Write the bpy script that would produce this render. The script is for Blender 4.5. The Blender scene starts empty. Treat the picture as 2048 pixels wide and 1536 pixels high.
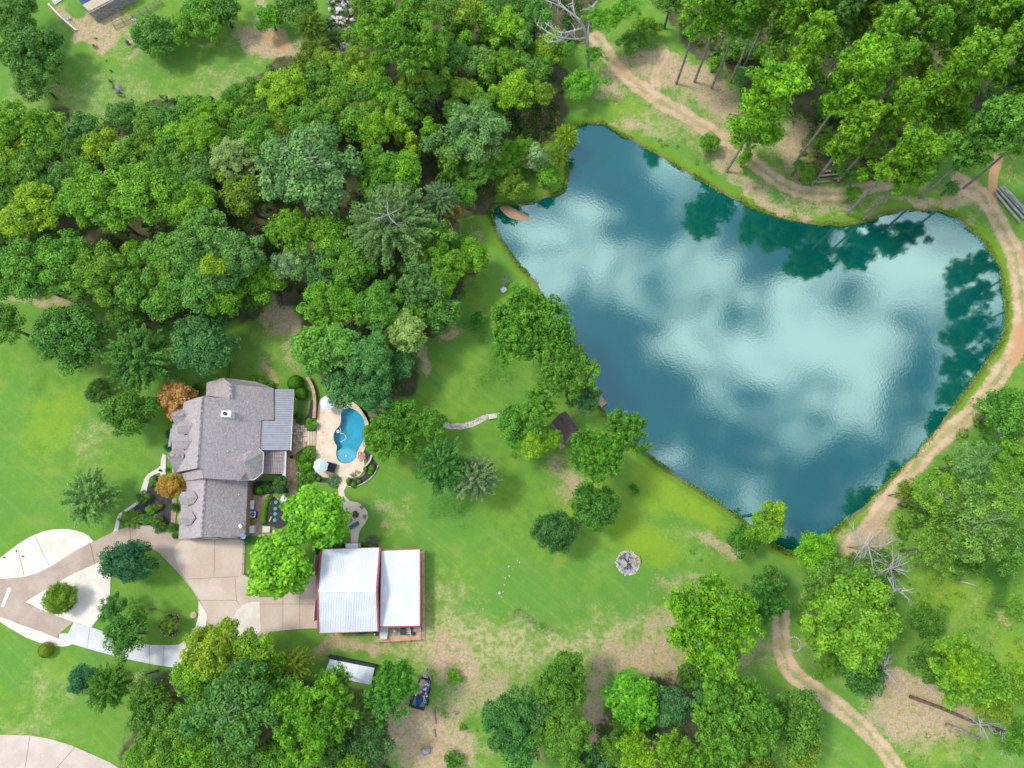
import bpy, math, random
import numpy as np
from mathutils import Vector, Matrix, noise as mnoise
from mathutils.geometry import tessellate_polygon
sc = bpy.context.scene
COL = sc.collection
R_ = math.radians

# ---------------------------------------------------------------- camera
F = 1400.0                       # focal length in photo pixels (2048 wide)
CAMH = 120.0
nad = Vector((16.0/F, -342.0/F, -1.0)).normalized()      # where straight down lies in the frame
zc = -nad
xc = (Vector((1, 0, 0)) - zc*zc.x).normalized()
yc = zc.cross(xc)
RW = Matrix((xc, yc, zc))        # camera -> world
cam_d = bpy.data.cameras.new('camera')
cam = bpy.data.objects.new('camera', cam_d); COL.objects.link(cam)
cam.matrix_world = Matrix.Translation((0, 0, CAMH)) @ RW.to_4x4()
cam_d.sensor_width = 36.0; cam_d.lens = F/2048*36.0
cam_d.clip_start = 1.0; cam_d.clip_end = 9000
sc.camera = cam
RT = RW.transposed()

def P(u, v, z=0.0):
    d = RW @ Vector(((u-1024)/F, -(v-768)/F, -1.0))
    t = (z-CAMH)/d.z
    return Vector((d.x*t, d.y*t, z))
def mpp(p):                      # metres per photo pixel at a place
    return -(RT @ (Vector(p)-Vector((0, 0, CAMH)))).z/F

# ---------------------------------------------------------------- light
SUN_EL, SUN_AZ = 58.0, 288.0     # azimuth clockwise from +y
world = bpy.data.worlds.new('World'); sc.world = world
world.use_nodes = True
nt = world.node_tree; nt.nodes.clear()
def N(t, typ, **kw):
    n = t.nodes.new(typ)
    for k, v in kw.items(): setattr(n, k, v)
    return n
wo = N(nt, 'ShaderNodeOutputWorld'); bg = N(nt, 'ShaderNodeBackground')
sky = N(nt, 'ShaderNodeTexSky', sky_type='NISHITA'); sky.sun_disc = False
sky.sun_elevation = R_(SUN_EL); sky.sun_rotation = R_(SUN_AZ)
bg.inputs['Strength'].default_value = 0.12
tc = N(nt, 'ShaderNodeTexCoord'); sep = N(nt, 'ShaderNodeSeparateXYZ')
nt.links.new(tc.outputs['Generated'], sep.inputs[0])
def math_(t, op, a, b=None, c=None, clamp=False):
    n = N(t, 'ShaderNodeMath', operation=op); n.use_clamp = clamp
    for i, x in enumerate((a, b, c)):
        if x is None: continue
        if isinstance(x, (int, float)): n.inputs[i].default_value = x
        else: t.links.new(x, n.inputs[i])
    return n.outputs[0]
zz = math_(nt, 'MAXIMUM', sep.outputs['Z'], 0.08)
px_ = math_(nt, 'DIVIDE', sep.outputs['X'], zz); py_ = math_(nt, 'DIVIDE', sep.outputs['Y'], zz)
cmb = N(nt, 'ShaderNodeCombineXYZ'); nt.links.new(px_, cmb.inputs[0]); nt.links.new(py_, cmb.inputs[1])
nz = N(nt, 'ShaderNodeTexNoise'); nz.inputs['Scale'].default_value = 5.2; nz.inputs['Detail'].default_value = 7; nz.inputs['Roughness'].default_value = 0.68
nz.inputs['Distortion'].default_value = 0.6
nt.links.new(cmb.outputs[0], nz.inputs['Vector'])
dens = math_(nt, 'MULTIPLY_ADD', nz.outputs['Fac'], 6.6, -3.1)
nz2 = N(nt, 'ShaderNodeTexNoise'); nz2.inputs['Scale'].default_value = 17; nz2.inputs['Detail'].default_value = 5; nz2.inputs['Roughness'].default_value = 0.6; nz2.inputs['Distortion'].default_value = 0.8
nt.links.new(cmb.outputs[0], nz2.inputs['Vector']); dens = math_(nt, 'ADD', dens, math_(nt, 'MULTIPLY_ADD', nz2.outputs['Fac'], 1.5, -.75))
# cloud banks and the blue gaps between them, where the pond mirrors them (slope coordinates of the sky)
def cp(u, v):
    p = P(u, v, -0.8); return p.x/(CAMH+0.8), p.y/(CAMH+0.8)
banks = [(1340, 690, 45, .5), (1180, 480, 70, .25), (1700, 700, 110, .25), (1110, 520, 70, .45), (1190, 560, 60, .4), (1800, 640, 80, .35), (1640, 760, 60, -.4), (1470, 640, 50, -.35), (1700, 560, 45, -.45), (1330, 860, 45, -.3), (1325, 680, 60, 0.44), (1240, 610, 75, 0.33), (1400, 700, 80, 0.3), (1130, 520, 100, 0.28), (1240, 430, 100, 0.28), (1420, 540, 100, 0.25), (1600, 690, 150, 0.33), (1770, 600, 110, 0.33), (1830, 560, 80, 0.28), (1700, 800, 170, 0.22), (1500, 830, 130, 0.22), (1600, 580, 90, 0.19), (1500, 960, 90, 0.14), (1400, 780, 70, 0.28), (1180, 330, 110, -0.64), (1320, 400, 75, -0.34), (1215, 730, 80, -0.81), (1290, 800, 60, -0.59), (1310, 552, 42, -0.51), (1500, 450, 90, -0.42), (1390, 930, 90, -0.26), (1560, 1050, 110, -0.42), (1190, 640, 55, -0.34), (1600, 500, 70, -0.17)]
for (u, v, r, a) in banks:
    cx, cy = cp(u, v); rr = r*mpp(P(u, v, 0))/CAMH
    vm = N(nt, 'ShaderNodeVectorMath', operation='DISTANCE'); nt.links.new(cmb.outputs[0], vm.inputs[0]); vm.inputs[1].default_value = (cx, cy, 0)
    q = math_(nt, 'DIVIDE', vm.outputs['Value'], rr*1.25); q = math_(nt, 'POWER', q, 2.0); q = math_(nt, 'MULTIPLY', q, -1.0); q = math_(nt, 'EXPONENT', q)
    dens = math_(nt, 'MULTIPLY_ADD', q, a, dens)
mr = N(nt, 'ShaderNodeMapRange', interpolation_type='SMOOTHSTEP'); nt.links.new(dens, mr.inputs['Value'])
mr.inputs['From Min'].default_value = -0.05; mr.inputs['From Max'].default_value = 1.25
mx = N(nt, 'ShaderNodeMix', data_type='RGBA')
nt.links.new(mr.outputs[0], mx.inputs['Factor']); nt.links.new(sky.outputs[0], mx.inputs[6]); mx.inputs[7].default_value = (11.2, 11.9, 12.4, 1)
nt.links.new(mx.outputs[2], bg.inputs['Color']); nt.links.new(bg.outputs[0], wo.inputs['Surface'])

sd = bpy.data.lights.new('sun', 'SUN'); sun = bpy.data.objects.new('sun', sd); COL.objects.link(sun)
sd.energy = 1.3; sd.angle = R_(10); sd.color = (1.0, 0.96, 0.88)
az = R_(SUN_AZ); el = R_(SUN_EL)
sdir = Vector((math.sin(az)*math.cos(el), math.cos(az)*math.cos(el), math.sin(el)))
sun.rotation_euler = (-sdir).to_track_quat('-Z', 'Y').to_euler()
sun.location = (-200, 60, 300)
sc.view_settings.view_transform = 'Standard'; sc.view_settings.look = 'None'
sc.view_settings.exposure = 0.9; sc.view_settings.gamma = 1.0; sc.view_settings.use_curve_mapping = False

# ---------------------------------------------------------------- helpers
ORG = {}
def tag(o, label=None, cat=None, group=None, kind=None):
    if label: o['label'] = label
    if cat: o['category'] = cat
    if group: o['group'] = group
    if kind: o['kind'] = kind
    return o
def wloc(o):
    return ORG.get(o.name, Vector((0, 0, 0))) if o else Vector((0, 0, 0))
def thing(name, loc, label, cat, group=None):
    o = bpy.data.objects.new(name, None); COL.objects.link(o)
    o.empty_display_size = 0.3
    o.location = loc; ORG[o.name] = Vector(loc)
    return tag(o, label, cat, group)
class MB:
    def __init__(s): s.v = []; s.f = []
    def add(s, vs, fs):
        b = len(s.v); s.v += [tuple(x) for x in vs]; s.f += [tuple(i+b for i in f) for f in fs]; return s
    def box(s, c, size, rz=0.0, ax=None):
        hx, hy, hz = size[0]/2, size[1]/2, size[2]/2
        M = Matrix.Rotation(rz, 3, 'Z') if ax is None else ax
        vs = [Vector(c)+M @ Vector((x*hx, y*hy, z*hz)) for x in (-1, 1) for y in (-1, 1) for z in (-1, 1)]
        return s.add(vs, [(0, 1, 3, 2), (4, 6, 7, 5), (0, 4, 5, 1), (2, 3, 7, 6), (0, 2, 6, 4), (1, 5, 7, 3)])
    def beam(s, a, b, w, h=None):
        a = Vector(a); b = Vector(b); d = b-a; L = d.length; h = h or w
        x = d/L; up = Vector((0, 0, 1)) if abs(x.z) < .95 else Vector((0, 1, 0))
        y = up.cross(x).normalized(); z = x.cross(y)
        M = Matrix((x, y, z)).transposed()
        return s.box((a+b)/2, (L, w, h), ax=M)
    def slab(s, poly, t):                       # poly: 3D points (any slope), t: thickness downward
        poly = [Vector(p) for p in poly]; n = len(poly)
        tri = tessellate_polygon([poly])
        ar = sum(poly[i].x*poly[(i+1) % n].y-poly[(i+1) % n].x*poly[i].y for i in range(n))
        top = poly; bot = [p-Vector((0, 0, t)) for p in poly]
        fs = []
        for a, b, c in tri:
            k = (poly[b]-poly[a]).cross(poly[c]-poly[a]).z
            if k < 0: a, c = c, a
            fs.append((a, b, c)); fs.append((c+n, b+n, a+n))
        for i in range(n):
            j = (i+1) % n
            fs.append((i, i+n, j+n, j) if ar > 0 else (j, j+n, i+n, i))
        return s.add(top+bot, fs)
    def holed(s, outer, hole, t):               # slab with a hole
        o = [Vector(p) for p in outer]; h = [Vector(p) for p in hole]
        tri = tessellate_polygon([o, h]); allv = o+h; n = len(allv)
        fs = []
        for a, b, c in tri:
            if (allv[b]-allv[a]).cross(allv[c]-allv[a]).z < 0: a, c = c, a
            fs.append((a, b, c))
        bot = [p-Vector((0, 0, t)) for p in allv]
        for i in range(len(o)):
            j = (i+1) % len(o); fs.append((i, i+n, j+n, j))
        m = len(o)
        for i in range(len(h)):
            j = (i+1) % len(h); fs.append((m+j, m+j+n, m+i+n, m+i))
        return s.add(allv+bot, fs)
    def tube(s, pts, rad, k=6, cap=True):
        pts = [Vector(p) for p in pts]; n = len(pts)
        if isinstance(rad, (int, float)): rad = [rad]*n
        vs = []; fs = []
        for i, p in enumerate(pts):
            d = (pts[min(i+1, n-1)]-pts[max(i-1, 0)])
            d = d.normalized() if d.length > 1e-6 else Vector((0, 0, 1))
            a = Vector((1, 0, 0)) if abs(d.x) < .8 else Vector((0, 1, 0))
            x = d.cross(a).normalized(); y = d.cross(x)
            for j in range(k):
                t = 2*math.pi*j/k; vs.append(p+(x*math.cos(t)+y*math.sin(t))*rad[i])
        for i in range(n-1):
            for j in range(k):
                q = (j+1) % k; fs.append((i*k+j, i*k+q, (i+1)*k+q, (i+1)*k+j))
        if cap: fs.append(tuple(range(k-1, -1, -1))); fs.append(tuple(range((n-1)*k, n*k)))
        return s.add(vs, fs)
    def cyl(s, c, r, h, k=16, r2=None):
        r2 = r if r2 is None else r2
        vs = [(c[0]+rr*math.cos(2*math.pi*j/k), c[1]+rr*math.sin(2*math.pi*j/k), c[2]+z) for rr, z in ((r, 0), (r2, h)) for j in range(k)]
        fs = [(j, (j+1) % k, k+(j+1) % k, k+j) for j in range(k)]+[tuple(range(k-1, -1, -1)), tuple(range(k, 2*k))]
        return s.add(vs, fs)
    def ring(s, c, r0, r1, h, k=24):
        vs = []; 
        for rr, z in ((r0, 0), (r1, 0), (r1, h), (r0, h)):
            vs += [(c[0]+rr*math.cos(2*math.pi*j/k), c[1]+rr*math.sin(2*math.pi*j/k), c[2]+z) for j in range(k)]
        fs = []
        for a in range(4):
            b = (a+1) % 4
            for j in range(k):
                q = (j+1) % k; fs.append((a*k+j, a*k+q, b*k+q, b*k+j))
        return s.add(vs, fs)
    def rock(s, c, r, seed, sz=.6, sub=0):
        rnd = random.Random(seed)
        t = (1+5**.5)/2
        vs = [Vector(q).normalized() for q in ((-1, t, 0), (1, t, 0), (-1, -t, 0), (1, -t, 0), (0, -1, t), (0, 1, t), (0, -1, -t), (0, 1, -t), (t, 0, -1), (t, 0, 1), (-t, 0, -1), (-t, 0, 1))]
        fs = [(0, 11, 5), (0, 5, 1), (0, 1, 7), (0, 7, 10), (0, 10, 11), (1, 5, 9), (5, 11, 4), (11, 10, 2), (10, 7, 6), (7, 1, 8), (3, 9, 4), (3, 4, 2), (3, 2, 6), (3, 6, 8), (3, 8, 9), (4, 9, 5), (2, 4, 11), (6, 2, 10), (8, 6, 7), (9, 8, 1)]
        a = rnd.random()*6.28; M = Matrix.Rotation(a, 3, 'Z'); ex = rnd.uniform(.65, 1.3)
        out = []
        for q in vs:
            q = Vector(q)*rnd.uniform(.8, 1.12); q = M @ Vector((q.x*ex, q.y/ex**.5, q.z*sz))
            out.append(Vector(c)+q*r)
        return s.add(out, fs)
    def strip(s, pts, w, z, t=0.1):             # ribbon of width w along ground points
        L = offset(pts, w/2); Rr = offset(pts, -w/2)
        poly = [(p[0], p[1], z) for p in L]+[(p[0], p[1], z) for p in reversed(Rr)]
        return s.slab(poly, t)
def offset(pts, d):
    out = []; n = len(pts)
    for i in range(n):
        a = Vector(pts[max(i-1, 0)][:2]); b = Vector(pts[min(i+1, n-1)][:2]); t = (b-a).normalized()
        out.append((pts[i][0]-t.y*d, pts[i][1]+t.x*d))
    return out
def obj(name, mb, mat, parent=None, smooth=False):
    me = bpy.data.meshes.new(name)
    vs = np.array(mb.v, dtype=float)
    if parent is not None: o0 = wloc(parent)
    else: o0 = Vector(((vs[:, 0].min()+vs[:, 0].max())/2, (vs[:, 1].min()+vs[:, 1].max())/2, vs[:, 2].min()))
    vs = vs-np.array(o0)
    me.from_pydata(vs.tolist(), [], mb.f); me.materials.append(mat)
    if smooth: me.shade_smooth()
    o = bpy.data.objects.new(name, me); COL.objects.link(o)
    if parent is not None: o.parent = parent; ORG[o.name] = Vector(o0)
    else: o.location = o0; ORG[o.name] = Vector(o0)
    return o
def struct(name, mb, mat, label=None):
    o = obj(name, mb, mat); o['kind'] = 'structure'
    if label: o['label'] = label
    return o
def spline(pts, n=6, closed=False):
    p = [Vector(q) for q in pts]; m = len(p); out = []
    rng = range(m) if closed else range(m-1)
    for i in rng:
        g = (lambda k: p[k % m]) if closed else (lambda k: p[min(max(k, 0), m-1)])
        a, b, c, d = g(i-1), g(i), g(i+1), g(i+2)
        for j in range(n):
            t = j/n
            out.append(0.5*((2*b)+(c-a)*t+(2*a-5*b+4*c-d)*t*t+(3*b-a-3*c+d)*t**3))
    if not closed: out.append(p[-1])
    return out
def PP(lst, z=0.0): return [P(u, v, z) for u, v in lst]
def CW(lst, z=0.0, n=5): return spline(PP(lst, z), n, True)

# ---------------------------------------------------------------- materials
def newmat(name):
    m = bpy.data.materials.new(name); m.use_nodes = True
    t = m.node_tree; b = t.nodes['Principled BSDF']; return m, t, b
def noise(t, scale, detail=3, rough=.55, vec=None, dist=0.0):
    n = N(t, 'ShaderNodeTexNoise'); n.inputs['Scale'].default_value = scale; n.inputs['Detail'].default_value = detail
    n.inputs['Roughness'].default_value = rough; n.inputs['Distortion'].default_value = dist
    if vec is None:
        g = N(t, 'ShaderNodeNewGeometry'); vec = g.outputs['Position']
    t.links.new(vec, n.inputs['Vector']); return n.outputs['Fac']
def mapr(t, x, a, b, c=0.0, d=1.0):
    n = N(t, 'ShaderNodeMapRange', interpolation_type='SMOOTHSTEP'); t.links.new(x, n.inputs[0])
    for i, q in zip((1, 2, 3, 4), (a, b, c, d)): n.inputs[i].default_value = q
    return n.outputs[0]
def mix(t, f, a, b):
    n = N(t, 'ShaderNodeMix', data_type='RGBA')
    if isinstance(f, (int, float)): n.inputs[0].default_value = f
    else: t.links.new(f, n.inputs[0])
    for i, q in ((6, a), (7, b)):
        if isinstance(q, tuple): n.inputs[i].default_value = (*q[:3], 1)
        else: t.links.new(q, n.inputs[i])
    return n.outputs[2]
def bump(t, b, h, strength=.4, dist=.05):
    n = N(t, 'ShaderNodeBump'); n.inputs['Strength'].default_value = strength; n.inputs['Distance'].default_value = dist
    t.links.new(h, n.inputs['Height']); t.links.new(n.outputs[0], b.inputs['Normal'])
def mat(name, c, rough=.8, c2=None, scale=2.0, fine=12.0, spec=.3, metal=0.0, bmp=0.25, amt=.18):
    m, t, b = newmat(name)
    if c2 is None: c2 = tuple(x*(1-amt*1.4) for x in c)
    f = mapr(t, noise(t, scale, 5), .35, .65)
    col = mix(t, f, c, c2)
    g = mapr(t, noise(t, fine, 2), .3, .7)
    col = mix(t, g, mix(t, amt, col, (0, 0, 0)), col)
    t.links.new(col, b.inputs['Base Color'])
    b.inputs['Roughness'].default_value = rough; b.inputs['Specular IOR Level'].default_value = spec; b.inputs['Metallic'].default_value = metal
    if bmp: bump(t, b, noise(t, fine, 3), bmp, .02)
    return m
def shingle_mat():
    m, t, b = newmat('roof_shingles')
    g = N(t, 'ShaderNodeNewGeometry')
    br = N(t, 'ShaderNodeTexBrick'); br.inputs['Scale'].default_value = 1.0
    mp = N(t, 'ShaderNodeMapping'); mp.inputs['Rotation'].default_value = (0, 0, R_(90)); t.links.new(g.outputs['Position'], mp.inputs[0]); t.links.new(mp.outputs[0], br.inputs[0])
    br.inputs['Brick Width'].default_value = .42; br.inputs['Row Height'].default_value = .16; br.inputs['Mortar Size'].default_value = .008
    br.inputs['Color1'].default_value = (.52, .45, .43, 1); br.inputs['Color2'].default_value = (.395, .34, .325, 1); br.inputs['Mortar'].default_value = (.22, .19, .195, 1)
    f = mapr(t, noise(t, .35, 4), .35, .7)
    c = mix(t, f, br.outputs['Color'], mix(t, .3, br.outputs['Color'], (.50, .46, .42)))
    c = mix(t, mapr(t, noise(t, 5, 2), .35, .65), mix(t, .3, c, (.09, .075, .085)), c)
    t.links.new(c, b.inputs['Base Color']); b.inputs['Roughness'].default_value = .95; b.inputs['Specular IOR Level'].default_value = .15
    bump(t, b, br.outputs['Fac'], .5, .02); return m
def foliage_mat():
    m, t, b = newmat('foliage')
    oi = N(t, 'ShaderNodeObjectInfo'); at = N(t, 'ShaderNodeAttribute', attribute_name='tint')
    hs = N(t, 'ShaderNodeHueSaturation')
    t.links.new(oi.outputs['Color'], hs.inputs['Color'])
    t.links.new(mapr(t, at.outputs['Fac'], 0, 1, .51, .472), hs.inputs['Hue'])
    t.links.new(mapr(t, at.outputs['Fac'], 0, 1, .62, 2.1), hs.inputs['Value'])
    c = hs.outputs[0]
    c = mix(t, mapr(t, at.outputs['Fac'], .86, 1.0, 0, .3), c, (.42, .52, .16))
    t.links.new(c, b.inputs['Base Color']); b.inputs['Roughness'].default_value = .55; b.inputs['Specular IOR Level'].default_value = .25
    tr = N(t, 'ShaderNodeBsdfTranslucent'); t.links.new(c, tr.inputs['Color'])
    ms = N(t, 'ShaderNodeMixShader'); ms.inputs[0].default_value = .3
    t.links.new(b.outputs[0], ms.inputs[1]); t.links.new(tr.outputs[0], ms.inputs[2])
    t.links.new(ms.outputs[0], t.nodes['Material Output'].inputs['Surface']); return m
def water_mat():
    m, t, b = newmat('pond_water')
    n1 = noise(t, 2.3, 3, .65); n2 = noise(t, .045, 3, .5)
    col = mix(t, mapr(t, n2, .35, .65), (.0, .076, .064), (.0, .095, .082))
    df = N(t, 'ShaderNodeBsdfDiffuse'); t.links.new(col, df.inputs[0])
    gl = N(t, 'ShaderNodeBsdfGlossy'); gl.inputs['Roughness'].default_value = .02; gl.inputs['Color'].default_value = (.72, .97, .90, 1)
    bp = N(t, 'ShaderNodeBump'); bp.inputs['Strength'].default_value = .12; bp.inputs['Distance'].default_value = .03
    t.links.new(n1, bp.inputs['Height']); t.links.new(bp.outputs[0], gl.inputs['Normal'])
    fr = N(t, 'ShaderNodeFresnel'); fr.inputs['IOR'].default_value = 1.33
    ms = N(t, 'ShaderNodeMixShader'); t.links.new(math_(t, 'ADD', fr.outputs[0], .22), ms.inputs[0])
    t.links.new(df.outputs[0], ms.inputs[1]); t.links.new(gl.outputs[0], ms.inputs[2])
    t.links.new(ms.outputs[0], t.nodes['Material Output'].inputs['Surface']); return m
def pool_mat():
    m, t, b = newmat('pool_water')
    v = N(t, 'ShaderNodeTexVoronoi', feature='DISTANCE_TO_EDGE'); v.inputs['Scale'].default_value = 1.6
    g = N(t, 'ShaderNodeNewGeometry'); t.links.new(g.outputs['Position'], v.inputs[0])
    b.inputs['Roughness'].default_value = .03; b.inputs['Transmission Weight'].default_value = 1.0; b.inputs['IOR'].default_value = 1.33
    b.inputs['Base Color'].default_value = (.45, .88, 1, 1)
    bump(t, b, noise(t, 2.2, 2), .3, .03)
    tr = N(t, 'ShaderNodeBsdfTransparent'); tr.inputs[0].default_value = (.42, .86, .98, 1)
    ms = N(t, 'ShaderNodeMixShader'); ms.inputs[0].default_value = .6
    t.links.new(b.outputs[0], ms.inputs[1]); t.links.new(tr.outputs[0], ms.inputs[2])
    t.links.new(ms.outputs[0], t.nodes['Material Output'].inputs['Surface']); return m
M = dict(
 shingle=shingle_mat(), leaf=foliage_mat(), pond=water_mat(), pool=pool_mat(),
 ridge_pale=mat('pale_ridge_cap', (.53, .47, .455), .95, fine=6, amt=.3),
 ridge=mat('ridge_cap', (.46, .40, .39), .95, fine=6, amt=.4),
 brick=mat('brick_wall', (.42, .28, .20), .9, (.33, .2, .14), 3, 9),
 trim_pink=mat('pinkish_lath', (.56, .46, .44), .85, fine=6, amt=.15),
 trim=mat('white_trim', (.74, .72, .68), .6, amt=.08),
 grey_metal=mat('grey_metal', (.44, .44, .47), .45, (.39, .39, .42), 1.2, 8, .5, .1, .05, .08),
 white_metal=mat('white_metal', (.77, .785, .80), .5, (.68, .70, .72), .35, 5, .5, 0, .03, .05),
 red_metal=mat('red_metal', (.42, .10, .11), .5, amt=.15),
 concrete_tan=mat('tan_concrete', (.62, .51, .40), .9, (.54, .42, .32), .22, 5, .2, amt=.1),
 concrete_brown=mat('brown_concrete', (.41, .31, .235), .9, (.50, .395, .31), .3, 5, .2, amt=.13),
 concrete_cream=mat('cream_concrete', (.74, .68, .58), .9, (.66, .58, .47), .35, 5, .2, amt=.07),
 concrete_white=mat('new_white_concrete', (.68, .68, .68), .9, (.58, .58, .57), .45, 4, .2, amt=.09),
 deck=mat('pool_deck', (.70, .54, .39), .85, (.78, .65, .50), .5, 8, .2, amt=.08),
 deck_pale=mat('pale_patio', (.76, .64, .50), .85, (.70, .55, .42), .5, 8, .2, amt=.08),
 joint=mat('joint_filler', (.22, .175, .14), .9),
 plaster=mat('pool_plaster', (.20, .56, .64), .7, (.15, .48, .57), .7, 4, .3, amt=.08),
 plaster_pale=mat('pale_pool_plaster', (.5, .62, .64), .7, amt=.06),
 tile_blue=mat('blue_tile', (.03, .16, .24), .3, fine=8, amt=.3),
 stone_tan=mat('tan_stone', (.60, .42, .28), .85, (.48, .3, .18), 1.5, 8, amt=.2),
 stone_pale=mat('pale_stone', (.66, .60, .53), .9, (.5, .43, .36), 1.5, 8, amt=.2),
 stone_rust=mat('rust_stone', (.50, .26, .12), .85, amt=.2),
 stone_grey=mat('grey_stone', (.42, .40, .38), .9, (.25, .23, .22), 2, 9, amt=.25),
 gravel=mat('pink_gravel', (.55, .38, .27), .95, (.42, .27, .19), 2.5, 7, amt=.35),
 mulch=mat('dark_mulch', (.045, .043, .05), 1, (.08, .07, .075), 2, 9, amt=.3),
 wood=mat('brown_wood', (.20, .13, .09), .85, fine=7, amt=.3),
 wood_pale=mat('pale_wood', (.58, .42, .26), .85, fine=7, amt=.2),
 wood_grey=mat('weathered_wood', (.40, .33, .28), .9, fine=7, amt=.3),
 deadwood=mat('bleached_dead_wood', (.54, .52, .49), .9, (.36, .34, .32), 1, 6, amt=.2),
 bark=mat('bark', (.13, .105, .085), .95, (.19, .165, .145), 1, 6, amt=.3),
 bark_pine=mat('pine_bark', (.33, .285, .265), .95, (.23, .19, .17), 1, 6, amt=.3),
 black=mat('black_metal', (.02, .02, .022), .5, bmp=0),
 charcoal=mat('charcoal_fabric', (.06, .065, .085), .9, fine=8),
 navy=mat('navy_tarp', (.03, .09, .24), .5, (.02, .05, .15), 2, 6),
 bluesteel=mat('trailer_deck', (.24, .28, .38), .5, (.15, .18, .26), 1.5, 6, .5, .2),
 canvas=mat('pale_canvas', (.60, .70, .68), .8, fine=4, amt=.06),
 canvas_w=mat('white_canvas', (.72, .77, .83), .8, fine=4, amt=.06),
 teal=mat('teal_plastic', (.06, .36, .33), .5, fine=5, amt=.1),
 teal_dark=mat('dark_teal_cushion', (.04, .20, .22), .8, fine=5, amt=.2),
 white=mat('white_paint', (.8, .8, .78), .5, bmp=0, amt=.04),
 blue=mat('blue_plastic', (.04, .25, .60), .4, bmp=0),
 blue_pale=mat('pale_blue_metal', (.22, .36, .55), .4, bmp=0),
 orange=mat('orange_plastic', (.75, .33, .07), .5, bmp=0),
 red=mat('red_paint', (.5, .03, .04), .5, bmp=0),
 paver=mat('terracotta_paver', (.58, .33, .20), .85, (.65, .45, .3), 1, 6, amt=.2),
 brownroof=mat('brown_shingles', (.155, .105, .105), .95, (.20, .145, .135), .8, 5, amt=.3),
 tanroof=mat('tan_roof', (.62, .52, .36), .8, amt=.15),
 ash=mat('grey_ash', (.50, .48, .46), 1, (.12, .11, .11), 1.3, 7, amt=.2),
 sand=mat('orange_sand', (.44, .25, .13), .95, (.40, .29, .17), .8, 5, amt=.15),
 glass=mat('window_glass', (.05, .07, .09), .1, bmp=0, spec=.8),
 green_dark=mat('dark_green_cover', (.03, .09, .08), .7, bmp=0),
 yellow=mat('yellow_wood', (.66, .48, .20), .8, amt=.1),
)
# ---------------------------------------------------------------- ground sheet
POND = [(1148,262),(1160,252),(1180,249),(1205,250),(1225,262),(1250,277),(1290,297),(1330,320),(1370,345),(1400,361),(1430,380),(1470,402),(1510,420),(1550,436),(1600,447),(1640,452),(1690,452),(1730,445),(1770,430),(1820,423),(1870,424),(1900,432),(1930,452),(1960,480),(1985,515),(2000,555),(2006,600),(2008,640),(1998,680),(1980,712),(1940,762),(1900,815),(1860,870),(1810,925),(1760,975),(1720,1015),(1690,1040),(1660,1060),(1640,1085),(1612,1100),(1590,1103),(1570,1097),(1545,1085),(1500,1050),(1480,1035),(1440,1005),(1380,965),(1330,930),(1290,905),(1250,872),(1218,836),(1200,800),(1180,750),(1160,720),(1140,690),(1120,650),(1095,605),(1085,590),(1080,570),(1055,545),(1030,515),(1005,480),(990,450),(984,432),(990,414),(1010,410),(1040,408),(1070,405),(1100,395),(1125,385),(1137,365),(1137,340),(1134,315),(1143,296),(1150,285)]
WZ = -0.8
pond_w = CW(POND, WZ, 5)
pond_w = [Vector((p.x+.35*mnoise.noise(p*.45)+.2*mnoise.noise(p*1.3), p.y+.35*mnoise.noise(p*.45+Vector((9, 3, 0)))+.2*mnoise.noise(p*1.3+Vector((5, 5, 0))), p.z)) for p in pond_w]
POOL = [(683,824),(696,816),(708,819),(722,830),(729,845),(730,865),(727,880),(719,895),(714,905),(712,915),(703,924),(690,927),(678,922),(673,912),(673,902),(674,893),(670,885),(667,876),(668,866),(673,858),(680,850),(682,838)]
pool_w = CW(POOL, 0.1, 4)
def sdf(X, Y, poly):
    px = np.array([p[0] for p in poly]); py = np.array([p[1] for p in poly]); n = len(px)
    d = np.full(X.shape, 1e9); ins = np.zeros(X.shape, bool)
    for i in range(n):
        j = (i+1) % n
        ax, ay, bx, by = px[i], py[i], px[j], py[j]; ex, ey = bx-ax, by-ay
        t = np.clip(((X-ax)*ex+(Y-ay)*ey)/(ex*ex+ey*ey+1e-9), 0, 1)
        d = np.minimum(d, (X-ax-t*ex)**2+(Y-ay-t*ey)**2)
        c = (ay > Y) != (by > Y)
        with np.errstate(divide='ignore', invalid='ignore'): xi = (bx-ax)*(Y-ay)/(by-ay)+ax
        ins ^= c & (X < xi)
    d = np.sqrt(d); return np.where(ins, -d, d)
def toimg(X, Y, Z=0.0):
    T = np.array(RT); dx, dy, dz = X, Y, Z-CAMH
    a = T[0, 0]*dx+T[0, 1]*dy+T[0, 2]*dz; b = T[1, 0]*dx+T[1, 1]*dy+T[1, 2]*dz; c = T[2, 0]*dx+T[2, 1]*dy+T[2, 2]*dz
    c = np.minimum(c, -1.0)
    return 1024+F*a/-c, 768-F*b/-c
xs = np.concatenate([[-4000, -2000, -900, -400, -230, -160], np.arange(-132, 132.1, .42), [170, 230, 400, 900, 2000, 4000]])
ys = np.concatenate([[-4000, -2000, -900, -400, -200, -90], np.arange(-46, 142.1, .42), [180, 240, 400, 900, 2000, 4000]])
GX, GY = np.meshgrid(xs, ys); ny, nx = GX.shape
SD = np.full(GX.shape, 99.0)
near = (GX > -25) & (GX < 110) & (GY > -15) & (GY < 105)
SD[near] = sdf(GX[near], GY[near], pond_w)
rng = np.random.RandomState(5)
ph = rng.rand(6, 3)*6.28; fr = rng.randn(6, 2)*.05
und = sum(np.sin(GX*fr[i, 0]*(1+i*.6)+GY*fr[i, 1]*(1+i*.6)+ph[i, 0])/(1+i) for i in range(6))*.05
GZ = -.06+np.clip(und, -.12, .12)*.4-.0
bank = np.clip((2.6-SD)/2.6, 0, 1); bank = bank*bank*(3-2*bank)
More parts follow.
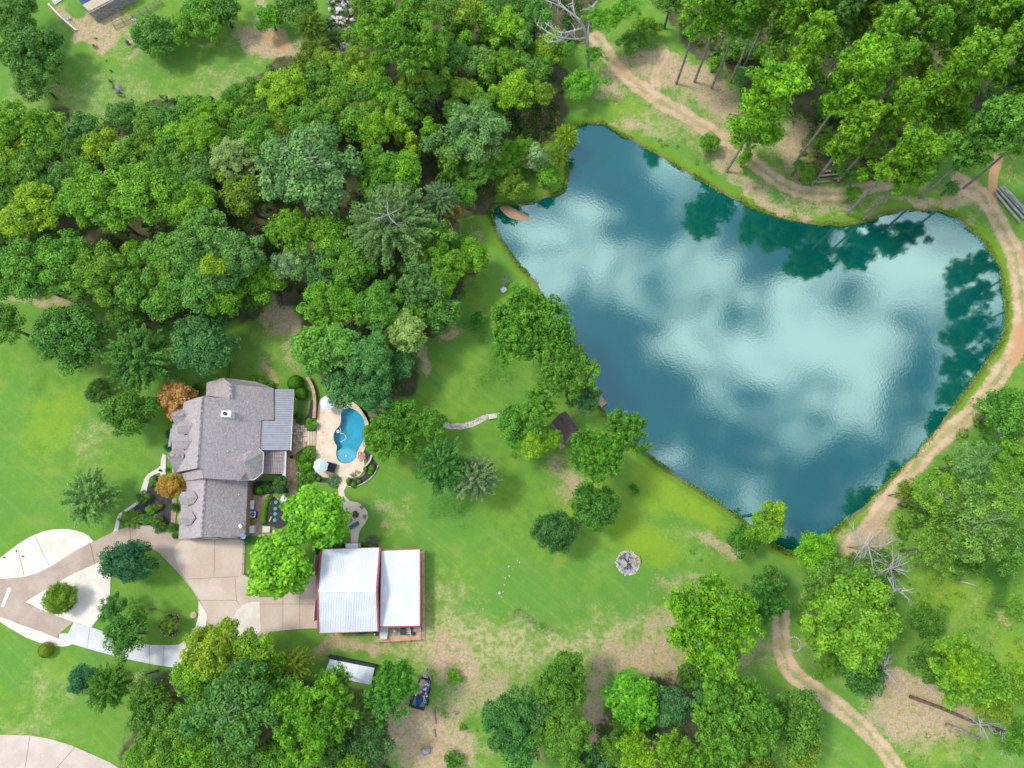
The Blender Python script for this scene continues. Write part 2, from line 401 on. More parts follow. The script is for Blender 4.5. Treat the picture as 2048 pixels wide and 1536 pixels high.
GZ = np.where(SD > 0, GZ*(1-bank)+(WZ)*bank, WZ+np.maximum(SD*.55, -2.2))
PD = sdf(GX, GY, pool_w)
GZ = np.where(PD < .9, -2.2, GZ)
U, V = toimg(GX, GY)
def vnoise(X, Y, sc_, seed):
    r = np.random.RandomState(seed); g = r.rand(64, 64)*2-1
    x = X/sc_; y = Y/sc_; xi = np.floor(x).astype(int); yi = np.floor(y).astype(int); fx = x-xi; fy = y-yi; fx = fx*fx*(3-2*fx); fy = fy*fy*(3-2*fy)
    a, b, c, d = g[yi % 64, xi % 64], g[yi % 64, (xi+1) % 64], g[(yi+1) % 64, xi % 64], g[(yi+1) % 64, (xi+1) % 64]
    return (a*(1-fx)+b*fx)*(1-fy)+(c*(1-fx)+d*fx)*fy
U0, V0 = U, V
U = U0+vnoise(GX, GY, 7, 1)*22+vnoise(GX, GY, 3, 2)*14+vnoise(GX, GY, 1.4, 3)*8
V = V0+vnoise(GX, GY, 7, 4)*22+vnoise(GX, GY, 3, 5)*14+vnoise(GX, GY, 1.4, 6)*8
def blob(lst):
    a = np.zeros(U.shape)
    for (u, v, ru, rv, rot, s) in lst:
        c, s_ = math.cos(R_(rot)), math.sin(R_(rot))
        du, dv = U-u, V-v
        q = ((du*c+dv*s_)/ru)**2+((-du*s_+dv*c)/rv)**2
        a += s*np.exp(-q**1.3*.9)
    return a
def line(pts, w, s=1.0, soft=.5):
    d = np.full(U.shape, 1e9)
    for (a, b) in zip(pts[:-1], pts[1:]):
        ex, ey = b[0]-a[0], b[1]-a[1]
        t = np.clip(((U-a[0])*ex+(V-a[1])*ey)/(ex*ex+ey*ey), 0, 1)
        d = np.minimum(d, np.hypot(U-a[0]-t*ex, V-a[1]-t*ey))
    return s*np.clip((w-d)/(w*soft)+.0, 0, 1), d
def inpoly(pts): return sdf(U, V, pts)
# dirt tracks round the pond
TR1 = [(1195,75),(1215,110),(1250,150),(1310,195),(1370,230),(1420,262),(1465,290),(1505,325),(1545,358),(1590,378),(1640,385),(1700,382),(1760,370),(1830,350)]
TR2 = [(1920,362),(1955,385),(1985,420),(2010,465),(2035,530),(2046,600),(2044,660),(2020,720),(1980,775),(1940,825),(1900,865),(1870,892),(1840,925),(1800,972),(1768,1012),(1730,1060),(1700,1095)]
TR3 = [(2000,300),(1985,350),(1985,420)]
TR4 = [(1560,1230),(1563,1300),(1590,1350),(1650,1395),(1710,1440),(1760,1490),(1800,1545)]
TR5 = [(1330,105),(1310,150),(1312,190)]
sm = lambda L: [tuple(q) for q in spline([(a, b, 0) for a, b in L], 5)]
UW, VW = U, V; U = U0+(UW-U0)*.15; V = V0+(VW-V0)*.15
track = np.zeros(U.shape); ruts = np.zeros(U.shape)
for T, w in ((TR1, 15), (TR2, 19), (TR3, 10), (TR4, 19), (TR5, 9)):
    s_, d = line(sm(T), w*1.25, 1, .55); track = np.maximum(track, s_)
    ruts = np.maximum(ruts, np.exp(-((d-w*.52)/(w*.3))**2))
U, V = UW, VW
dirt = blob([(1245,165,45,30,40,.8),(1300,120,60,40,10,1.0),(1400,170,100,45,25,1.25),(1480,260,60,40,30,1.0),(1330,235,50,14,35,.5),(1590,290,50,70,0,1.15),(1440,330,60,24,30,1.0),(1520,390,60,20,20,.95),(1640,405,120,14,0,.85),(1850,395,90,18,-5,1.05),
   (1950,420,40,60,-30,.7),(1240,250,45,25,0,.75),(1200,165,30,40,0,.7),(1300,270,60,14,33,.8),(1480,385,50,10,28,.7),
   (1760,1030,50,60,20,1.15),(1800,985,50,28,-30,.9),(1850,900,30,20,-45,.6),(1720,1080,60,30,0,1.0),
   (1430,1085,40,28,20,1.15),(1360,1165,90,20,0,.85),(1340,1240,60,45,0,1.0),(1420,1300,90,24,0,1.0),(1300,1310,70,25,10,.75),(1230,1330,60,25,0,.9),(1190,1400,25,70,0,1.0),(1330,1345,80,20,15,.8),(1560,1300,60,40,0,.6),(1470,1195,60,20,0,.8),
   (900,1280,30,50,0,1.1),(890,1330,50,40,0,.9),(985,1370,60,60,0,.75),(900,1400,60,60,0,.65),(850,1480,90,60,0,1.1),(800,1440,40,50,0,.9),(930,1500,100,40,0,.7),(1080,1500,60,40,0,.8),(1190,1480,30,50,0,.9),
   (700,1290,70,18,10,.95),(760,1310,60,12,0,.7),(620,1275,50,14,0,.55),(880,1180,25,35,0,.45),
   (1120,960,32,40,20,.8),(1145,1000,20,50,15,.75),(1100,925,45,15,-20,.6),(1150,770,40,25,30,.5),(1170,820,50,30,0,.5),
   (560,640,45,30,0,1.0),(590,690,14,60,0,.7),(500,630,30,10,0,.7),(545,750,20,18,0,.8),(530,720,55,22,0,.45),(540,615,70,15,0,.7),
   (915,640,14,40,25,1.1),(860,700,12,42,20,.9),(845,730,12,40,15,.7),(960,450,12,30,-20,.8),(945,560,14,26,20,.6),(985,575,14,12,0,.3),
   (60,610,60,14,0,.8),(160,625,90,14,5,.85),(220,640,60,20,0,.9),(30,700,40,30,0,.3),
   (780,1000,25,20,0,.55),(775,1045,18,12,0,1.0),(900,1150,20,12,0,.3),(795,880,30,15,0,.3),
   (130,30,40,16,45,.9),(170,55,30,28,40,1.15),(205,60,50,30,0,1.1),(225,30,45,25,0,1.1),(190,85,22,24,0,.8),(255,90,14,14,0,.8),(540,80,70,35,10,1.15),(500,110,60,30,10,.9),(560,120,40,20,0,.7),(400,105,60,20,-20,.4),(520,30,30,50,0,.9),(490,170,60,20,0,.5),
   (350,180,50,12,0,.45),(140,230,22,30,0,.6),(190,215,35,18,0,.65),(50,190,50,22,0,.6),(250,165,20,50,-35,.4),(690,90,40,60,0,.8),
   (1810,1450,80,50,20,1.0),(1890,1400,90,50,20,1.0),(1930,1360,60,40,0,.9),(1760,1380,40,50,0,.7),(2010,1230,20,40,0,.9),(1830,1400,100,30,30,.8),(1690,1340,20,40,0,.3),(1600,1190,14,50,25,.9),(1500,1060,30,12,0,.4),(2010,330,50,60,0,.6),(1110,330,30,60,0,.1)])
for T_, w_ in ((TR1, 44), (TR2[:9], 40), (TR2[9:], 36)): dirt = np.maximum(dirt, line(sm(T_), w_, .78, .9)[0])
red = blob([(1990,340,40,40,0,1.1),(1855,385,60,10,0,.4),(2035,700,20,60,15,1.0),(545,80,40,16,10,.6),(1250,150,60,14,38,.5),(555,110,20,20,0,.5),(550,745,16,14,0,.6),(850,1490,80,50,0,.35),(1080,1510,60,30,0,.5),(1180,1480,40,60,0,.5),(1990,345,20,60,10,.8),(780,1045,14,8,0,.6),(1340,1250,60,40,0,.25),(1060,440,20,20,0,.8)])
dry = blob([(1300,260,90,40,33,1.0),(1400,200,120,70,30,1.0),(1440,290,70,30,30,.9),(1600,420,150,20,0,.9),(1880,870,90,60,-50,1.1),(1970,760,20,120,30,.6),(1400,1300,330,60,0,1.0),(1250,1240,200,90,10,.55),(950,1330,140,110,0,1.0),(720,1290,180,30,0,1.0),(900,1200,60,90,0,.8),(790,1020,50,60,0,.8),(870,1090,50,50,0,.25),
   (480,180,120,50,0,.7),(300,170,150,80,0,.45),(200,200,120,70,0,.5),(60,170,80,60,0,.7),(210,60,120,60,0,.7),(540,700,60,80,0,.7),(150,840,60,120,0,.35),(60,700,80,50,0,.5),(190,880,40,80,20,.6),(60,800,60,60,0,.25),
   (1150,960,60,80,20,.7),(1110,980,40,60,0,.4),(1400,1100,120,60,0,.5),(60,1480,120,70,0,.9),(110,1370,110,50,0,.6),(60,1330,60,40,0,.4),(990,900,40,30,0,.2),(1330,1010,100,60,30,.35),(1900,1180,130,60,0,.5),(1960,1300,90,100,0,.6),(1860,1450,160,90,20,.9),(1620,1450,120,40,45,.6),(1040,1270,150,30,5,.5),(880,690,30,60,0,.4),(960,500,16,90,0,.3),(340,1220,50,50,0,.35),(260,1200,40,30,0,.3)])
yel = blob([(110,830,80,70,0,.8),(60,960,60,60,0,.35),(260,900,60,60,0,.5),(900,720,80,60,0,.5),(900,820,80,30,0,.4),(1010,1000,60,80,0,.5),(1130,1010,70,50,0,.5),(1240,1040,120,70,25,.9),(1330,960,80,40,35,.9),(1290,1110,90,40,0,.5),(1430,1020,60,40,35,.8),(130,1330,160,30,15,.5),(60,1380,70,40,0,.4),(110,1460,80,40,0,.3),(130,190,50,60,0,.5),(380,150,90,30,0,.5),(260,20,60,30,-30,.6),(560,660,40,30,0,.3),(1260,210,50,30,20,.8),(1960,1200,100,80,0,.7),(1850,1180,60,60,0,.5),(2020,1330,60,60,0,.9),(1880,1490,70,40,40,.8),(900,1350,30,20,0,.7),(230,600,30,10,0,.3),(980,470,30,60,0,.4),(1040,560,40,40,0,.4),(500,700,30,50,0,.3)])
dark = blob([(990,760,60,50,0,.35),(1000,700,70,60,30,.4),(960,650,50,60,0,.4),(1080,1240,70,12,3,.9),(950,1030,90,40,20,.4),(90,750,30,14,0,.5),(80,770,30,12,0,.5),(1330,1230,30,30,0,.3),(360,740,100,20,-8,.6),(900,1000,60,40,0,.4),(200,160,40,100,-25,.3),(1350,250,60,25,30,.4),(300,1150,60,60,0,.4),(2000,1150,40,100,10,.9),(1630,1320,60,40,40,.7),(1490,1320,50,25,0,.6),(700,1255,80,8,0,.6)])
shore = np.clip((2.4-SD)/1.6, 0, 1)
WOOD = dict(
 left=[(-60,225),(130,225),(170,268),(240,215),(300,195),(470,200),(540,140),(600,110),(640,130),(660,0),(640,-60),(1210,-60),(1200,60),(1120,150),(1130,200),(1130,250),(1040,300),(960,400),(905,440),(930,480),(935,560),(900,640),(850,670),(810,770),(760,800),(680,800),(640,760),(600,700),(600,610),(500,600),(470,650),(360,650),(240,650),(200,600),(60,600),(-60,580)],
 north_east=[(1280,-60),(2110,-60),(2110,260),(1960,300),(1900,320),(1800,360),(1700,350),(1600,345),(1600,250),(1480,170),(1420,110),(1330,40)],
 east=[(1960,780),(2110,720),(2110,1130),(1980,1110),(1900,1140),(1800,1110),(1770,1010),(1860,935),(1900,890)],
 south_west=[(360,1310),(440,1260),(640,1360),(700,1390),(800,1420),(780,1480),(770,1590),(230,1590),(265,1440)],
 south=[(1190,1450),(1240,1370),(1380,1340),(1500,1370),(1560,1590),(1160,1590)],
 south_east=[(1600,1130),(1700,1100),(1800,1220),(1740,1340),(1640,1310),(1590,1240)])
floor = np.zeros(U.shape)
vis = (U > -200) & (U < 2250) & (V > -200) & (V < 1750)
for k, poly in WOOD.items():
    if k in ('east', 'south_east'): continue
    dd = sdf(U[vis], V[vis], poly); a = np.zeros(U.shape); a[vis] = np.clip(.5-dd/30, 0, 1); floor = np.maximum(floor, a)
inner = vis
for A in (dirt, red, dry, yel, dark): A[~inner] = 0
kk = (GX > 110) | (GX < -110) | (GY > 120)
floor = np.where(~vis, 1.0, floor)
rutm = ruts*(track > .15)
verts = np.stack([GX.ravel(), GY.ravel(), GZ.ravel()], 1)
idx = np.arange(ny*nx).reshape(ny, nx)
quads = np.stack([idx[:-1, :-1], idx[:-1, 1:], idx[1:, 1:], idx[1:, :-1]], -1).reshape(-1, 4)
def qavg(A): return (A[:-1, :-1]+A[:-1, 1:]+A[1:, 1:]+A[1:, :-1]).reshape(-1)/4
cls = np.zeros(len(quads), int)
cls[qavg(floor) > .5] = 1
cls[qavg(dirt) > .75] = 2
cls[qavg(track) > .45] = 3
cls[qavg(SD) < -0.6] = 4
ATT = dict(dirt=dirt, red=red, dry=dry, yel=yel, dark=dark, floor=floor, track=track, rut=rutm, shore=shore)
def ground_mat():
    m, t, b = newmat('ground_cover')
    A = lambda k: N(t, 'ShaderNodeAttribute', attribute_name=k).outputs['Fac']
    n_big = noise(t, .07, 4); n_mid = noise(t, .45, 5, .6); n_f = noise(t, 2.4, 5, .65); n_ff = noise(t, 7, 3, .7)
    c = mix(t, mapr(t, n_mid, .3, .7), (.125, .27, .036), (.185, .335, .042))
    c = mix(t, mapr(t, n_big, .4, .65), c, (.125, .285, .045))
    c = mix(t, mapr(t, noise(t, .23, 4, .6), .52, .68, 0, .35), c, (.24, .33, .075))
    mpn = N(t, 'ShaderNodeMapping', vector_type='TEXTURE'); mpn.inputs['Rotation'].default_value = (0, 0, R_(-38)); mpn.inputs['Scale'].default_value = (22, 1.1, 1)
    gp = N(t, 'ShaderNodeNewGeometry'); t.links.new(gp.outputs['Position'], mpn.inputs[0])
    c = mix(t, mapr(t, noise(t, 1.0, 3, .6, mpn.outputs[0]), .5, .64, 0, .2), c, (.25, .37, .08))
    jit = math_(t, 'MULTIPLY_ADD', n_f, 1.5, -.75); jit2 = math_(t, 'MULTIPLY_ADD', n_mid, 1.6, -.8)
    def fac(k, lo, hi, j=1.0):
        x = math_(t, 'ADD', A(k), math_(t, 'ADD', math_(t, 'MULTIPLY', jit, j), math_(t, 'MULTIPLY', jit2, j*.8)))
        return mapr(t, x, lo, hi)
    c = mix(t, fac('yel', .25, 1.1, .6), c, (.23, .36, .03))
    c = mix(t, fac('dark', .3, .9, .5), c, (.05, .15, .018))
    dryc = mix(t, mapr(t, noise(t, 1.1, 5, .7), .35, .6), (.20, .31, .05), (.47, .42, .21))
    dryc = mix(t, mapr(t, noise(t, .3, 4, .6), .5, .62, 0, .6), dryc, (.15, .29, .04))
    c = mix(t, fac('dry', .42, 1.4, .9), c, dryc)
    c = mix(t, mapr(t, A('shore'), .2, .7, 0, .85), c, (.155, .30, .02))
    c = mix(t, mapr(t, A('shore'), .86, 1.0, 0, .75), c, (.20, .15, .075))
    fl = mix(t, mapr(t, n_mid, .35, .65), (.07, .085, .03), (.15, .12, .07))
    fl = mix(t, mapr(t, n_f, .55, .7), fl, (.05, .10, .02))
    c = mix(t, fac('floor', .35, .65, .3), c, fl)
    d = mix(t, mapr(t, n_f, .3, .7), (.58, .42, .265), (.41, .29, .18))
    d = mix(t, mapr(t, n_ff, .58, .72), d, (.72, .61, .44))
    d = mix(t, mapr(t, noise(t, .9, 6, .75), .49, .62, 0, .85), d, (.24, .33, .07))
    d = mix(t, fac('red', .2, .9, .3), d, (.60, .30, .14))
    c = mix(t, mapr(t, noise(t, 1.6, 6, .75), .60, .70, 0, .65), c, (.07, .19, .02))
    c = mix(t, fac('dirt', .52, 1.05, 1.25), c, d)
    tr = mix(t, mapr(t, n_mid, .35, .65), (.54, .35, .20), (.64, .46, .30))
    tr = mix(t, mapr(t, math_(t, 'ADD', A('rut'), math_(t, 'ADD', jit, jit2)), .0, .8, .0, 1), mix(t, .45, c, (.50, .40, .22)), tr)
    tr = mix(t, fac('red', .2, .9, .2), tr, (.58, .33, .17))
    c = mix(t, fac('track', .3, .6, .35), c, tr)
    # short tufts and blades
    c = mix(t, mapr(t, n_ff, .3, .62, .34, 0), c, mix(t, .5, c, (.01, .03, .005)))
    t.links.new(c, b.inputs['Base Color']); b.inputs['Roughness'].default_value = .95; b.inputs['Specular IOR Level'].default_value = .1
    bump(t, b, n_ff, .55, .12)
    return m
gm = ground_mat()
for k, (nm, lab) in enumerate((('lawn', 'green mown grass with dry and yellow patches'), ('forest_floor', 'dark leaf litter under the trees'), ('bare_ground', 'bare pale sandy earth with thin grass'), ('dirt_track', 'sandy two rut dirt track curving round the pond'), ('pond_bed', 'submerged bank and bed of the pond'))):
    q = quads[cls == k]
    if len(q) == 0: continue
    used, inv = np.unique(q, return_inverse=True)
    me = bpy.data.meshes.new(nm)
    me.vertices.add(len(used)); me.vertices.foreach_set('co', verts[used].astype(np.float32).ravel())
    nq = len(q); me.loops.add(nq*4); me.loops.foreach_set('vertex_index', inv.ravel().astype(np.int32))
    me.polygons.add(nq); me.polygons.foreach_set('loop_start', np.arange(0, nq*4, 4, dtype=np.int32)); me.polygons.foreach_set('loop_total', np.full(nq, 4, np.int32))
    me.update(calc_edges=True)
    for an, arr in ATT.items():
        a = me.attributes.new(an, 'FLOAT', 'POINT'); a.data.foreach_set('value', arr.ravel()[used].astype(np.float32))
    me.shade_smooth(); me.materials.append(gm)
    o = bpy.data.objects.new(nm, me); COL.objects.link(o); tag(o, lab, None, None, 'structure')

# pond and its sand bar
cen = np.array([(p[0], p[1]) for p in pond_w]).mean(0)
pw = []
for p in offset([(q[0], q[1]) for q in pond_w]+[(pond_w[0][0], pond_w[0][1])], 0): pw.append(p)
out = []
n = len(pond_w)
for i in range(n):
    a = pond_w[i-1]; b = pond_w[(i+1) % n]; tdir = Vector((b[0]-a[0], b[1]-a[1])).normalized()
    out.append(Vector((pond_w[i][0]-tdir.y*.7, pond_w[i][1]+tdir.x*.7, WZ+.02)))
mb = MB(); fs = tessellate_polygon([out]); fs = [f if (out[f[1]]-out[f[0]]).cross(out[f[2]]-out[f[0]]).z > 0 else (f[0], f[2], f[1]) for f in fs]
mb.add(out, fs)
struct('water', mb, M['pond'], 'teal pond water mirroring clouds and trees')
bar = CW([(990,412),(1010,407),(1030,416),(1048,424),(1064,434),(1068,441),(1052,446),(1030,442),(1010,434)], WZ, 4)
mb = MB(); ctr = sum((Vector(p) for p in bar), Vector())/len(bar)
ringv = [Vector(p)+Vector((0, 0, -.1)) for p in bar]+[Vector(p).lerp(ctr, .45)+Vector((0, 0, .15)) for p in bar]+[ctr+Vector((0, 0, .25))]
nb = len(bar); mb.add(ringv, [(i, (i+1) % nb, nb+(i+1) % nb, nb+i) for i in range(nb)]+[(nb+i, nb+(i+1) % nb, 2*nb) for i in range(nb)])
struct('sand_bar', mb, M['sand'], 'orange sand bar in the mouth of the pond inlet')
mb = MB(); b2 = CW([(1018,397),(1032,396),(1050,409),(1040,412),(1026,405)], WZ, 3)
mb.slab([Vector(p)+Vector((0, 0, .12)) for p in b2], .4); struct('sand_spit', mb, M['sand'], 'thin orange sand spit beside the inlet')

# ---------------------------------------------------------------- paving
def pave(name, px, z, m, lab, t=.12, curve=0):
    pts = PP(px, z) if not curve else CW(px, z, curve)
    return struct(name, MB().slab(pts, t), m, lab)
# brown stamped loop with its arms and the garage court
pave('driveway', [(-30,1160),(0,1158),(47,1154),(78,1145),(104,1132),(156,1098),(187,1083),(226,1064),(245,1057),(270,1052),(299,1050),(312,1057),(344,1068),(356,1079),(482,1078),(490,1082),(488,1148),(503,1156),(512,1163),(520,1196),(566,1193),(590,1173),(612,1158),(633,1146),(636,1257),(598,1258),(560,1262),(540,1264),(500,1300),(430,1300),(400,1290),(414,1250),(414,1236),(406,1215),(397,1202),(385,1181),(365,1155),(344,1132),(318,1106),(300,1095),(280,1092),(260,1095),(216,1108),(208,1120),(141,1150),(78,1187),(49,1203),(60,1211),(78,1218),(147,1244),(117,1268),(115,1277),(78,1262),(34,1246),(0,1234),(-30,1222)], .04, M['concrete_brown'], 'brown stamped concrete drive looping past the garage')
pave('garage_court', [(362,1082),(482,1080),(489,1084),(487,1148),(502,1157),(511,1164),(519,1195),(566,1194),(590,1174),(612,1159),(632,1147),(635,1256),(598,1257.5),(560,1261),(541,1263),(500,1285),(463,1285),(464,1249),(416,1251),(414,1236),(406,1212),(394,1190),(372,1158),(358,1138),(348,1110),(350,1090)], .05, M['concrete_tan'], 'tan concrete court between garage and barn')
pave('parking_apron', [(-30,1122),(0,1116),(34,1090),(52,1078),(70,1069.5),(86,1063),(104,1059),(135,1058),(152,1061),(167,1065.6),(179,1073),(187,1083),(156,1098),(104,1132),(78,1145),(47,1154),(0,1158),(-30,1160)], .052, M['concrete_cream'], 'pale cream concrete apron left of the drive')
pave('entry_island_paving', [(49.5,1203.6),(78,1187),(141,1150),(208,1120),(217,1130),(221,1145),(221,1160),(220,1187),(213.5,1207.5),(199,1233.5),(182.6,1254.5),(146,1244),(78,1218)], .056, M['concrete_cream'], 'cream concrete wedge holding the round bush')
pave('drive_margin', [(-30,1222),(0,1233.5),(34,1246.5),(78,1262),(114.6,1276.5),(144.5,1288),(136,1292),(125,1293),(104,1292),(78,1285),(52,1275),(15,1254),(0,1243),(-30,1230)], .052, M['concrete_cream'], 'narrow cream concrete margin below the brown drive')
pave('new_drive_slab', [(147,1245),(182.6,1254.5),(208,1263.5),(235,1280),(262,1287),(299.5,1289.5),(330,1290.5),(357,1289.5),(353,1336),(312.5,1330),(260,1319.5),(208,1306.5),(144.5,1288),(117,1277),(119,1267),(136,1267)], .062, M['concrete_white'], 'new white concrete drive section passing under the small tree')
pave('curved_drive_edge', [(357,1289.5),(372,1280),(390.6,1254),(395,1240),(397,1228),(397,1202),(406,1215),(413,1228),(414,1237),(412,1250),(395,1280),(378,1301),(360,1336),(353.4,1336)], .062, M['concrete_cream'], 'cream concrete edge curving beside the island lawn')
pave('barn_apron', [(465,1272),(467.4,1233),(474,1220),(484.7,1211),(495,1206),(507,1203.4),(519,1203),(521,1262),(500,1276),(480,1285)], .062, M['concrete_cream'], 'rounded pale concrete apron at the court corner')
pave('lower_road', [(-40,1468),(0,1469.5),(60,1471),(100,1478),(140,1490),(180,1507),(220,1525),(262,1552),(262,1600),(-40,1600)], .05, mat('pink_concrete', (.62,.51,.43), .9, (.55,.44,.36), .3, 5, .2, amt=.08), 'pinkish concrete road in the bottom left corner')
pave('white_drive_patch', [(1,1213),(16,1175),(23,1177),(8,1215)], .066, M['concrete_white'], 'white concrete patch crossing the brown drive')
joints = [[(70,1072),(98,1130)],[(35,1091),(49,1153)],[(375,1158),(478,1153)],[(395,1201),(473,1201)],[(470,1153),(473,1201)],[(473,1201),(480,1210)],[(490,1148),(519,1150)],[(520,1208),(634,1208)],[(566,1194),(566,1256)],[(600,1170),(600,1256)],[(260,1060),(262,1092)],[(430,1080),(428,1152)],[(180,1085),(190,1128)],[(299,1290),(300,1327)],[(328,1291),(326,1332)],[(180,1254),(175,1297)],[(60,1472),(50,1540)],[(150,1494),(110,1540)],[(598,1098),(598,1098.5)]]
jm = MB()
for a, b in joints: jm.strip([P(*a), P(*b)], .05, .071, .02)
struct('slab_joints', jm, M['joint'], 'thin dark joints between the concrete slabs')
# front walk
pave('front_walk', [(226,1064),(229,1058),(233,1038),(238,1027),(252,1018),(262,1011),(272,1004),(278,992),(284,972),(289,957),(297,947),(310,940),(321,932),(322,918),(325,908),(332,910),(331.5,925),(331,953),(322,953),(320,945),(309,949),(300,955),(296,968),(293,982),(287,996),(276,1008),(262,1017),(252,1025),(240,1041),(236,1060)], .07, M['concrete_cream'], 'winding cream concrete walk to the front door')
pave('side_walk', [(344,998),(353,996),(354,1012),(352,1030),(350,1052),(341,1052),(342,1025)], .045, M['gravel'], 'narrow gravel walk along the garage front')
pave('front_bed', [(309,950),(322,954),(331,954),(344,960),(346,1000),(342,1028),(340,1048),(318,1052),(300,1052),(270,1052),(250,1048),(242,1042),(254,1026),(278,1008),(289,996),(295,983),(298,968),(302,957)], .03, M['mulch'], 'dark mulched bed between the walk and the garage')
# pool terrace
DECK = [(640,800),(655,790),(680,788),(700,800),(716,812),(728,828),(737,846),(742,866),(741,880),(733,892),(727,903),(727,915),(729,930),(727,942),(718,952),(706,955),(690,954),(672,953),(655,955),(642,951),(633,943),(630,930),(632,918),(632,900),(633,870),(634,840),(636,815)]
dw = CW(DECK, .1, 4); pl_hole = CW(POOL, .1, 4)
struct('pool_terrace', MB().holed(dw, pl_hole, .16), M['deck'], 'warm beige concrete terrace round the swimming pool')
def house_patio(): pass
pave('flagstone_patio', [(586,838),(600,852),(614,858),(617,870),(616,893),(606,898),(594,905),(590,925),(596,935),(596,960),(594,990),(580,992),(575,960),(568,955),(570,905),(578,898),(578,840)], .05, M['gravel'], 'pinkish stone patio behind the house')
pave('fire_pit_patio', [(684,954),(696,955),(693,972),(688,982),(690,992),(700,1002),(716,1005),(728,1012),(735,1024),(736,1035),(730,1047),(722,1057),(717,1068),(716,1086),(702,1086),(701,1068),(697,1055),(692,1042),(688,1024),(684,1005),(677,990),(676,970),(680,958)], .09, M['deck_pale'], 'curving cream patio path with the fire pit')
pave('courtyard', [(500,992),(505,990),(540,988),(560,996),(556,1000),(530,1015),(524,1050),(530,1052),(548,1055),(550,1066),(538,1072),(497,1072),(496,1000)], .045, M['gravel'], 'pink gravel service court beside the garage')
pave('courtyard_bed', [(532,1050),(540,1010),(548,992),(553,996),(562,1012),(575,1022),(580,1030),(572,1050),(556,1058),(548,1054)], .05, M['mulch'], 'dark mulch bed with green stepping discs')
pave('courtyard_corner_bed', [(503,962),(577,962),(577,985),(560,988),(548,986),(530,992),(514,992),(503,989)], .04, M['mulch'], 'dark mulch bed in the corner below the pergola')
pave('terrace_bed', [(632,945),(645,956),(672,958),(680,956),(676,965),(640,965),(630,958)], .03, M['mulch'], 'mulch bed under the lower edge of the pool terrace')
pave('curved_bed', [(730,900),(740,908),(750,922),(756,930),(752,942),(742,955),(725,967),(708,973),(697,974),(695,957),(712,958),(726,952),(733,940),(733,918),(728,908)], .03, M['mulch'], 'curved dark mulch bed right of the terrace')
pave('upper_bed', [(586,770),(604,764),(618,758),(630,775),(632,800),(631,835),(618,842),(606,850),(594,845),(590,830),(606,822),(610,812),(600,802),(588,795)], .02, mat('bed_grass', (.12,.24,.04), .95, (.2,.28,.08), 1, 8), 'planted bed with round clipped bushes')
pave('upper_bed_mulch', [(621,800),(629,800),(630,835),(618,840),(612,838),(618,822)], .035, M['mulch'], 'dark mulch strip along the curved wall')
pave('barn_bed', [(628,1092),(640,1086),(700,1086),(756,1088),(757,1096),(640,1098),(634,1110)], .02, M['mulch'], 'dark planted bed along the top of the barn')
pave('stone_path', [(887,843),(902,847),(925,847),(945,842),(960,834),(975,828),(977,836),(962,846),(945,854),(922,859),(900,858),(887,855)], .04, M['stone_pale'], 'pale stone path toward the small white bridge')
pave('pool_path', [(735,824),(755,818),(790,814),(800,820),(830,822),(832,832),(800,832),(760,834),(738,834)], .04, M['stone_tan'], 'tan flagstone path behind the pool')
# ---------------------------------------------------------------- foliage
def leaf_mesh(name, C, Nrm, S, seed, mat_, asp=.62):
    """one pointed leaf-clump face per row: centre C, normal Nrm, size S"""
    r = np.random.RandomState(seed); n = len(C)
    Nrm = Nrm/np.linalg.norm(Nrm, axis=1, keepdims=True)
    a = r.randn(n, 3); t = np.cross(Nrm, a); t /= np.linalg.norm(t, axis=1, keepdims=True); b = np.cross(Nrm, t)
    S = S[:, None]; w = S*asp
    v = np.stack([C-t*S, C-b*w+Nrm*S*.12, C+t*S, C+b*w+Nrm*S*.12], 1).reshape(-1, 3)
    me = bpy.data.meshes.new(name)
    me.vertices.add(4*n); me.vertices.foreach_set('co', v.astype(np.float32).ravel())
    me.loops.add(4*n); me.loops.foreach_set('vertex_index', np.arange(4*n, dtype=np.int32))
    me.polygons.add(n); me.polygons.foreach_set('loop_start', np.arange(0, 4*n, 4, dtype=np.int32)); me.polygons.foreach_set('loop_total', np.full(n, 4, np.int32))
    me.update(calc_edges=True)
    at = me.attributes.new('tint', 'FLOAT', 'POINT')
    return me, at, n
def unit(r, n):
    d = r.randn(n, 3); return d/np.linalg.norm(d, axis=1, keepdims=True)
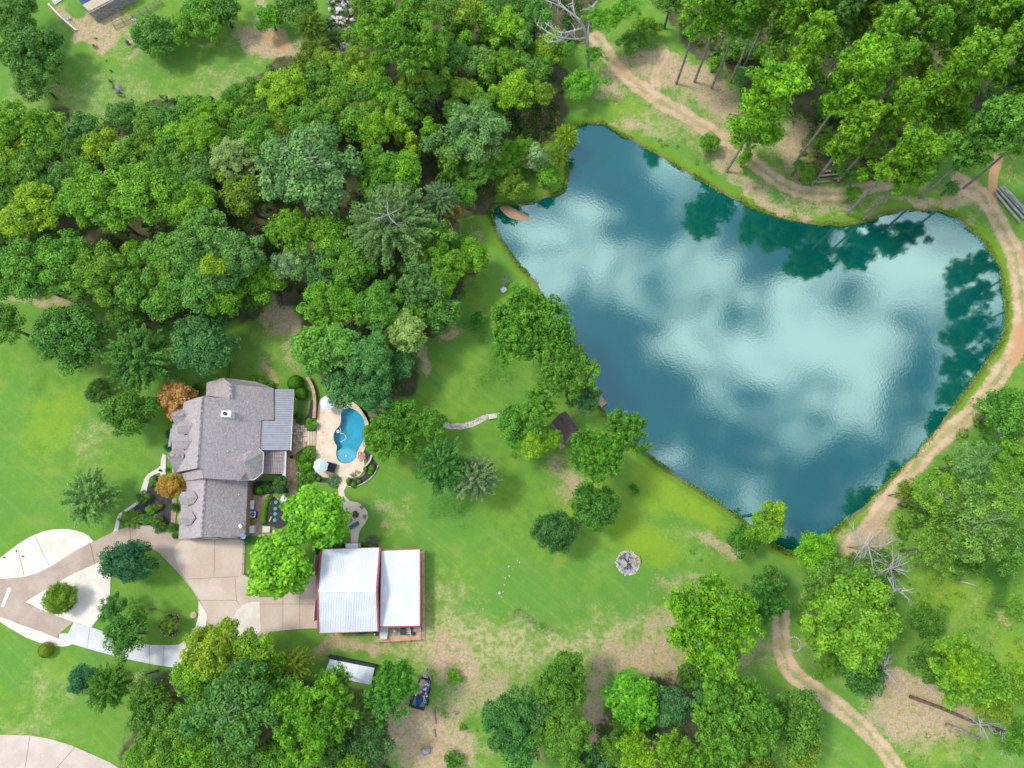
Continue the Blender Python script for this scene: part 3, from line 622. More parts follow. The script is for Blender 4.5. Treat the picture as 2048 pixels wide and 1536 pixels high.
def crown(name, seed, R, nl, lr, per, leaf, squash=.7, jag=.25, up=.35, asp=.62, tall=0, inner=.15, drop=0.0):
    """crown of many lobes; R radius, lobes of radius lr*R carrying `per` leaf faces"""
    r = np.random.RandomState(seed)
    d = unit(r, nl*3); d = d[d[:, 2] > -.35][:nl]; nl = len(d)
    ang = np.arctan2(d[:, 1], d[:, 0])
    out = 1+jag*(np.sin(ang*2+seed)*.5+np.sin(ang*3+seed*1.7)*.4+np.sin(ang*5+seed*.3)*.35)
    rad = R*(r.uniform(inner, 1, nl)**.42)*(1-lr*.6)
    cf = r.rand(nl) < .22; rad = np.where(cf, rad*r.uniform(.1, .75, nl), rad); d[:, 2] = np.where(cf, np.abs(d[:, 2])*1.1+.25, d[:, 2])
    c = d*rad[:, None]; c[:, :2] *= out[:, None]; c[:, 2] *= squash
    if tall: c[:, 2] = c[:, 2]*1.0+ (r.uniform(-1, 1, nl))*tall; k = np.clip(1-(c[:, 2]/(tall+R*squash))*.55, .25, 1.3); c[:, :2] *= k[:, None]
    lrad = R*lr*r.uniform(.5, 1.45, nl)
    lt = r.uniform(.18, .82, nl)
    cnt = np.maximum((per*(lrad/(R*lr))**2).astype(int), 8)
    li = np.repeat(np.arange(nl), cnt); n = len(li)
    dd = unit(r, n); dd[:, 2] = np.where((dd[:, 2] < -.1) & (r.rand(n) < .7), -dd[:, 2], dd[:, 2])
    rr = lrad[li]*(r.uniform(.3, 1, n)**.45)*r.uniform(.85, 1.22, n)
    sq = np.array([1, 1, .75])
    Cc = c[li]+dd*rr[:, None]*sq
    if drop: Cc[:, 2] -= drop*np.hypot(Cc[:, 0], Cc[:, 1])**2/R
    Nn = dd*.8+np.array([0, 0, up])+unit(r, n)*.55
    me, at, n = leaf_mesh(name, Cc, Nn, leaf*r.uniform(.55, 1.25, n), seed+9, M['leaf'], asp)
    me.materials.append(M['leaf'])
    t = np.clip(lt[li]*.55+r.rand(n)*.45, 0, .84); t = np.where(r.rand(n) < .02, .97, t)
    at.data.foreach_set('value', np.repeat(t, 4).astype(np.float32))
    return me, R
def curly(name, seed, R, nt_, tuft, per, leaf, squash=.75, tall=0.0, taper=.5, jag=.2, gaps=.3):
    """pine crown: many small round needle tufts carried on branch ends"""
    r = np.random.RandomState(seed)
    nb = max(int(nt_/9), 6); bd = unit(r, nb*2); bd = bd[bd[:, 2] > -.3][:nb]; nb = len(bd)
    ang = np.arctan2(bd[:, 1], bd[:, 0]); o = 1+jag*(np.sin(ang*3+seed)+np.sin(ang*2+2*seed)*.6)
    bc = bd*(R*np.where(tall > 0, r.uniform(.35, .85, nb), .9*r.rand(nb)**.5))[:, None]; bc[:, :2] *= o[:, None]; bc[:, 2] *= squash
    if tall:
        zt = r.uniform(-1, 1, nb); bc[:, 2] = bc[:, 2]*.4+zt*tall
        bc[:, :2] *= (1-taper*(zt+1)/2)[:, None]
    bi = r.randint(0, nb, nt_)
    tc_ = bc[bi]+unit(r, nt_)*(R*gaps*r.uniform(.3, 1, nt_)[:, None])*np.array([1, 1, .6])
    tr = tuft*r.uniform(.7, 1.3, nt_); lt = r.uniform(.15, .8, nb)[bi]*.6+r.uniform(.1, .9, nt_)*.4
    li = np.repeat(np.arange(nt_), per); n = len(li)
    dd = unit(r, n); dd[:, 2] = np.abs(dd[:, 2])*np.where(r.rand(n) < .8, 1, -1)
    Cc = tc_[li]+dd*(tr[li]*r.uniform(.75, 1.05, n))[:, None]
    Nn = dd+unit(r, n)*.45
    me, at, n = leaf_mesh(name, Cc, Nn, leaf*r.uniform(.6, 1.2, n), seed+3, M['leaf'], .5)
    me.materials.append(M['leaf'])
    t = np.clip(lt[li]*.7+np.clip(dd[:, 2], 0, 1)*.0+r.rand(n)*.3, 0, .84)
    at.data.foreach_set('value', np.repeat(t, 4).astype(np.float32))
    return me, R
def wispy(name, seed, R, nb, per, leaf, squash=.7):
    """fine drooping shoots radiating from the centre"""
    r = np.random.RandomState(seed); d = unit(r, nb*2); d = d[d[:, 2] > -.1][:nb]; nb = len(d)
    L = R*r.uniform(.6, 1.05, nb); li = np.repeat(np.arange(nb), per); n = len(li)
    t = r.uniform(.35, 1, n)**.7
    p = d[li]*(L[li]*t)[:, None]; p[:, 2] *= squash; p[:, 2] -= (t**3)*R*.10
    p += unit(r, n)*(R*.075*(1.15-t)[:, None]+.1)
    dirn = d[li]+unit(r, n)*.5
    Nn = np.cross(dirn, unit(r, n))+np.array([0, 0, .9])
    me, at, n = leaf_mesh(name, p, Nn, leaf*r.uniform(.6, 1.3, n), seed+4, M['leaf'], .33)
    me.materials.append(M['leaf'])
    tt = np.clip(r.uniform(.1, .85, nb)[li]*.6+r.rand(n)*.4, 0, .84); at.data.foreach_set('value', np.repeat(tt, 4).astype(np.float32))
    return me, R
def clipped(name, seed, R, n, leaf):
    r = np.random.RandomState(seed); d = unit(r, n); d[:, 2] = np.abs(d[:, 2])*1.2-.3
    C = d*R*r.uniform(.93, 1.02, n)[:, None]
    me, at, n = leaf_mesh(name, C, d+unit(r, n)*.3, leaf*r.uniform(.7, 1.2, n), seed, M['leaf'])
    me.materials.append(M['leaf']); at.data.foreach_set('value', np.repeat(r.uniform(.2, .7, n), 4).astype(np.float32))
    return me, R
LIB = {
 'oakS': [crown('crown', 11+i, 2.2, 26, .34, 95, .15, .85, .12) for i in range(2)],
 'oakM': [crown('crown', 21+i, 4.0, 62, .24, 120, .20, .72, .2) for i in range(4)],
 'oakL': [crown('crown', 31+i, 6.5, 150, .16, 125, .235, .58, .24) for i in range(4)],
 'tuftM': [curly('crown', 41+i, 4.5, 330, .52, 42, .20, .6, gaps=.34, jag=.1) for i in range(3)],
 'tuftL': [curly('crown', 51+i, 7.0, 760, .60, 42, .23, .5, gaps=.24, jag=.09) for i in range(2)],
 'tall': [curly('crown', 61+i, 3.8, 560, .44, 30, .19, .5, tall=5.2, taper=.45, gaps=.3, jag=.3) for i in range(4)],
 'fine': [wispy('crown', 71+i, 5.0, 190, 75, .20) for i in range(2)],
 'fineL': [wispy('crown', 75+i, 7.5, 300, 75, .24, .55) for i in range(2)],
 'leafy': [crown('crown', 81+i, 5.0, 110, .2, 60, .30, .75, .12, up=.8, asp=.75) for i in range(2)],
 'dense': [crown('crown', 91+i, 4.5, 200, .17, 90, .17, .72, .07, inner=.05) for i in range(2)],
 'sparse': [crown('crown', 95+i, 6.0, 105, .15, 85, .20, .6, .38, inner=.05) for i in range(3)],
 'spire': [crown('crown', 101+i, 1.7, 34, .34, 75, .20, .8, .2, tall=2.2) for i in range(3)],
 'ball': [clipped('foliage', 111, 1.2, 3800, .075)],
 'bush': [crown('foliage', 121+i, 1.0, 22, .36, 60, .10, .8, .15) for i in range(3)],
 'grassy': [wispy('foliage', 125, 1.3, 90, 26, .14, .6)],
}
def branchy(name, seed, R, H, n1, m_, r0=.22, bend=.35, droop=.1):
    """bare limbs: H height where they reach, R spread"""
    rnd = random.Random(seed); mb = MB()
    def grow(p, d, L, rad, lev):
        k = 4 if lev < 2 else 3; pts = [p]; q = p.copy(); dd = d.copy()
        for i in range(k):
            dd = (dd+Vector((rnd.uniform(-1, 1), rnd.uniform(-1, 1), rnd.uniform(-.6, .6)))*bend*.55).normalized()
            q = q+dd*L/k; pts.append(q.copy())
        rr = [rad*(1-.65*i/k) for i in range(k+1)]
        mb.tube(pts, rr, 5 if lev == 0 else 3, False)
        if lev < 3:
            for j in range(rnd.choice((3, 4, 5)) if lev < 2 else 3):
                b = rnd.randint(1, k); s = Vector((rnd.uniform(-1, 1), rnd.uniform(-1, 1), rnd.uniform(-.3, .5)))
                grow(pts[b], (dd*.8+s*.8).normalized(), L*rnd.uniform(.4, .62), rr[b]*.6, lev+1)
    for i in range(n1):
        a = 6.283*i/n1+rnd.uniform(-.4, .4); e = rnd.uniform(.15, .9)
        grow(Vector((0, 0, rnd.uniform(-.25, 0)*H)), Vector((math.cos(a)*math.cos(e), math.sin(a)*math.cos(e), math.sin(e)-droop)), R*rnd.uniform(.5, .8), r0, 0)
    me = bpy.data.meshes.new(name); me.from_pydata([tuple(v) for v in mb.v], [], mb.f); me.materials.append(m_); return me
def limbs_in(seed, R, H):
    rnd = random.Random(seed); mb = MB()
    mb.tube([(0, 0, -.2), (rnd.uniform(-.15, .15), rnd.uniform(-.15, .15), H*.5), (rnd.uniform(-.3, .3), rnd.uniform(-.3, .3), H)], [.04*H+.02, .028*H, .012*H], 7, False)
    for i in range(6):
        a = rnd.uniform(0, 6.28); z = H*rnd.uniform(.55, .9); r = R*rnd.uniform(.5, .85)
        mb.tube([(0, 0, z-.5), (math.cos(a)*r*.5, math.sin(a)*r*.5, z+.3), (math.cos(a)*r, math.sin(a)*r, z+rnd.uniform(.2, .9))], [.018*H, .012*H, .004*H], 4, False)
    return mb
TRUNK = {}
def trunk_mesh(key, seed, R, H, m_):
    k = (key, m_.name)
    if k not in TRUNK:
        mb = limbs_in(seed, R, H); me = bpy.data.meshes.new('trunk'); me.from_pydata([tuple(v) for v in mb.v], [], mb.f); me.materials.append(m_); me.shade_smooth(); TRUNK[k] = me
    return TRUNK[k]
def pine_trunk(seed):
    rnd = random.Random(seed); mb = MB(); H = 20.0
    mb.tube([(0, 0, -.3), (.1, 0, 6), (-.05, .1, 13), (0, 0, H)], [.27, .22, .16, .05], 8, False)
    for i in range(16):
        a = rnd.uniform(0, 6.28); z = rnd.uniform(10.5, 19); r = (2.8-(z-10)*.12)*rnd.uniform(.6, 1)
        mb.tube([(0, 0, z), (math.cos(a)*r*.6, math.sin(a)*r*.6, z+.3), (math.cos(a)*r, math.sin(a)*r, z+.9)], [.07, .05, .02], 4, False)
    me = bpy.data.meshes.new('trunk'); me.from_pydata([tuple(v) for v in mb.v], [], mb.f); me.materials.append(M['bark_pine']); me.shade_smooth(); return me
PT = [pine_trunk(i) for i in range(3)]
TW = [branchy('bare_twigs', 300+i, 4.0, 2, 5, M['deadwood'], .06, .5) for i in range(2)]
LAB_USED = {}
PAL = dict(bright=(.105,.30,.016), yg=(.23,.37,.018), mid=(.085,.25,.022), dark=(.045,.16,.026), teal=(.035,.165,.055), grey=(.105,.235,.07), pale=(.22,.34,.12),
           olive=(.13,.22,.018), orange=(.36,.19,.055), gold=(.33,.20,.03), pine=(.11,.29,.018), pineb=(.15,.34,.014), lime=(.20,.40,.012), deep=(.028,.115,.05))
CW_ = dict(bright='bright green', yg='yellow green', mid='mid green', dark='dark green', teal='bluish dark green', grey='grey green', pale='pale green', olive='olive green', orange='orange leaved', gold='golden leaved', pine='green', pineb='bright green', lime='lime green', deep='deep blue green')
KW = dict(oakS='small round crowned tree', oakM='broad leaved tree', oakL='large spreading broad leaved tree', tuftM='tufted pine tree', tuftL='large tufted pine tree', tall='tall pine tree', fine='feathery tree', fineL='large feathery tree', leafy='full leafed tree', dense='dense round tree', sparse='open crowned tree', spire='slender young tree')
KS = dict(oakS='small tree', oakM='leafy tree', oakL='large tree', tuftM='tufted pine', tuftL='large pine', tall='tall pine', fine='feathery tree', fineL='feathery tree', leafy='leafy tree', dense='round tree', sparse='open tree', spire='slender tree')
CATN = dict(tuftM='pine tree', tuftL='pine tree', tall='pine tree')
TREES = []
rt = random.Random(77)
def tree(u, v, r, kind, col, label=None, h=None, sy=1.0, lean=(0, 0), name=None, twigs=False, rz=None, group=None, cat=None):
    """u, v: crown centre in the photograph; r: crown radius in its pixels"""
    if h is None: h = {'oakS': 3.5, 'oakM': 8, 'oakL': 11, 'tuftM': 12, 'tuftL': 15, 'tall': 16, 'fine': 7, 'fineL': 10, 'leafy': 7, 'dense': 6, 'sparse': 9, 'spire': 5.5}[kind]
    r = r*(1.14 if kind == 'tall' else 1.09)
    if kind == 'tall': h = h*1.25
    if kind == 'sparse' and u > 1780 and v > 800: h = h*1.08
    p = P(u, v, h); R = r*mpp(p)
    lst = LIB[kind]; me, R0 = lst[len(TREES) % len(lst)]; s = R/R0
    base = Vector((p.x-lean[0], p.y-lean[1], 0))
    nm = name or ('pine_tree' if kind in CATN else 'tree')
    root = thing(nm, base, label, cat or CATN.get(kind, 'tree'), group)
    o = bpy.data.objects.new('crown', me); COL.objects.link(o); o.parent = root
    szz = s if kind not in ('tall',) else max(s, .85)
    o.location = (lean[0], lean[1], h); o.scale = (s, s*sy, szz); o.rotation_euler = (0, 0, rt.uniform(0, 6.28) if rz is None else rz)
    c = PAL[col] if isinstance(col, str) else col; j = rt.uniform(.88, 1.12); bl = (.5 if label is None else (.38 if col in ('yg', 'lime', 'dark', 'teal', 'deep') else .15)); c = tuple(a*(1-bl)+b*bl for a, b in zip(c, (.125, .29, .02)))
    o.color = (c[0]*j*rt.uniform(.9, 1.1), c[1]*j, c[2]*j*rt.uniform(.8, 1.2), 1)
    if kind == 'tall':
        t = bpy.data.objects.new('trunk', PT[len(TREES) % 3]); t.scale = (1, 1, (h+3)/20.0)
        if lean != (0, 0):
            t.rotation_euler = (math.atan2(-lean[1], h), math.atan2(lean[0], h), 0)
    else:
        H0 = 8.0; t = bpy.data.objects.new('trunk', trunk_mesh(kind, 5, R0*1.0, H0, M['bark_pine'] if kind in CATN else M['bark'])); t.scale = (s, s, (h+.2)/H0)
        if lean != (0, 0): t.rotation_euler = (math.atan2(-lean[1], h), math.atan2(lean[0], h), 0)
    COL.objects.link(t); t.parent = root
    if twigs:
        w = bpy.data.objects.new('bare_twigs', TW[len(TREES) % 2]); COL.objects.link(w); w.parent = root
        w.location = (lean[0], lean[1], h+R*.42); k = R/5.0*(twigs if isinstance(twigs, (int, float)) and twigs is not True else 1); w.scale = (k, k, k*.7); w.rotation_euler = (0, 0, rt.uniform(0, 6.28))
    TREES.append(dict(o=root, u=u, v=v, r=r, kind=kind, col=col, label=label, h=h))
    return root
T = tree
# --- top left lawn
T(60,108,62,'oakL','dark','large dark green tree on the top left lawn beside the long curb', h=5.5)
T(80,165,44,'sparse','dark','thin crowned dark tree just below the large one on the top left lawn', h=5)
T(25,25,48,'oakL','dark','dark green tree filling the top left corner of the photo', h=6)
T(312,76,44,'dense','dark','round dark bush-like tree below the wire fence at the top', h=4)
T(362,48,22,'oakS','bright','small bright green tree between the round dark one and the fence end')
T(402,42,50,'oakL','mid','broad tree right of the end of the wire fence', h=5)
T(446,20,38,'oakM','dark','dark tree at the top edge left of the bare earth slope', h=4.5)
T(540,34,28,'oakM','bright','low bright green tree on the bare earth slope at the top', h=3.5)
T(592,14,42,'oakM','dark','dark tree at the top edge left of the white rock pile', h=5)
T(622,50,34,'fine','olive','yellow green feathery cedar left of the white rock pile', h=7)
T(638,105,38,'fine','olive','lower feathery cedar left of the white rock pile', h=6)
T(672,75,22,'fine','grey','small pale grey green tree overhanging the white rocks', h=4)
T(612,130,32,'fine','olive','dark olive cedar below the two yellow green cedars', h=5)
# --- upper wood
T(803,62,80,'tuftL','pine','big pine with its bare trunk visible below the crown in the upper wood', h=17)
for a in [(735,20,34,'oakM','dark'),(715,75,30,'oakM','bright'),(708,120,34,'sparse','olive'),(742,135,30,'oakM','bright'),(935,22,36,'oakM','yg'),(925,62,26,'spire','olive'),(975,58,24,'spire','bright'),(890,30,34,'oakM','dark'),(985,18,34,'oakM','teal'),
 (1018,48,34,'oakM','lime'),(1000,82,24,'spire','bright'),(885,90,28,'oakM','dark'),(912,112,30,'oakM','teal'),(958,128,33,'oakM','grey'),(935,95,20,'spire','mid'),(1005,128,28,'oakM','bright'),(1045,100,28,'spire','dark'),(1068,140,34,'oakM','dark'),
 (980,160,26,'spire','mid'),(898,172,22,'spire','mid'),(932,180,26,'oakM','yg'),(1012,150,20,'spire','olive'),(1032,182,40,'oakM','lime'),(962,205,26,'oakM','mid'),(910,222,26,'oakM','dark'),(890,145,24,'spire','bright'),(866,170,26,'oakM','mid'),(842,205,26,'spire','dark'),
 (1070,30,36,'oakM','teal'),(1045,8,30,'oakM','dark'),(1085,185,24,'oakM','olive'),(995,205,24,'spire','bright'),(862,128,24,'oakM','mid'),(820,140,26,'sparse','grey')]: T(*a)
T(1102,95,36,'oakM','lime','bright tree under the left limbs of the bare limbed tree', h=6)
for a in [(718,158,36,'oakM','yg'),(755,186,38,'oakM','bright'),(695,146,34,'oakM','bright'),(655,128,30,'oakM','olive'),(640,172,40,'oakM','mid'),(684,190,38,'oakM','mid'),(720,205,34,'oakM','dark'),(790,205,30,'oakM','mid'),(825,160,28,'oakM','yg'),
 (622,246,46,'oakL','mid'),(668,232,38,'oakM','olive'),(707,244,38,'oakM','mid'),(600,205,34,'oakM','bright'),(524,222,34,'oakM','dark'),(745,225,30,'oakM','olive'),(575,262,34,'oakM','olive'),(655,275,30,'oakM','mid')]: T(*a)
T(563,183,50,'oakL','lime','bright yellow green tree with white twigs at the top left of the wood', h=10, twigs=.5)
T(752,258,42,'sparse','lime','bright yellow tree left of the bare white twigs in the middle wood', h=11)
T(800,262,24,'spire','lime','slender yellow tree among the bare white twigs', h=8, twigs=1.3)
T(826,292,18,'spire','yg','narrow yellow green tree just below the bare white twigs', h=8)
T(862,268,22,'spire','bright','columnar green tree right of the bare white twigs', h=8)
T(820,235,26,'spire','mid','slender tree with white twigs above the yellow trees', h=8, twigs=1.1)
T(945,265,70,'sparse','grey','large grey green open tree left of the pond inlet', h=11, twigs=.35)
T(905,330,30,'spire','mid','slender tree below the grey green open tree', h=7)
T(928,384,28,'oakM','mid','small tree with a bare branch above the pond sand bar', h=6, twigs=.8)
T(960,345,34,'sparse','mid','open green tree right of the slender one near the inlet', h=7)
T(1072,318,22,'spire','pale','slim pale yellow tree in the tall growth by the cove', h=4, twigs=.5)
T(1132,272,26,'fine','yg','pale yellow bush-like tree at the tip of the cove', h=4)
T(1118,310,22,'fine','olive','yellowish tree on the bank below the cove tip', h=3.5)
T(1035,300,30,'sparse','bright','light green tree in the tall growth left of the cove', h=5)
T(1000,330,30,'sparse','mid','thin tree in the tall growth right of the grey green open tree', h=5)
T(1022,372,30,'oakM','olive','low tree at the bank above the sand bar', h=4)
T(1090,358,24,'oakS','bright','low bush tree on the point of the bank', h=3)
# --- left wood
for a in [(22,245,44,'oakL','bright'),(78,268,46,'oakM','mid'),(118,268,34,'oakM','bright'),(28,308,46,'oakM','yg'),(75,330,42,'oakM','mid'),(15,355,40,'oakM','mid'),(92,300,34,'oakM','dark'),(130,360,36,'oakM','teal'),(20,400,34,'oakM','dark'),
 (243,230,30,'oakM','teal'),(175,268,38,'oakM','teal'),(150,300,30,'oakM','dark'),(205,292,38,'oakM','yg'),(248,312,36,'oakM','mid'),(300,245,36,'oakM','mid'),(290,285,34,'oakM','olive'),(330,240,34,'oakM','teal'),(355,275,38,'oakM','bright'),
 (402,266,46,'oakL','bright'),(330,322,38,'oakM','mid'),(372,318,30,'oakM','dark'),(410,325,44,'oakM','grey'),(420,228,34,'oakM','bright'),(380,225,34,'oakM','mid'),(345,362,38,'oakM','mid'),(390,368,34,'oakM','teal'),
 (460,232,36,'oakM','bright'),(480,262,34,'oakM','mid'),(575,228,32,'oakM','olive'),(540,250,30,'oakM','mid'),(445,278,30,'oakM','dark'),(470,200,30,'oakM','dark'),(505,190,28,'oakM','mid'),(290,350,28,'oakM','dark'),(70,375,30,'oakM','dark'),(165,335,30,'oakM','mid'),
 (10,470,40,'oakM','dark'),(90,478,34,'oakM','dark'),(20,430,28,'oakM','teal')]: T(*a)
T(469,318,46,'sparse','pale','pale dusty green tree left of the big grey green oak', h=11)
T(522,285,40,'oakM','mid','mid green tree with white twigs at the upper left of the grey green oak', h=10, twigs=.6)
T(618,342,98,'oakL','grey','big grey green oak in the middle of the wood with pale limbs showing', h=15, twigs=.8, sy=.92)
T(192,400,66,'oakL','bright','large bright green tree, left half of the broad double crown in the left wood', h=13)
T(284,385,68,'oakL','bright','large bright green tree, right half of the broad double crown in the left wood', h=13)
T(64,424,58,'oakL','yg','yellow green tree near the left edge of the wood', h=12)
T(388,415,56,'oakL','bright','green tree between the double crown and the big grey green oak', h=12)
T(480,385,46,'oakM','olive','dark yellowish tree against the left side of the grey green oak', h=9)
T(264,500,28,'oakS','lime','small lime green tree between the large crowns of the left wood', h=9)
T(400,480,64,'oakL',(.10,.25,.05),'pale leaved tree, uppermost of the big crowns above the house', h=13)
T(462,512,62,'oakL',(.08,.23,.05),'pale leaved tree, rightmost of the big crowns above the house', h=13)
T(335,515,58,'oakL','mid','green tree, leftmost of the big crowns above the house', h=12)
T(400,560,62,'oakL',(.07,.22,.035),'green tree, lowest of the big crowns above the house', h=11)
T(425,532,24,'oakS','yg','small yellow green crown in front of the big crowns above the house', h=16)
T(137,525,62,'oakL','mid','wide mid green tree on the lower edge of the left wood, second from left', h=11)
T(200,545,56,'oakL',(.10,.25,.022),'yellow speckled tree on the lower edge of the left wood', h=11)
T(36,545,62,'oakL','mid','wide tree at the left edge of the photo above the lawn', h=11)
T(278,575,46,'oakM','mid','mid green tree on the lower edge of the wood above the feathery tree', h=9)
T(330,600,42,'oakM','mid','green tree just above the bluish round lawn tree', h=8)
T(450,590,42,'oakM','bright','bright tree at the wood edge left of the bare clearing', h=9)
T(525,560,42,'oakM','bright','bright green tree directly above the bare clearing', h=9)
T(500,600,26,'oakM','dark','dark tree at the left corner of the bare clearing', h=6)
T(258,632,36,'oakM','dark','dark tree behind the feathery lawn tree', h=6)
T(584,462,46,'tuftM','pine','bright tufted tree just below the grey green oak', h=12)
T(652,470,42,'oakM','bright','green tree right of the tufted tree below the grey green oak', h=11)
T(700,462,30,'oakM','mid','small green tree below the right side of the grey green oak', h=9)
T(580,526,36,'sparse','pale','pale yellow flecked tree above the bare clearing', h=10)
T(640,545,46,'oakM',(.07,.18,.05),'greyish green tree left of the yellow flecked one', h=9)
T(700,522,56,'oakL',(.075,.21,.02),'large yellow flecked green tree in the middle of the wood', h=11)
T(755,345,50,'oakL','bright','green tree above the pale silver willow', h=11)
T(806,345,40,'oakM','bright','bright tree above and right of the pale silver willow', h=10)
T(784,448,88,'fineL',(.125,.24,.085),'pale silver green willow-like tree in the right part of the wood', h=13, twigs=.7)
T(730,420,34,'oakM','olive','olive tree in the shade between the oak and the silver willow', h=7)
T(880,400,40,'fine',(.12,.22,.08),'small silver green tree at the wood edge by the pond inlet', h=9)
T(905,418,22,'oakM','gold','rusty gold tree behind the silver green tree at the wood edge', h=5)
T(868,470,40,'oakM','mid','green tree left of the bare white snag', h=9)
T(910,500,30,'oakM','mid','green tree below the bare white snag', h=6)
T(885,540,50,'oakL','bright','bright tree on the wood edge facing the pond lawn', h=9)
T(945,515,36,'oakM','bright','bright outermost tree on the wood edge facing the pond lawn', h=7)
T(838,565,48,'tuftM','grey','grey green tufted tree inside the wood edge', h=10)
T(790,545,30,'oakM','olive','yellowish tree in the gap right of the flecked tree', h=5)
T(752,505,34,'oakM','mid','mid green tree under the silver willow', h=9)
T(850,520,34,'oakM','mid','mid green tree between the silver willow and the grey tufted tree', h=8)
T(872,625,44,'oakM','dark','dark tree on the corner of the wood above the bare strip', h=7)
T(825,610,40,'oakM','mid','mid green tree above the yellow blossomed tree', h=8)
T(656,612,54,'oakL','bright','broad tree right of the bare clearing', h=11)
T(756,612,48,'oakL',(.07,.24,.02),'green tree between the broad tree and the yellow blossomed one', h=11)
T(706,575,34,'oakM','mid','mid green tree behind the two broad trees over the pool', h=8)
T(808,660,42,'leafy',(.25,.36,.07),'tree flecked with pale yellow blossom above the pool', h=9)
T(630,700,48,'leafy',(.09,.26,.03),'light leaved tree above the curved wall by the pool', h=11)
T(676,690,44,'leafy',(.08,.25,.03),'light leaved tree directly above the pool terrace', h=11)
T(738,705,50,'oakL','teal','bluish green tree above the pool', h=11)
T(798,725,34,'oakM','teal','bluish green tree at the right edge of the group above the pool', h=7)
T(690,770,44,'oakM','teal','tree overhanging the white umbrella at the pool', h=8)
T(745,775,48,'oakL',(.035,.15,.04),'tree overhanging the top end of the pool', h=9)
T(775,700,26,'oakM','mid','small tree tucked under the yellow blossomed tree', h=6)
# --- lawn trees left of the house
T(143,677,68,'dense',(.045,.17,.025),'large round glossy dark tree on the left lawn', h=6.5)
T(284,718,72,'fine',(.075,.22,.03),'feathery green tree on the lawn above the orange bush', h=7)
T(411,684,62,'dense',(.045,.16,.04),'round bluish green tree above the house', h=6.5)
T(14,652,40,'oakM','dark','dark tree cut by the left edge above the lawn', h=6)
T(195,783,24,'dense',(.055,.13,.02),'small olive tree in a brown mulch ring on the left lawn', h=2.5)
T(257,830,48,'oakM',(.06,.22,.02),'bright green tree left of the house front', h=5.5)
T(181,996,55,'fine',(.13,.28,.06),'round pale green willow-like tree alone on the left lawn', h=5)
T(354,798,37,'leafy','orange','orange leaved maple at the upper left corner of the house', h=4, cat='tree')
T(339,972,26,'leafy','gold','golden leaved maple in the front bed of the house', h=4)
# --- right of the pool
T(786,866,58,'oakL',(.065,.22,.016),'dense green tree right of the pool', h=7)
T(806,822,22,'oakM',(.055,.2,.016),'small tree above the dense tree right of the pool', h=6)
T(856,849,34,'oakM','mid','green tree at the start of the stone path', h=6)
T(884,930,56,'fine',(.055,.23,.03),'feathery bright green tree left of the pale one on the middle lawn', h=8)
T(948,957,50,'fine',(.16,.27,.10),'pale grey green tree on the middle lawn', h=7)
T(1062,655,78,'tuftL',(.075,.25,.018),'large tufted pine on the left shore of the pond', h=13, sy=1.0)
T(1132,742,62,'tuftL',(.085,.22,.03),'tufted pine below the large one on the left shore', h=12)
T(1166,795,33,'dense','deep','dark blue green tree beside the small dock', h=8)
T(1075,818,43,'tuftM',(.085,.27,.02),'tufted tree left of the brown roofed pavilion', h=10)
T(1026,846,36,'oakM',(.07,.24,.02),'green tree at the end of the white footbridge', h=7)
T(1040,888,30,'sparse','mid','thin green tree below the footbridge tree', h=6)
T(1068,892,28,'oakM','lime','yellow green tree below the pavilion', h=7)
T(1101,876,22,'oakM',(.12,.32,.015),'bright green tree touching the pavilion steps', h=7)
T(1196,908,54,'tuftL',(.075,.27,.018),'large tufted pine below the pavilion', h=12)
T(1255,862,46,'tuftM',(.08,.24,.03),'tufted pine leaning over the water right of the pavilion', h=11)
T(1188,1010,47,'dense',(.04,.18,.022),'round dark green tree below the large pine', h=6.5)
T(1109,1062,42,'dense',(.025,.12,.025),'very dark round tree on the open lawn', h=6)
# --- near the house and barn
T(628,1030,62,'leafy',(.115,.35,.014),'bright green maple beside the fire pit patio', h=8)
T(560,1128,64,'leafy',(.135,.345,.014),'bright yellow green maple between the court and the barn', h=8, sy=.95)
# --- drive island and lower left
T(260,1121,54,'dense',(.022,.10,.055),'dark blue green holly tree at the top of the drive island', h=4.5, sy=.72, rz=0)
T(122,1196,31,'dense',(.13,.27,.014),'round bright bush in the cream paved wedge of the drive', h=2.2, cat='bush')
T(224,1214,28,'sparse',(.045,.17,.03),'small thin tree at the left of the drive island', h=4)
T(254,1272,42,'oakM',(.055,.2,.028),'small tree overhanging the new white drive section', h=5)
T(276,1222,22,'sparse','mid','thin upright tree above the one over the white drive', h=5)
T(340,1250,21,'sparse','olive','young tree in the round mulch ring of the drive island', h=2.5)
T(163,1358,28,'oakM',(.03,.12,.06),'bluish dark tree at the upper left of the lower left wood', h=5)
T(218,1376,48,'fine',(.055,.18,.02),'feathery green tree right of the bluish one', h=6)
T(282,1352,18,'oakS','pale','small pale sprig tree beside the feathery tree', h=5)
T(300,1412,46,'oakM',(.06,.17,.018),'olive tree below the lawn strip of the drive', h=7)
T(428,1300,58,'oakL',(.19,.34,.016),'yellow green tree over the lower end of the drive', h=11)
T(500,1308,44,'oakM',(.16,.31,.018),'yellow green tree right of the one over the drive end', h=10)
T(538,1330,34,'oakM','bright','green tree beside the yellow green pair', h=8)
T(590,1328,36,'fine',(.13,.22,.015),'rusty olive tree left of the white roofed shelter', h=7)
T(395,1352,44,'oakM','bright','green tree behind the yellow green tree at the drive end', h=10)
T(468,1420,84,'oakL',(.045,.17,.03),'very large dark green tree in the lower left wood', h=13, twigs=.5)
T(395,1440,58,'oakL',(.06,.19,.02),'large tree left of the very large dark one', h=11)
T(340,1450,44,'oakM',(.07,.2,.02),'tree on the left flank of the lower left wood', h=9)
T(565,1400,44,'oakM','mid','green tree between the large dark tree and the big tufted pine', h=9)
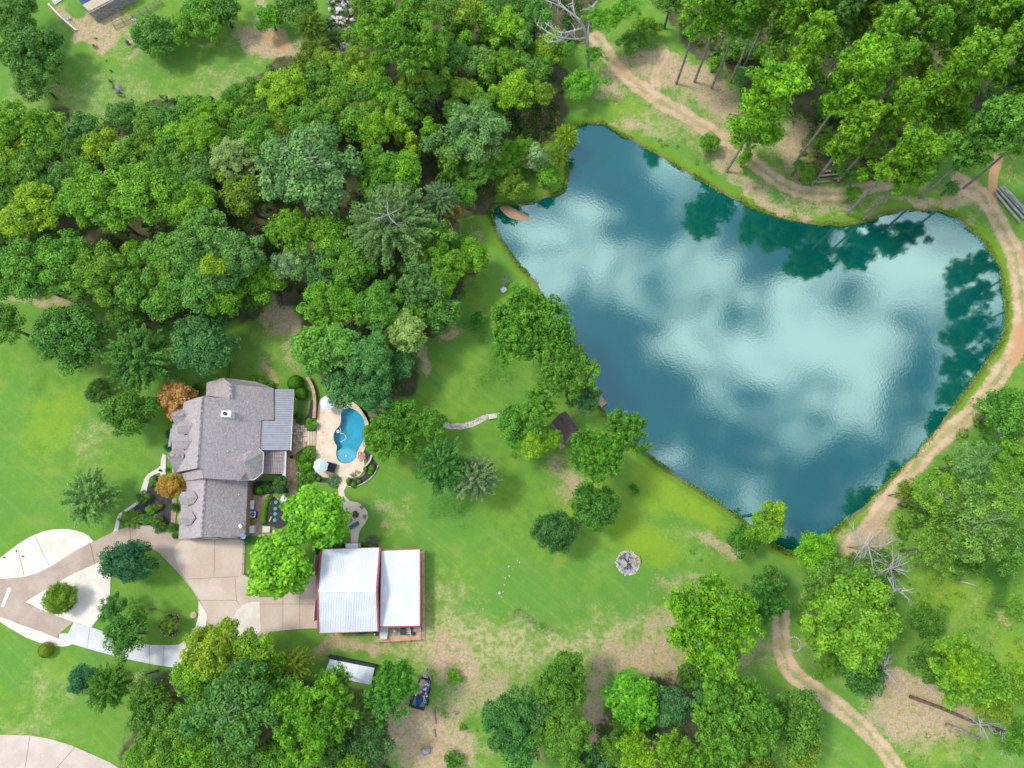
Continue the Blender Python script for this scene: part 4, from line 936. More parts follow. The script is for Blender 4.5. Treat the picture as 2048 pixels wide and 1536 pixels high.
T(618,1438,78,'tuftL',(.11,.31,.02),'big curly tufted pine below the white roofed shelter', h=13)
T(672,1370,36,'tuftM',(.09,.26,.02),'tufted pine overlapping the lower edge of the shelter', h=10)
T(792,1366,42,'tuftM',(.06,.25,.02),'tufted pine left of the loaded trailer', h=10)
T(770,1402,42,'tuftM',(.05,.23,.03),'lower tufted pine left of the loaded trailer', h=10)
T(715,1432,40,'fine',(.15,.28,.07),'pale feathery tree between the tufted pines', h=8)
T(735,1490,46,'oakM','deep','dark blue green tree at the edge of the bare yard', h=8)
T(672,1500,46,'oakM','dark','dark tree at the bottom edge right of the big tufted pine', h=8)
T(330,1500,56,'oakL',(.10,.26,.02),'light green tree at the bottom edge of the lower left wood', h=11)
T(400,1512,50,'oakM','bright','bright tree at the bottom edge below the large dark one', h=10)
T(470,1512,46,'oakM',(.10,.24,.03),'green tree at the bottom edge, third from the road', h=10)
T(550,1512,44,'oakM','mid','green tree at the bottom edge below the curly pine', h=9)
T(620,1528,34,'oakM','olive','olive tree at the bottom edge, next to the dark one', h=7)
T(278,1520,30,'oakM','bright','tree beside the pink road at the bottom edge', h=8)
T(700,1545,30,'tuftM','pineb','tufted crown cut by the bottom edge', h=10)
# --- bottom middle
T(1124,1368,54,'oakL',(.075,.23,.025),'upper tree of the group below the open lawn', h=10)
T(1015,1438,56,'oakL',(.04,.18,.045),'bluish tree, leftmost of the group below the open lawn', h=10)
T(1132,1478,56,'oakL',(.095,.25,.02),'lower right tree of the group below the open lawn', h=10)
T(1068,1425,44,'oakM',(.06,.18,.03),'tree in the middle of the group below the open lawn', h=9)
T(1040,1500,42,'oakM',(.055,.22,.03),'lower left tree of the group below the open lawn', h=9)
T(1263,1398,54,'leafy',(.06,.30,.012),'vivid green tree right of the bare earth gap', h=8)
T(1252,1450,34,'fine',(.07,.22,.02),'feathery green tree under the vivid green one', h=6)
T(1342,1412,40,'oakM',(.045,.16,.045),'greyish green tree right of the vivid green one', h=8)
T(1392,1352,36,'oakM',(.04,.12,.02),'low dark tree above the group at the bottom', h=4)
T(1470,1440,76,'tuftL',(.085,.27,.02),'big tufted pine at the bottom right of centre', h=14, sy=1.1)
T(1412,1400,34,'tuftM',(.07,.23,.04),'small tufted pine on the left of the big one', h=11)
T(1272,1502,38,'tuftM','pineb','bright tufted pine at the bottom edge', h=11)
T(1345,1508,38,'tuftM',(.13,.3,.02),'bright tufted pine right of the other at the bottom edge', h=11)
T(1226,1498,30,'oakM','dark','dark tree left of the bright pines at the bottom edge', h=7)
T(1180,1515,36,'oakM','deep','very dark tree at the bottom edge by the bare gap', h=6)
T(1410,1520,44,'tuftM','pine','tufted pine at the bottom edge below the big one', h=11)
T(1500,1522,44,'oakM','olive','olive tree at the bottom edge right of the pines', h=9)
T(1590,1445,58,'oakM',(.075,.2,.02),'olive green tree left of the lower dirt track', h=8)
T(1600,1505,40,'oakM','olive','lower olive tree left of the lower dirt track', h=7)
T(1425,1250,84,'tuftL',(.11,.34,.014),'large bright tufted pine standing alone on bare earth', h=14, sy=1.12)
T(1367,1275,18,'tuftM',(.10,.3,.014),'small tufted crown left of the lone bright pine', h=8)
T(1530,1200,42,'tuftM',(.04,.19,.03),'dark tufted pine below the pond corner', h=9)
T(1542,1172,34,'oakM',(.07,.2,.02),'olive tree behind the dark tufted pine', h=6)
T(1484,1078,32,'oakM',(.05,.19,.02),'dark leaning tree at the pond corner', h=5)
T(1530,1052,34,'oakM',(.13,.30,.014),'bright leaning tree over the lower pond corner', h=8)
T(1552,1022,20,'spire','lime','yellow tip of foliage over the lower pond corner', h=10)
T(1628,1105,38,'oakM',(.12,.34,.014),'bright green tree on the lowest point of the pond bank', h=6)
T(1696,1240,93,'oakL',(.125,.29,.02),'very large olive green tree right of the lone pine', h=13)
T(1672,1160,44,'sparse',(.09,.22,.03),'open crowned tree behind the very large olive one', h=8)
T(1752,1136,40,'oakM','dark','low dark tree beside the white dead tree', h=4)
T(1855,1238,34,'oakM','dark','low dark tree in the rough meadow', h=3)
T(1722,1345,46,'oakM',(.035,.14,.02),'dark low tree under the very large olive tree', h=5)
T(1930,1345,72,'oakL',(.12,.28,.016),'bright wide tree in the lower right meadow', h=10)
T(1868,1330,46,'oakM',(.05,.17,.02),'dark left part tree of the lower right clump', h=7)
T(1985,1400,46,'sparse','olive','olive tree right below the bright wide tree', h=7)
T(2030,1470,40,'sparse','mid','thin tree in the bottom right corner', h=6)
T(1935,1340,34,'tuftM','lime','lime crown on top of the bright wide tree', h=13)
T(1872,1000,56,'sparse',(.12,.28,.03),'open leafy tree nearest the right bank track', h=10, twigs=.7)
T(1950,1045,72,'sparse',(.115,.27,.035),'largest open crowned tree right of the pond', h=12, twigs=.8)
T(1868,1100,46,'sparse',(.13,.28,.03),'open tree lower left in the group right of the pond', h=9, twigs=.6)
T(2018,985,52,'sparse',(.11,.26,.03),'lighter open tree at the right edge', h=11, twigs=.5)
T(2020,1095,50,'sparse',(.10,.25,.03),'open tree at the right edge, lower of two', h=10, twigs=.6)
T(1812,985,24,'sparse','olive','thin low tree between track and pond bank', h=5)
T(1945,925,44,'sparse','grey','greyish open tree at the top of the right group', h=9)
T(2012,925,44,'oakM',(.12,.3,.014),'bright green tree at the right edge below the bare branch', h=8)
T(2005,825,46,'oakM',(.06,.22,.02),'green tree at the right edge above the bare branch', h=7)
T(1968,888,22,'oakM','mid','small green bush tree left of the bare branch', h=3)
T(1925,1105,44,'oakM','dark','dark low tree under the open crowned group', h=5)
T(1648,1165,42,'sparse',(.12,.28,.03),'thin leafy tree between the pond corner and the very large olive tree', h=7, twigs=.6)
T(1778,1262,30,'sparse',(.10,.25,.03),'thin low tree right of the very large olive tree', h=5, twigs=.6)
T(2038,1372,42,'sparse',(.13,.30,.02),'open tree at the right edge above the fallen trunk', h=8, twigs=.6)
T(2030,1215,22,'sparse',(.14,.30,.03),'small thin tree at the right edge of the rough meadow', h=4)
T(1650,1330,24,'sparse',(.11,.26,.02),'small thin tree beside the lower dirt track', h=4)
# --- tall pines top right (crown centres; trunks lean slightly)
T(1535,205,58,'tall','pineb','tall bright pine leaning from the pond bank across the track', h=15, lean=(1.5, 1.5), sy=1.2)
T(1508,268,34,'tuftM',(.10,.29,.014),'lower branches pine beside the tall leaning one', h=8)
T(1614,102,48,'tall','pineb','tall pine above and right of the leaning one', h=17)
T(1588,155,30,'tuftM',(.10,.28,.02),'small pine between the two bright tall pines', h=11)
T(1722,148,58,'tall','pineb','tall pine with long bare trunk, left of three beside the track', h=19, lean=(1.0, .5))
T(1708,262,48,'tall',(.13,.31,.014),'tall pine with long bare trunk, middle of three beside the track', h=14)
T(1795,222,44,'tall','pineb','tall pine with long bare trunk, right of three beside the track', h=17)
T(1808,308,46,'tall','pineb','tall pine over the bend of the dirt track', h=16)
T(1850,318,38,'tall',(.12,.3,.016),'bushy pine right of the one over the track bend', h=16)
T(1770,66,42,'tall','pine','tall pine of the second row, above the left trunk', h=18)
T(1784,128,38,'tall','pine','tall pine of the second row, below another one', h=16)
T(1928,148,66,'tall',(.13,.31,.014),'large bright pine in the middle of the top right wood', h=19)
T(1885,225,46,'tuftM',(.12,.29,.014),'bushy pine below the large bright pine', h=14)
T(1978,272,60,'tall',(.085,.27,.03),'bluish pine at the fork of the dirt track', h=16)
T(2035,160,36,'tuftM',(.04,.16,.06),'bluish pine at the right edge', h=14)
T(2040,210,34,'tuftM','pine','green pine at the right edge', h=14)
for a in [(1404,12,40,'tall','pineb'),(1486,22,38,'tall','pine'),(1586,24,44,'tall','pine'),(1690,18,42,'tall','grey'),(1708,66,36,'tuftM','grey'),(1812,22,44,'tall','pine'),(1862,70,38,'tall','pine'),(1980,34,52,'tall','pine'),(1930,80,42,'tuftM','pine'),(2015,98,42,'tall','pine'),
 (1530,8,34,'tall','olive'),(1640,5,36,'tall','pine'),(1752,8,36,'tall','olive'),(1888,16,40,'tall','pine'),(2038,30,42,'tall','pine'),(1446,8,32,'tall','pine'),(1345,-5,34,'oakM','dark'),(1920,-20,40,'tall','pine'),(1840,150,32,'tuftM','olive'),(1650,60,30,'tuftM','olive'),(2070,120,44,'tall','pine'),(2262,330,50,'tall','pine'),(2268,410,50,'tall','pine'),(2265,495,50,'tall','pine'),(2270,580,50,'tall','mid'),(2260,655,50,'tall','pine'),(2080,250,44,'tall','pine'),(1560,-25,40,'tall','pine'),(1700,-30,40,'tall','pine'),(1800,-30,40,'tall','pine')]: T(*a)
for a in [(1262,84,26,'oakM','dark'),(1290,60,26,'oakM','mid'),(1470,100,26,'oakM','dark'),(1482,152,20,'oakS','teal'),(1430,125,18,'oakS','mid'),(1505,100,24,'oakM','dark'),(1540,110,22,'oakM','dark'),(1420,285,20,'oakS','mid'),(1660,215,28,'oakM','dark'),(1640,280,26,'oakM','olive'),(1620,350,20,'oakS','mid'),
 (1700,345,22,'oakS','dark'),(1705,390,20,'oakS','mid'),(1490,318,15,'oakS','mid'),(1595,335,16,'oakS','dark'),(1850,335,24,'oakS','teal'),(1900,375,18,'oakS','teal'),(1870,262,26,'oakM','dark'),(2000,180,30,'oakM','teal'),(1745,300,24,'oakM','dark')]: T(*a, h=2.6)
# the bare limbed tree at the head of the pond
def limb_tree():
    b = P(1177, 140, 0); root = thing('tree', b, 'half dead tree with long bare white limbs at the head of the pond', 'tree')
    mb = MB(); q = lambda u, v, z: P(u, v, z)
    mb.tube([b, q(1177, 120, 3), q(1175, 80, 7), q(1168, 55, 10), q(1160, 40, 12)], [.4, .33, .28, .22, .15], 7, False)
    L = [[(1175,80,7),(1178,45,9),(1184,15,11)],[(1168,55,10),(1150,60,11),(1120,65,12),(1090,45,13)],[(1160,40,12),(1140,25,13),(1120,12,14),(1090,0,15)],[(1175,75,8),(1150,78,10),(1110,72,12),(1075,50,12)],[(1160,40,12),(1135,20,13),(1110,-5,14)],[(1150,60,11),(1120,80,11),(1095,85,11)],[(1184,15,11),(1200,-5,12)],[(1168,55,10),(1150,30,13),(1145,0,14)]]
    mb2 = MB(); rnd = random.Random(4)
    for l in L:
        pts = spline([q(*p) for p in l], 4); n = len(pts)
        mb2.tube(pts, [.2*(1-.75*i/n) for i in range(n)], 5, False)
        for k in range(3, n, 1):
            for s in range(2):
                d = Vector((rnd.uniform(-1, .4), rnd.uniform(-1, 1), rnd.uniform(-.2, .6))).normalized(); LL = rnd.uniform(.8, 2.2)
                e = pts[k]+d*LL*.5; mb2.tube([pts[k], e, e+(d+Vector((rnd.uniform(-.6, .6), rnd.uniform(-.6, .6), 0)))*LL*.5], [.06, .04, .015], 3, False)
    obj('trunk', mb, M['deadwood'], root, True); obj('bare_limbs', mb2, M['deadwood'], root)
    for (u, v, z, r, c) in ((1165,168,4,42,(.10,.33,.02)),(1220,36,9,32,(.11,.34,.02)),(1255,16,10,32,(.09,.3,.02)),(1185,30,10,24,(.10,.32,.02)),(1140,100,7,20,(.08,.28,.02)),(1190,110,5,22,(.08,.27,.02))):
        p = P(u, v, z); me, R0 = LIB['sparse'][rnd.randint(0, 2)]; s = r*mpp(p)/R0
        o = bpy.data.objects.new('foliage', me); COL.objects.link(o); o.parent = root; o.location = p-b; o.scale = (s, s, s*.9); o.rotation_euler = (0, 0, rnd.uniform(0, 6)); o.color = (*c, 1)
limb_tree()
# dead trees and fallen wood
def dead(u, v, z, r, label, seed, n1=7, tilt=(0, 0, 0), lift=1.0, r0=.13, trunk=True, name='dead_tree'):
    p = P(u, v, z); R = r*mpp(p); root = thing(name, (p.x, p.y, 0), label, 'dead tree')
    me = branchy('bare_branches', seed, R, z, n1, M['deadwood'], r0, .4)
    o = bpy.data.objects.new('bare_branches', me); COL.objects.link(o); o.parent = root; o.location = (0, 0, z*.85); o.rotation_euler = tilt
    if trunk: obj('trunk', MB().tube([(p.x, p.y, -.2), (p.x+.1, p.y, z*.5), (p.x, p.y, z*.9)], [r0*1.5, r0*1.2, r0], 6, False), M['deadwood'], root, True)
    return root
dead(1745,1092,8,66,'white dead tree with bare limbs reaching toward the pond corner',401,9,r0=.11)
dead(1800,1135,9,56,'tangled white dead tree between the leafy clumps',402,11,r0=.10)
dead(1808,1182,9,40,'lowest of the bleached dead trees in the right meadow',403,7)
dead(1775,1340,6,44,'bare grey dead tree below the very large olive tree',404,7)
dead(905,462,8,22,'bare white snag on the edge of the wood by the inlet',405,6,r0=.1)
dead(2005,862,3,26,'bleached fallen branch near the right edge',406,4,trunk=False)
dead(765,158,7,14,'broken reddish snag in the upper wood',407,4,r0=.12)
dead(858,165,8,22,'bleached snag right of the big pine trunk',408,5)
dead(118,345,4,34,'grey leafless branches in the gap of the left wood',409,5)
dead(663,432,5,18,'grey dead branches under the grey green oak',410,5)
dead(1012,562,.8,14,'grey leafless shrub beside the white boulder',411,9,r0=.04,trunk=False)
def fallen(pts, rad, label, m_=None, crown=None):
    w = [P(u, v, rad*.9) for u, v in pts]; root = thing('fallen_tree', (w[0].x, w[0].y, 0), label, 'fallen tree')
    obj('trunk', MB().tube(w, [rad*(1-.4*i/(len(w)-1)) for i in range(len(w))], 8), m_ or M['wood_grey'], root, True)
    if crown:
        for i in range(crown):
            o = bpy.data.objects.new('bare_branches', branchy('bare_branches', 500+i, 5.0, 1, 7, M['deadwood'], .1, .5)); COL.objects.link(o); o.parent = root; o.location = w[-1]-w[0]+Vector((i*-3-1, 1.2*i, .8)); o.scale = (1, 1, .35)
fallen([(1820,1393),(1880,1415),(1950,1445),(2010,1465)], .3, 'long brown fallen trunk with a bare crown in the bottom right', M['wood'], 2)
fallen([(1893,1449),(1925,1462),(1960,1478)], .32, 'short dark fallen trunk below the long one', M['wood_grey'])
fallen([(1912,1162),(1935,1166),(1957,1173)], .16, 'pale fallen branch on the rough meadow', M['deadwood'])
fallen([(868,1418),(870,1440),(872,1448)], .16, 'weathered log below the loaded trailer', M['wood_grey'])
fallen([(868,1458),(871,1475)], .14, 'second weathered log in line below the first', M['wood_grey'])
fallen([(1327,1196),(1345,1200)], .14, 'pale log lying near the fire ring', M['deadwood'])
for i, (a, b, c) in enumerate((((1995,378),(2050,440),0),((2000,374),(2056,434),0),((2006,372),(2062,430),0),((1990,384),(2040,445),0),((2010,380),(2055,425),1))):
    w0, w1 = P(*a, .25+.4*c), P(*b, .25+.4*c); o = obj('log', MB().tube([w0, w1], .22, 7), M['deadwood'], None, True)
    tag(o, ('leftmost pale log of the stack beside the dirt track', 'second pale log of the stack beside the dirt track', 'third pale log of the stack beside the dirt track', 'outermost pale log nearest the track in the stack', 'pale log lying on top of the stack beside the track')[(1, 2, 3, 0, 4)[i]], 'log', 'logs stacked beside the track')
for i, (a, b) in enumerate((((1612,365),(1665,362)),((1640,352),(1700,345)),((1668,358),(1728,350)),((1650,343),(1705,337)))):
    o = obj('log', MB().tube([P(*a, .3), P(*b, .3)], .2, 6), M['wood_grey'], None, True)
    tag(o, ('lowest felled log along the upper edge of the track bend', 'second felled log above the track bend', 'rightmost felled log at the track bend', 'topmost felled log at the track bend')[i], 'log', 'felled logs at the track bend')
# undergrowth
def undergrowth(name, polys, dens, col, label, seed, zh=2.2, leaf=.26, per=34, kind='n', rad=.9):
    r = np.random.RandomState(seed); Cs = []
    for poly in polys:
        w = [P(u, v, 0) for u, v in poly]; pa = np.array([(p.x, p.y) for p in w]); lo, hi = pa.min(0), pa.max(0)
        lo = np.maximum(lo, [-115, -40]); hi = np.minimum(hi, [115, 130])
        n = int(np.prod(hi-lo)*dens); q = lo+r.rand(n, 2)*(hi-lo)
        q = q[sdf(q[:, 0], q[:, 1], w) < -.2]; q = q[sdf(q[:, 0], q[:, 1], pond_w) > 1.2]; Cs.append(q)
    q = np.concatenate(Cs); n = len(q); R = rad*r.uniform(.5, 1.5, n); H = zh*r.uniform(.2, 1, n)
    li = np.repeat(np.arange(n), per); m = len(li); d = unit(r, m); d[:, 2] = np.abs(d[:, 2])
    C = np.stack([q[li, 0], q[li, 1], H[li]*.35], 1)+d*np.stack([R[li], R[li], H[li]*.7], 1)*r.uniform(.6, 1, m)[:, None]
    me, at, m = leaf_mesh(name, C, d+unit(r, m)*.6, leaf*r.uniform(.6, 1.3, m), seed, M['leaf'], .3 if kind == 'g' else .62); me.materials.append(M['leaf'])
    t = np.clip(r.rand(n)[li]*.6+r.rand(m)*.3, 0, .84); at.data.foreach_set('value', np.repeat(t, 4).astype(np.float32))
    o = bpy.data.objects.new(name, me); COL.objects.link(o); o.color = (*col, 1); tag(o, label, 'undergrowth', None, 'stuff'); return o
undergrowth('undergrowth', [WOOD['left']], .20, (.045,.14,.022), 'dark low scrub under the trees of the left wood', 1)
undergrowth('undergrowth', [WOOD['north_east']], .26, (.09,.23,.022), 'low scrub on the floor of the pine wood', 2, 1.6)
undergrowth('undergrowth', [WOOD['east'], WOOD['south_east']], .30, (.12,.27,.025), 'low scrub under the open trees right of the pond', 3, 1.5)
undergrowth('undergrowth', [WOOD['south_west'], WOOD['south']], .16, (.04,.13,.02), 'dark low scrub under the trees along the bottom edge', 4)
undergrowth('tall_grass', [[(985,230),(1060,190),(1110,200),(1140,250),(1150,290),(1135,330),(1135,365),(1095,392),(1010,405),(960,390),(960,330)]], 1.3, (.17,.29,.025), 'rough yellow green growth on the bank left of the cove', 5, 1.2, .2, 16, 'g', .6)
undergrowth('tall_grass', [[(1800,1130),(2060,1120),(2060,1400),(1990,1300),(1900,1260),(1820,1220)],[(1780,1470),(1870,1440),(1960,1480),(1960,1540),(1800,1540)]], .35, (.19,.32,.02), 'rough yellow green grass clumps in the right meadow', 6, .8, .2, 16, 'g', .6)
undergrowth('tall_grass', [[(185,60),(200,85),(225,140),(250,190),(262,215),(240,212),(215,160),(190,105),(175,70)]], .8, (.07,.22,.02), 'dark green weedy strip running down the top left lawn', 7, .7, .14, 24, 'n', .45)
undergrowth('weeds', [[(1200,200),(1420,280),(1560,400),(1700,430),(1900,400),(1920,430),(1700,445),(1560,430),(1400,350),(1230,255)]], .06, (.10,.25,.02), 'scattered weeds on the upper pond bank', 8, .5, .13, 24, 'n', .5)
undergrowth('weeds', [[(1380,1000),(1480,1050),(1500,1110),(1420,1140),(1340,1100),(1300,1040)],[(830,1440),(980,1380),(960,1536),(840,1536)],[(1240,1340),(1340,1340),(1340,1420),(1240,1420)]], .05, (.09,.22,.02), 'scattered weeds on the thin dry grass', 9, .35, .1, 24, 'n', .45)
sp_ = [p for i, p in enumerate(pond_w)]
r_ = np.random.RandomState(31); a_ = np.array([(p[0], p[1]) for p in sp_]); k_ = len(a_); n_ = 26000; i_ = r_.randint(0, k_, n_); f_ = r_.rand(n_)[:, None]
q_ = a_[i_]*(1-f_)+a_[(i_+1) % k_]*f_; L_ = np.hypot(*(a_[(i_+1) % k_]-a_[i_]).T); c_ = a_.mean(0); nn_ = (q_-c_)/np.hypot(*(q_-c_).T)[:, None]
q_ = q_+nn_*(r_.gamma(1.4, .35, n_)-.15)[:, None]; kp_ = vnoise(q_[:, 0], q_[:, 1], 2.5, 9)+r_.rand(n_)*.8 > .1; q_ = q_[kp_]; n_ = len(q_)
me, at, n_ = leaf_mesh('shore_grass', np.column_stack([q_, WZ+.08+r_.rand(n_)*.35]), unit(r_, n_)+np.array([0, 0, .8]), .16*r_.uniform(.5, 1.4, n_), 5, M['leaf'], .35); me.materials.append(M['leaf'])
at.data.foreach_set('value', np.repeat(r_.uniform(.1, .8, n_), 4).astype(np.float32)); o = bpy.data.objects.new('shore_grass', me); COL.objects.link(o); o.color = (.13, .27, .02, 1); tag(o, 'ragged fringe of grass and reeds along the water line of the pond', 'grass', None, 'stuff')
# auto labels for the closely packed wood trees
LM = [('the big grey green oak', 618, 342), ('the pine with visible trunk', 803, 62), ('the white rock pile', 690, 60), ('the bare white limbed tree', 1150, 50), ('the pond cove', 1180, 250), ('the bright double crown', 238, 392), ('the silver willow', 784, 448),
      ('the yellow tree with white twigs', 752, 258), ('the bright tree at the wood tip', 563, 183), ('the biggest top right pine', 1928, 148), ('the leaning pine by the track', 1535, 205), ('the yellow green tree at the left edge', 64, 424), ('the dusty pale tree', 469, 318), ('the track bend under the pines', 1640, 385)]
DIRN = ['right of', 'upper right of', 'above', 'upper left of', 'left of', 'lower left of', 'below', 'lower right of']
ORD = ['nearest', 'second', 'third', 'fourth', 'fifth', 'sixth', 'seventh', 'eighth', 'ninth']
buckets = {}
for t in TREES:
    l, lu, lv = min(LM, key=lambda L: math.hypot(t['u']-L[1], t['v']-L[2]))
    k = int(round(math.degrees(math.atan2(-(t['v']-lv), t['u']-lu))/45)) % 8
    buckets.setdefault((l, k, t['kind'] in CATN, t['col'] if isinstance(t['col'], str) else '-'), []).append((math.hypot(t['u']-lu, t['v']-lv), t))
for (l, k, pn, c), L in buckets.items():
    L.sort(key=lambda x: x[0])
    L2 = [x for x in L if x[1]['label'] is None]
    for i, (d, t) in enumerate(L2):
        pre = '' if len(L2) == 1 else (ORD[i]+' ')
        t['o']['label'] = f"{pre}{CW_[t['col']]} {KS[t['kind']]} {DIRN[k]} {l}".strip()
for t in TREES:
    u, v = t['u'], t['v']
    if t['o'].get('group') is None and t['label'] is None:
        t['o']['group'] = 'pines of the top right wood' if (u > 1290 and v < 420) else ('trees of the upper wood' if u > 600 else 'trees of the left wood')
# ---------------------------------------------------------------- house
def house():
    b0 = P(440, 930, 0); h = thing('house', b0, 'large house with grey shingle roof, dormers and grey metal porch roof', 'house')
    def roof(name, pts, m='shingle', t=.22): return obj(name, MB().slab([P(*p) for p in pts], t), M[m], h)
    ZR = 10.0
    A, B = (404.9, 792.6, ZR), (394.5, 936, ZR)
    wx = lambda u, v, z: P(u, v, z).x
    def zat(u, v, ru=(400, 865, 10.0), eu=(522, 865, 4.7)):
        # height on the east slope of the main roof under pixel (u, v)
        z = 6.0
        for _ in range(12):
            x = P(u, v, z).x; x0 = P(*ru).x; x1 = P(*eu).x; z = ru[2]+(x-x0)/(x1-x0)*(eu[2]-ru[2])
        return z
    def E(u, v, dz=0): return (u, v, zat(u, v)+dz)
    roof('roof_slope', [A, B, (351.4, 944.5, 3.6), (345, 945.5, 3.2), (343, 870, 3.2), (345, 848, 3.2), (362, 842, 5.1), (367, 804, 5.6)])
    roof('roof_slope', [A, E(461, 797), E(461.5, 768), E(547, 776.5), E(548.5, 841), E(522, 840.5), E(519.5, 905), E(480, 961), E(408, 956), E(406, 938), B])
    # lower ridge step between main ridge and garage
    roof('roof_slope', [(402, 937, 9.0), (406.8, 938, 8.9), (406.8, 956, 8.7), (368, 962, 3.4), (363.5, 947, 3.4)])
    # north wing
    roof('roof_slope', [(413.2, 765.5, 3.4), (446, 755, 4.6), (461.5, 768, zat(461.5, 768)+.25), (461, 797, zat(461, 797)+.25), (412, 791, 3.6)])
    roof('roof_slope', [(446, 755, 4.4), (512, 763.5, 3.3), (547, 776.5, zat(547, 776.5)-.1), (461.5, 768, zat(461.5, 768)+.1)])
    # garage wing
    G0, G1 = (411, 956, 7.0), (402.7, 1074.8, 7.0)
    roof('roof_slope', [G0, G1, (356.9, 1078.3, 3.0), (366, 961, 3.0)])
    roof('roof_slope', [G0, (495.5, 961, 3.0), (490, 1073.4, 3.0), G1])
    # octagonal bay
    ap = P(487, 925, 7.2)
    rim = [(488, 891.5, 4.9), (510.7, 891.6, 4.9), (526.5, 905, 4.6), (525, 945, 4.6), (508.5, 959, 4.6), (473.5, 961, 4.9)]
    back = E(452, 918, .1)
    mbb = MB(); pts = [P(*back)]+[P(*q) for q in rim]+[ap]
    mbb.add(pts, [(7, 2, 1), (7, 3, 2), (7, 4, 3), (7, 5, 4), (7, 6, 5), (7, 1, 0), (7, 0, 6)])
    bay = obj('bay_roof', mbb, M['shingle'], h)
    rimm = MB(); rp = [P(*q) for q in rim]
    for a, b in zip(rp[:-1], rp[1:]): rimm.beam(a-Vector((0, 0, .1)), b-Vector((0, 0, .1)), .16, .2)
    obj('fascia', rimm, M['trim'], bay)
    # ridge caps: single cap shingles
    capm = {}
    def caps(a, b, w=.42):
        a, b = P(*a), P(*b); L = (b-a).length; n = int(L/.42); c = (b-a)/n; base = None
        for i in range(n):
            p = a+c*(i+.5)+Vector((0, 0, .06))
            if base is None:
                base = MB(); wv = Vector((-c.y, c.x, 0)).normalized()*w/2
                q0 = -c*.48; q1 = c*.48
                base.add([q0-wv-Vector((0, 0, .15)), q0, q0+wv-Vector((0, 0, .15)), q1-wv-Vector((0, 0, .13)), q1+Vector((0, 0, .02)), q1+wv-Vector((0, 0, .13))], [(0, 3, 4, 1), (1, 4, 5, 2), (0, 1, 2), (3, 5, 4)])
                me = bpy.data.meshes.new('ridge_shingle'); me.from_pydata([tuple(x) for x in base.v], [], base.f); me.materials.append(M['ridge']); me2 = me.copy(); me2.materials.clear(); me2.materials.append(M['ridge_pale'])
            o = bpy.data.objects.new('ridge_shingle', me2 if i % 2 else me); COL.objects.link(o); o.parent = h; o.location = p-b0
    caps(A, B, .4); caps(G0, G1, .4); caps((461.5, 768, zat(461.5, 768)+.3), (461, 797, zat(461, 797)+.3), .5)
    caps((341.5, 829.5, 6.8), (375, 829, 6.8), .5); caps((334, 911, 6.8), (367.5, 911, 6.8), .5)
    # gables and dormers on the front slope
    def gable(front, back, w, drop, name, wall, window=True, ov=.35, cut=.55):
        f, k = P(*front), P(*back); d = (k-f); d.z = 0; L = d.length; d /= L; s = Vector((-d.y, d.x, 0)); up = Vector((0, 0, 1))
        g = MB()
        for sg in (1, -1):
            e0 = f+s*w*sg-up*drop; e1 = k-d*min(L*cut, drop*1.15)+s*w*sg-up*drop
            poly = [f, k, e1, e0]
            g.slab(poly if sg == 1 else poly[::-1], .14)
        o = obj(name, g, M['shingle'], h)
        wf = f+d*ov; ww = w-.2; wl = MB()
        zb = wall
        a, b_, c_, e_, p_ = wf+s*ww-up*(wf.z-zb), wf-s*ww-up*(wf.z-zb), wf-s*ww-up*(drop+.1), wf+s*ww-up*(drop+.1), wf-up*.2
        wl.add([a, b_, c_, p_, e_], [(0, 1, 2, 3, 4)])
        for sg in (1, -1):
            q = s*ww*sg; L2 = L*.6
            wl.add([wf+q-up*(wf.z-zb), wf+q-up*(drop+.1), wf+q+d*L2-up*(drop+.1), wf+q+d*L2-up*(wf.z-zb)], [(0, 1, 2, 3)])
        obj('gable_wall', wl, M['brick'], o)
        if window:
            c = wf-d*.03-up*(drop+.55)
            wn = obj('window', MB().box(c, (.08, min(1.2, w), 1.1), math.atan2(d.y, d.x)), M['trim'], o)
            ORG[wn.name] = ORG[o.name]; 
    gable((341.5, 829.5, 6.8), (375, 829, 6.8), 2.6, 3.2, 'gable_roof', .2, False, cut=.75)
    gable((334, 911, 6.8), (367.5, 911, 6.8), 2.5, 3.3, 'gable_roof', .2, False, cut=.7)
    gable((351, 853, 8.4), (387.7, 851, 8.4), 1.1, 1.1, 'dormer', 5.0)
    gable((346, 882, 8.4), (384, 881, 8.4), 1.1, 1.1, 'dormer', 5.0)
    gable((357.2, 995.8, 6.3), (394.5, 994, 6.3), 1.05, .9, 'dormer', 3.6)
    gable((354, 1036, 6.3), (390.4, 1035.5, 6.3), 1.05, .9, 'dormer', 3.6)
    # grey standing seam porch roof: one panel after another
    def zp(u, v):
        z = 4.0
        for _ in range(10):
            x = P(u, v, z).x; x0 = P(522, 865, 4.5).x; x1 = P(584, 865, 2.9).x; z = 4.5+(x-x0)/(x1-x0)*(-1.6)
        return z
    nseg = 27
    for i in range(nseg):
        v0 = 779+(901-779)*i/nseg; v1 = 779+(901-779)*(i+1)/nseg-.75
        ul = 553 if v0 < 838 else (523 if v0 > 843 else 523)
        if v0 < 838: ul = 550
        else: ul = 522-(v0-840)*.04
        ur = 586.5-(v0-779)*.048; 
        e = (v0-779)/(901-779)
        a, b, c, d = P(ul, v0+.0, zp(ul, v0)), P(ur, v0, zp(ur, v0)), P(ur, v1, zp(ur, v1)), P(ul, v1, zp(ul, v1))
        if v0 > 893: a = P(ul+2, v0, zp(ul+2, v0)); 
        p = MB().slab([a, b, c-Vector((0, -.02, 0)), d-Vector((0, -.02, 0))], .05)
        p.beam(a+Vector((0, 0, .03)), b+Vector((0, 0, .03)), .06, .09)
        obj('metal_panel', p, M['grey_metal'], h)
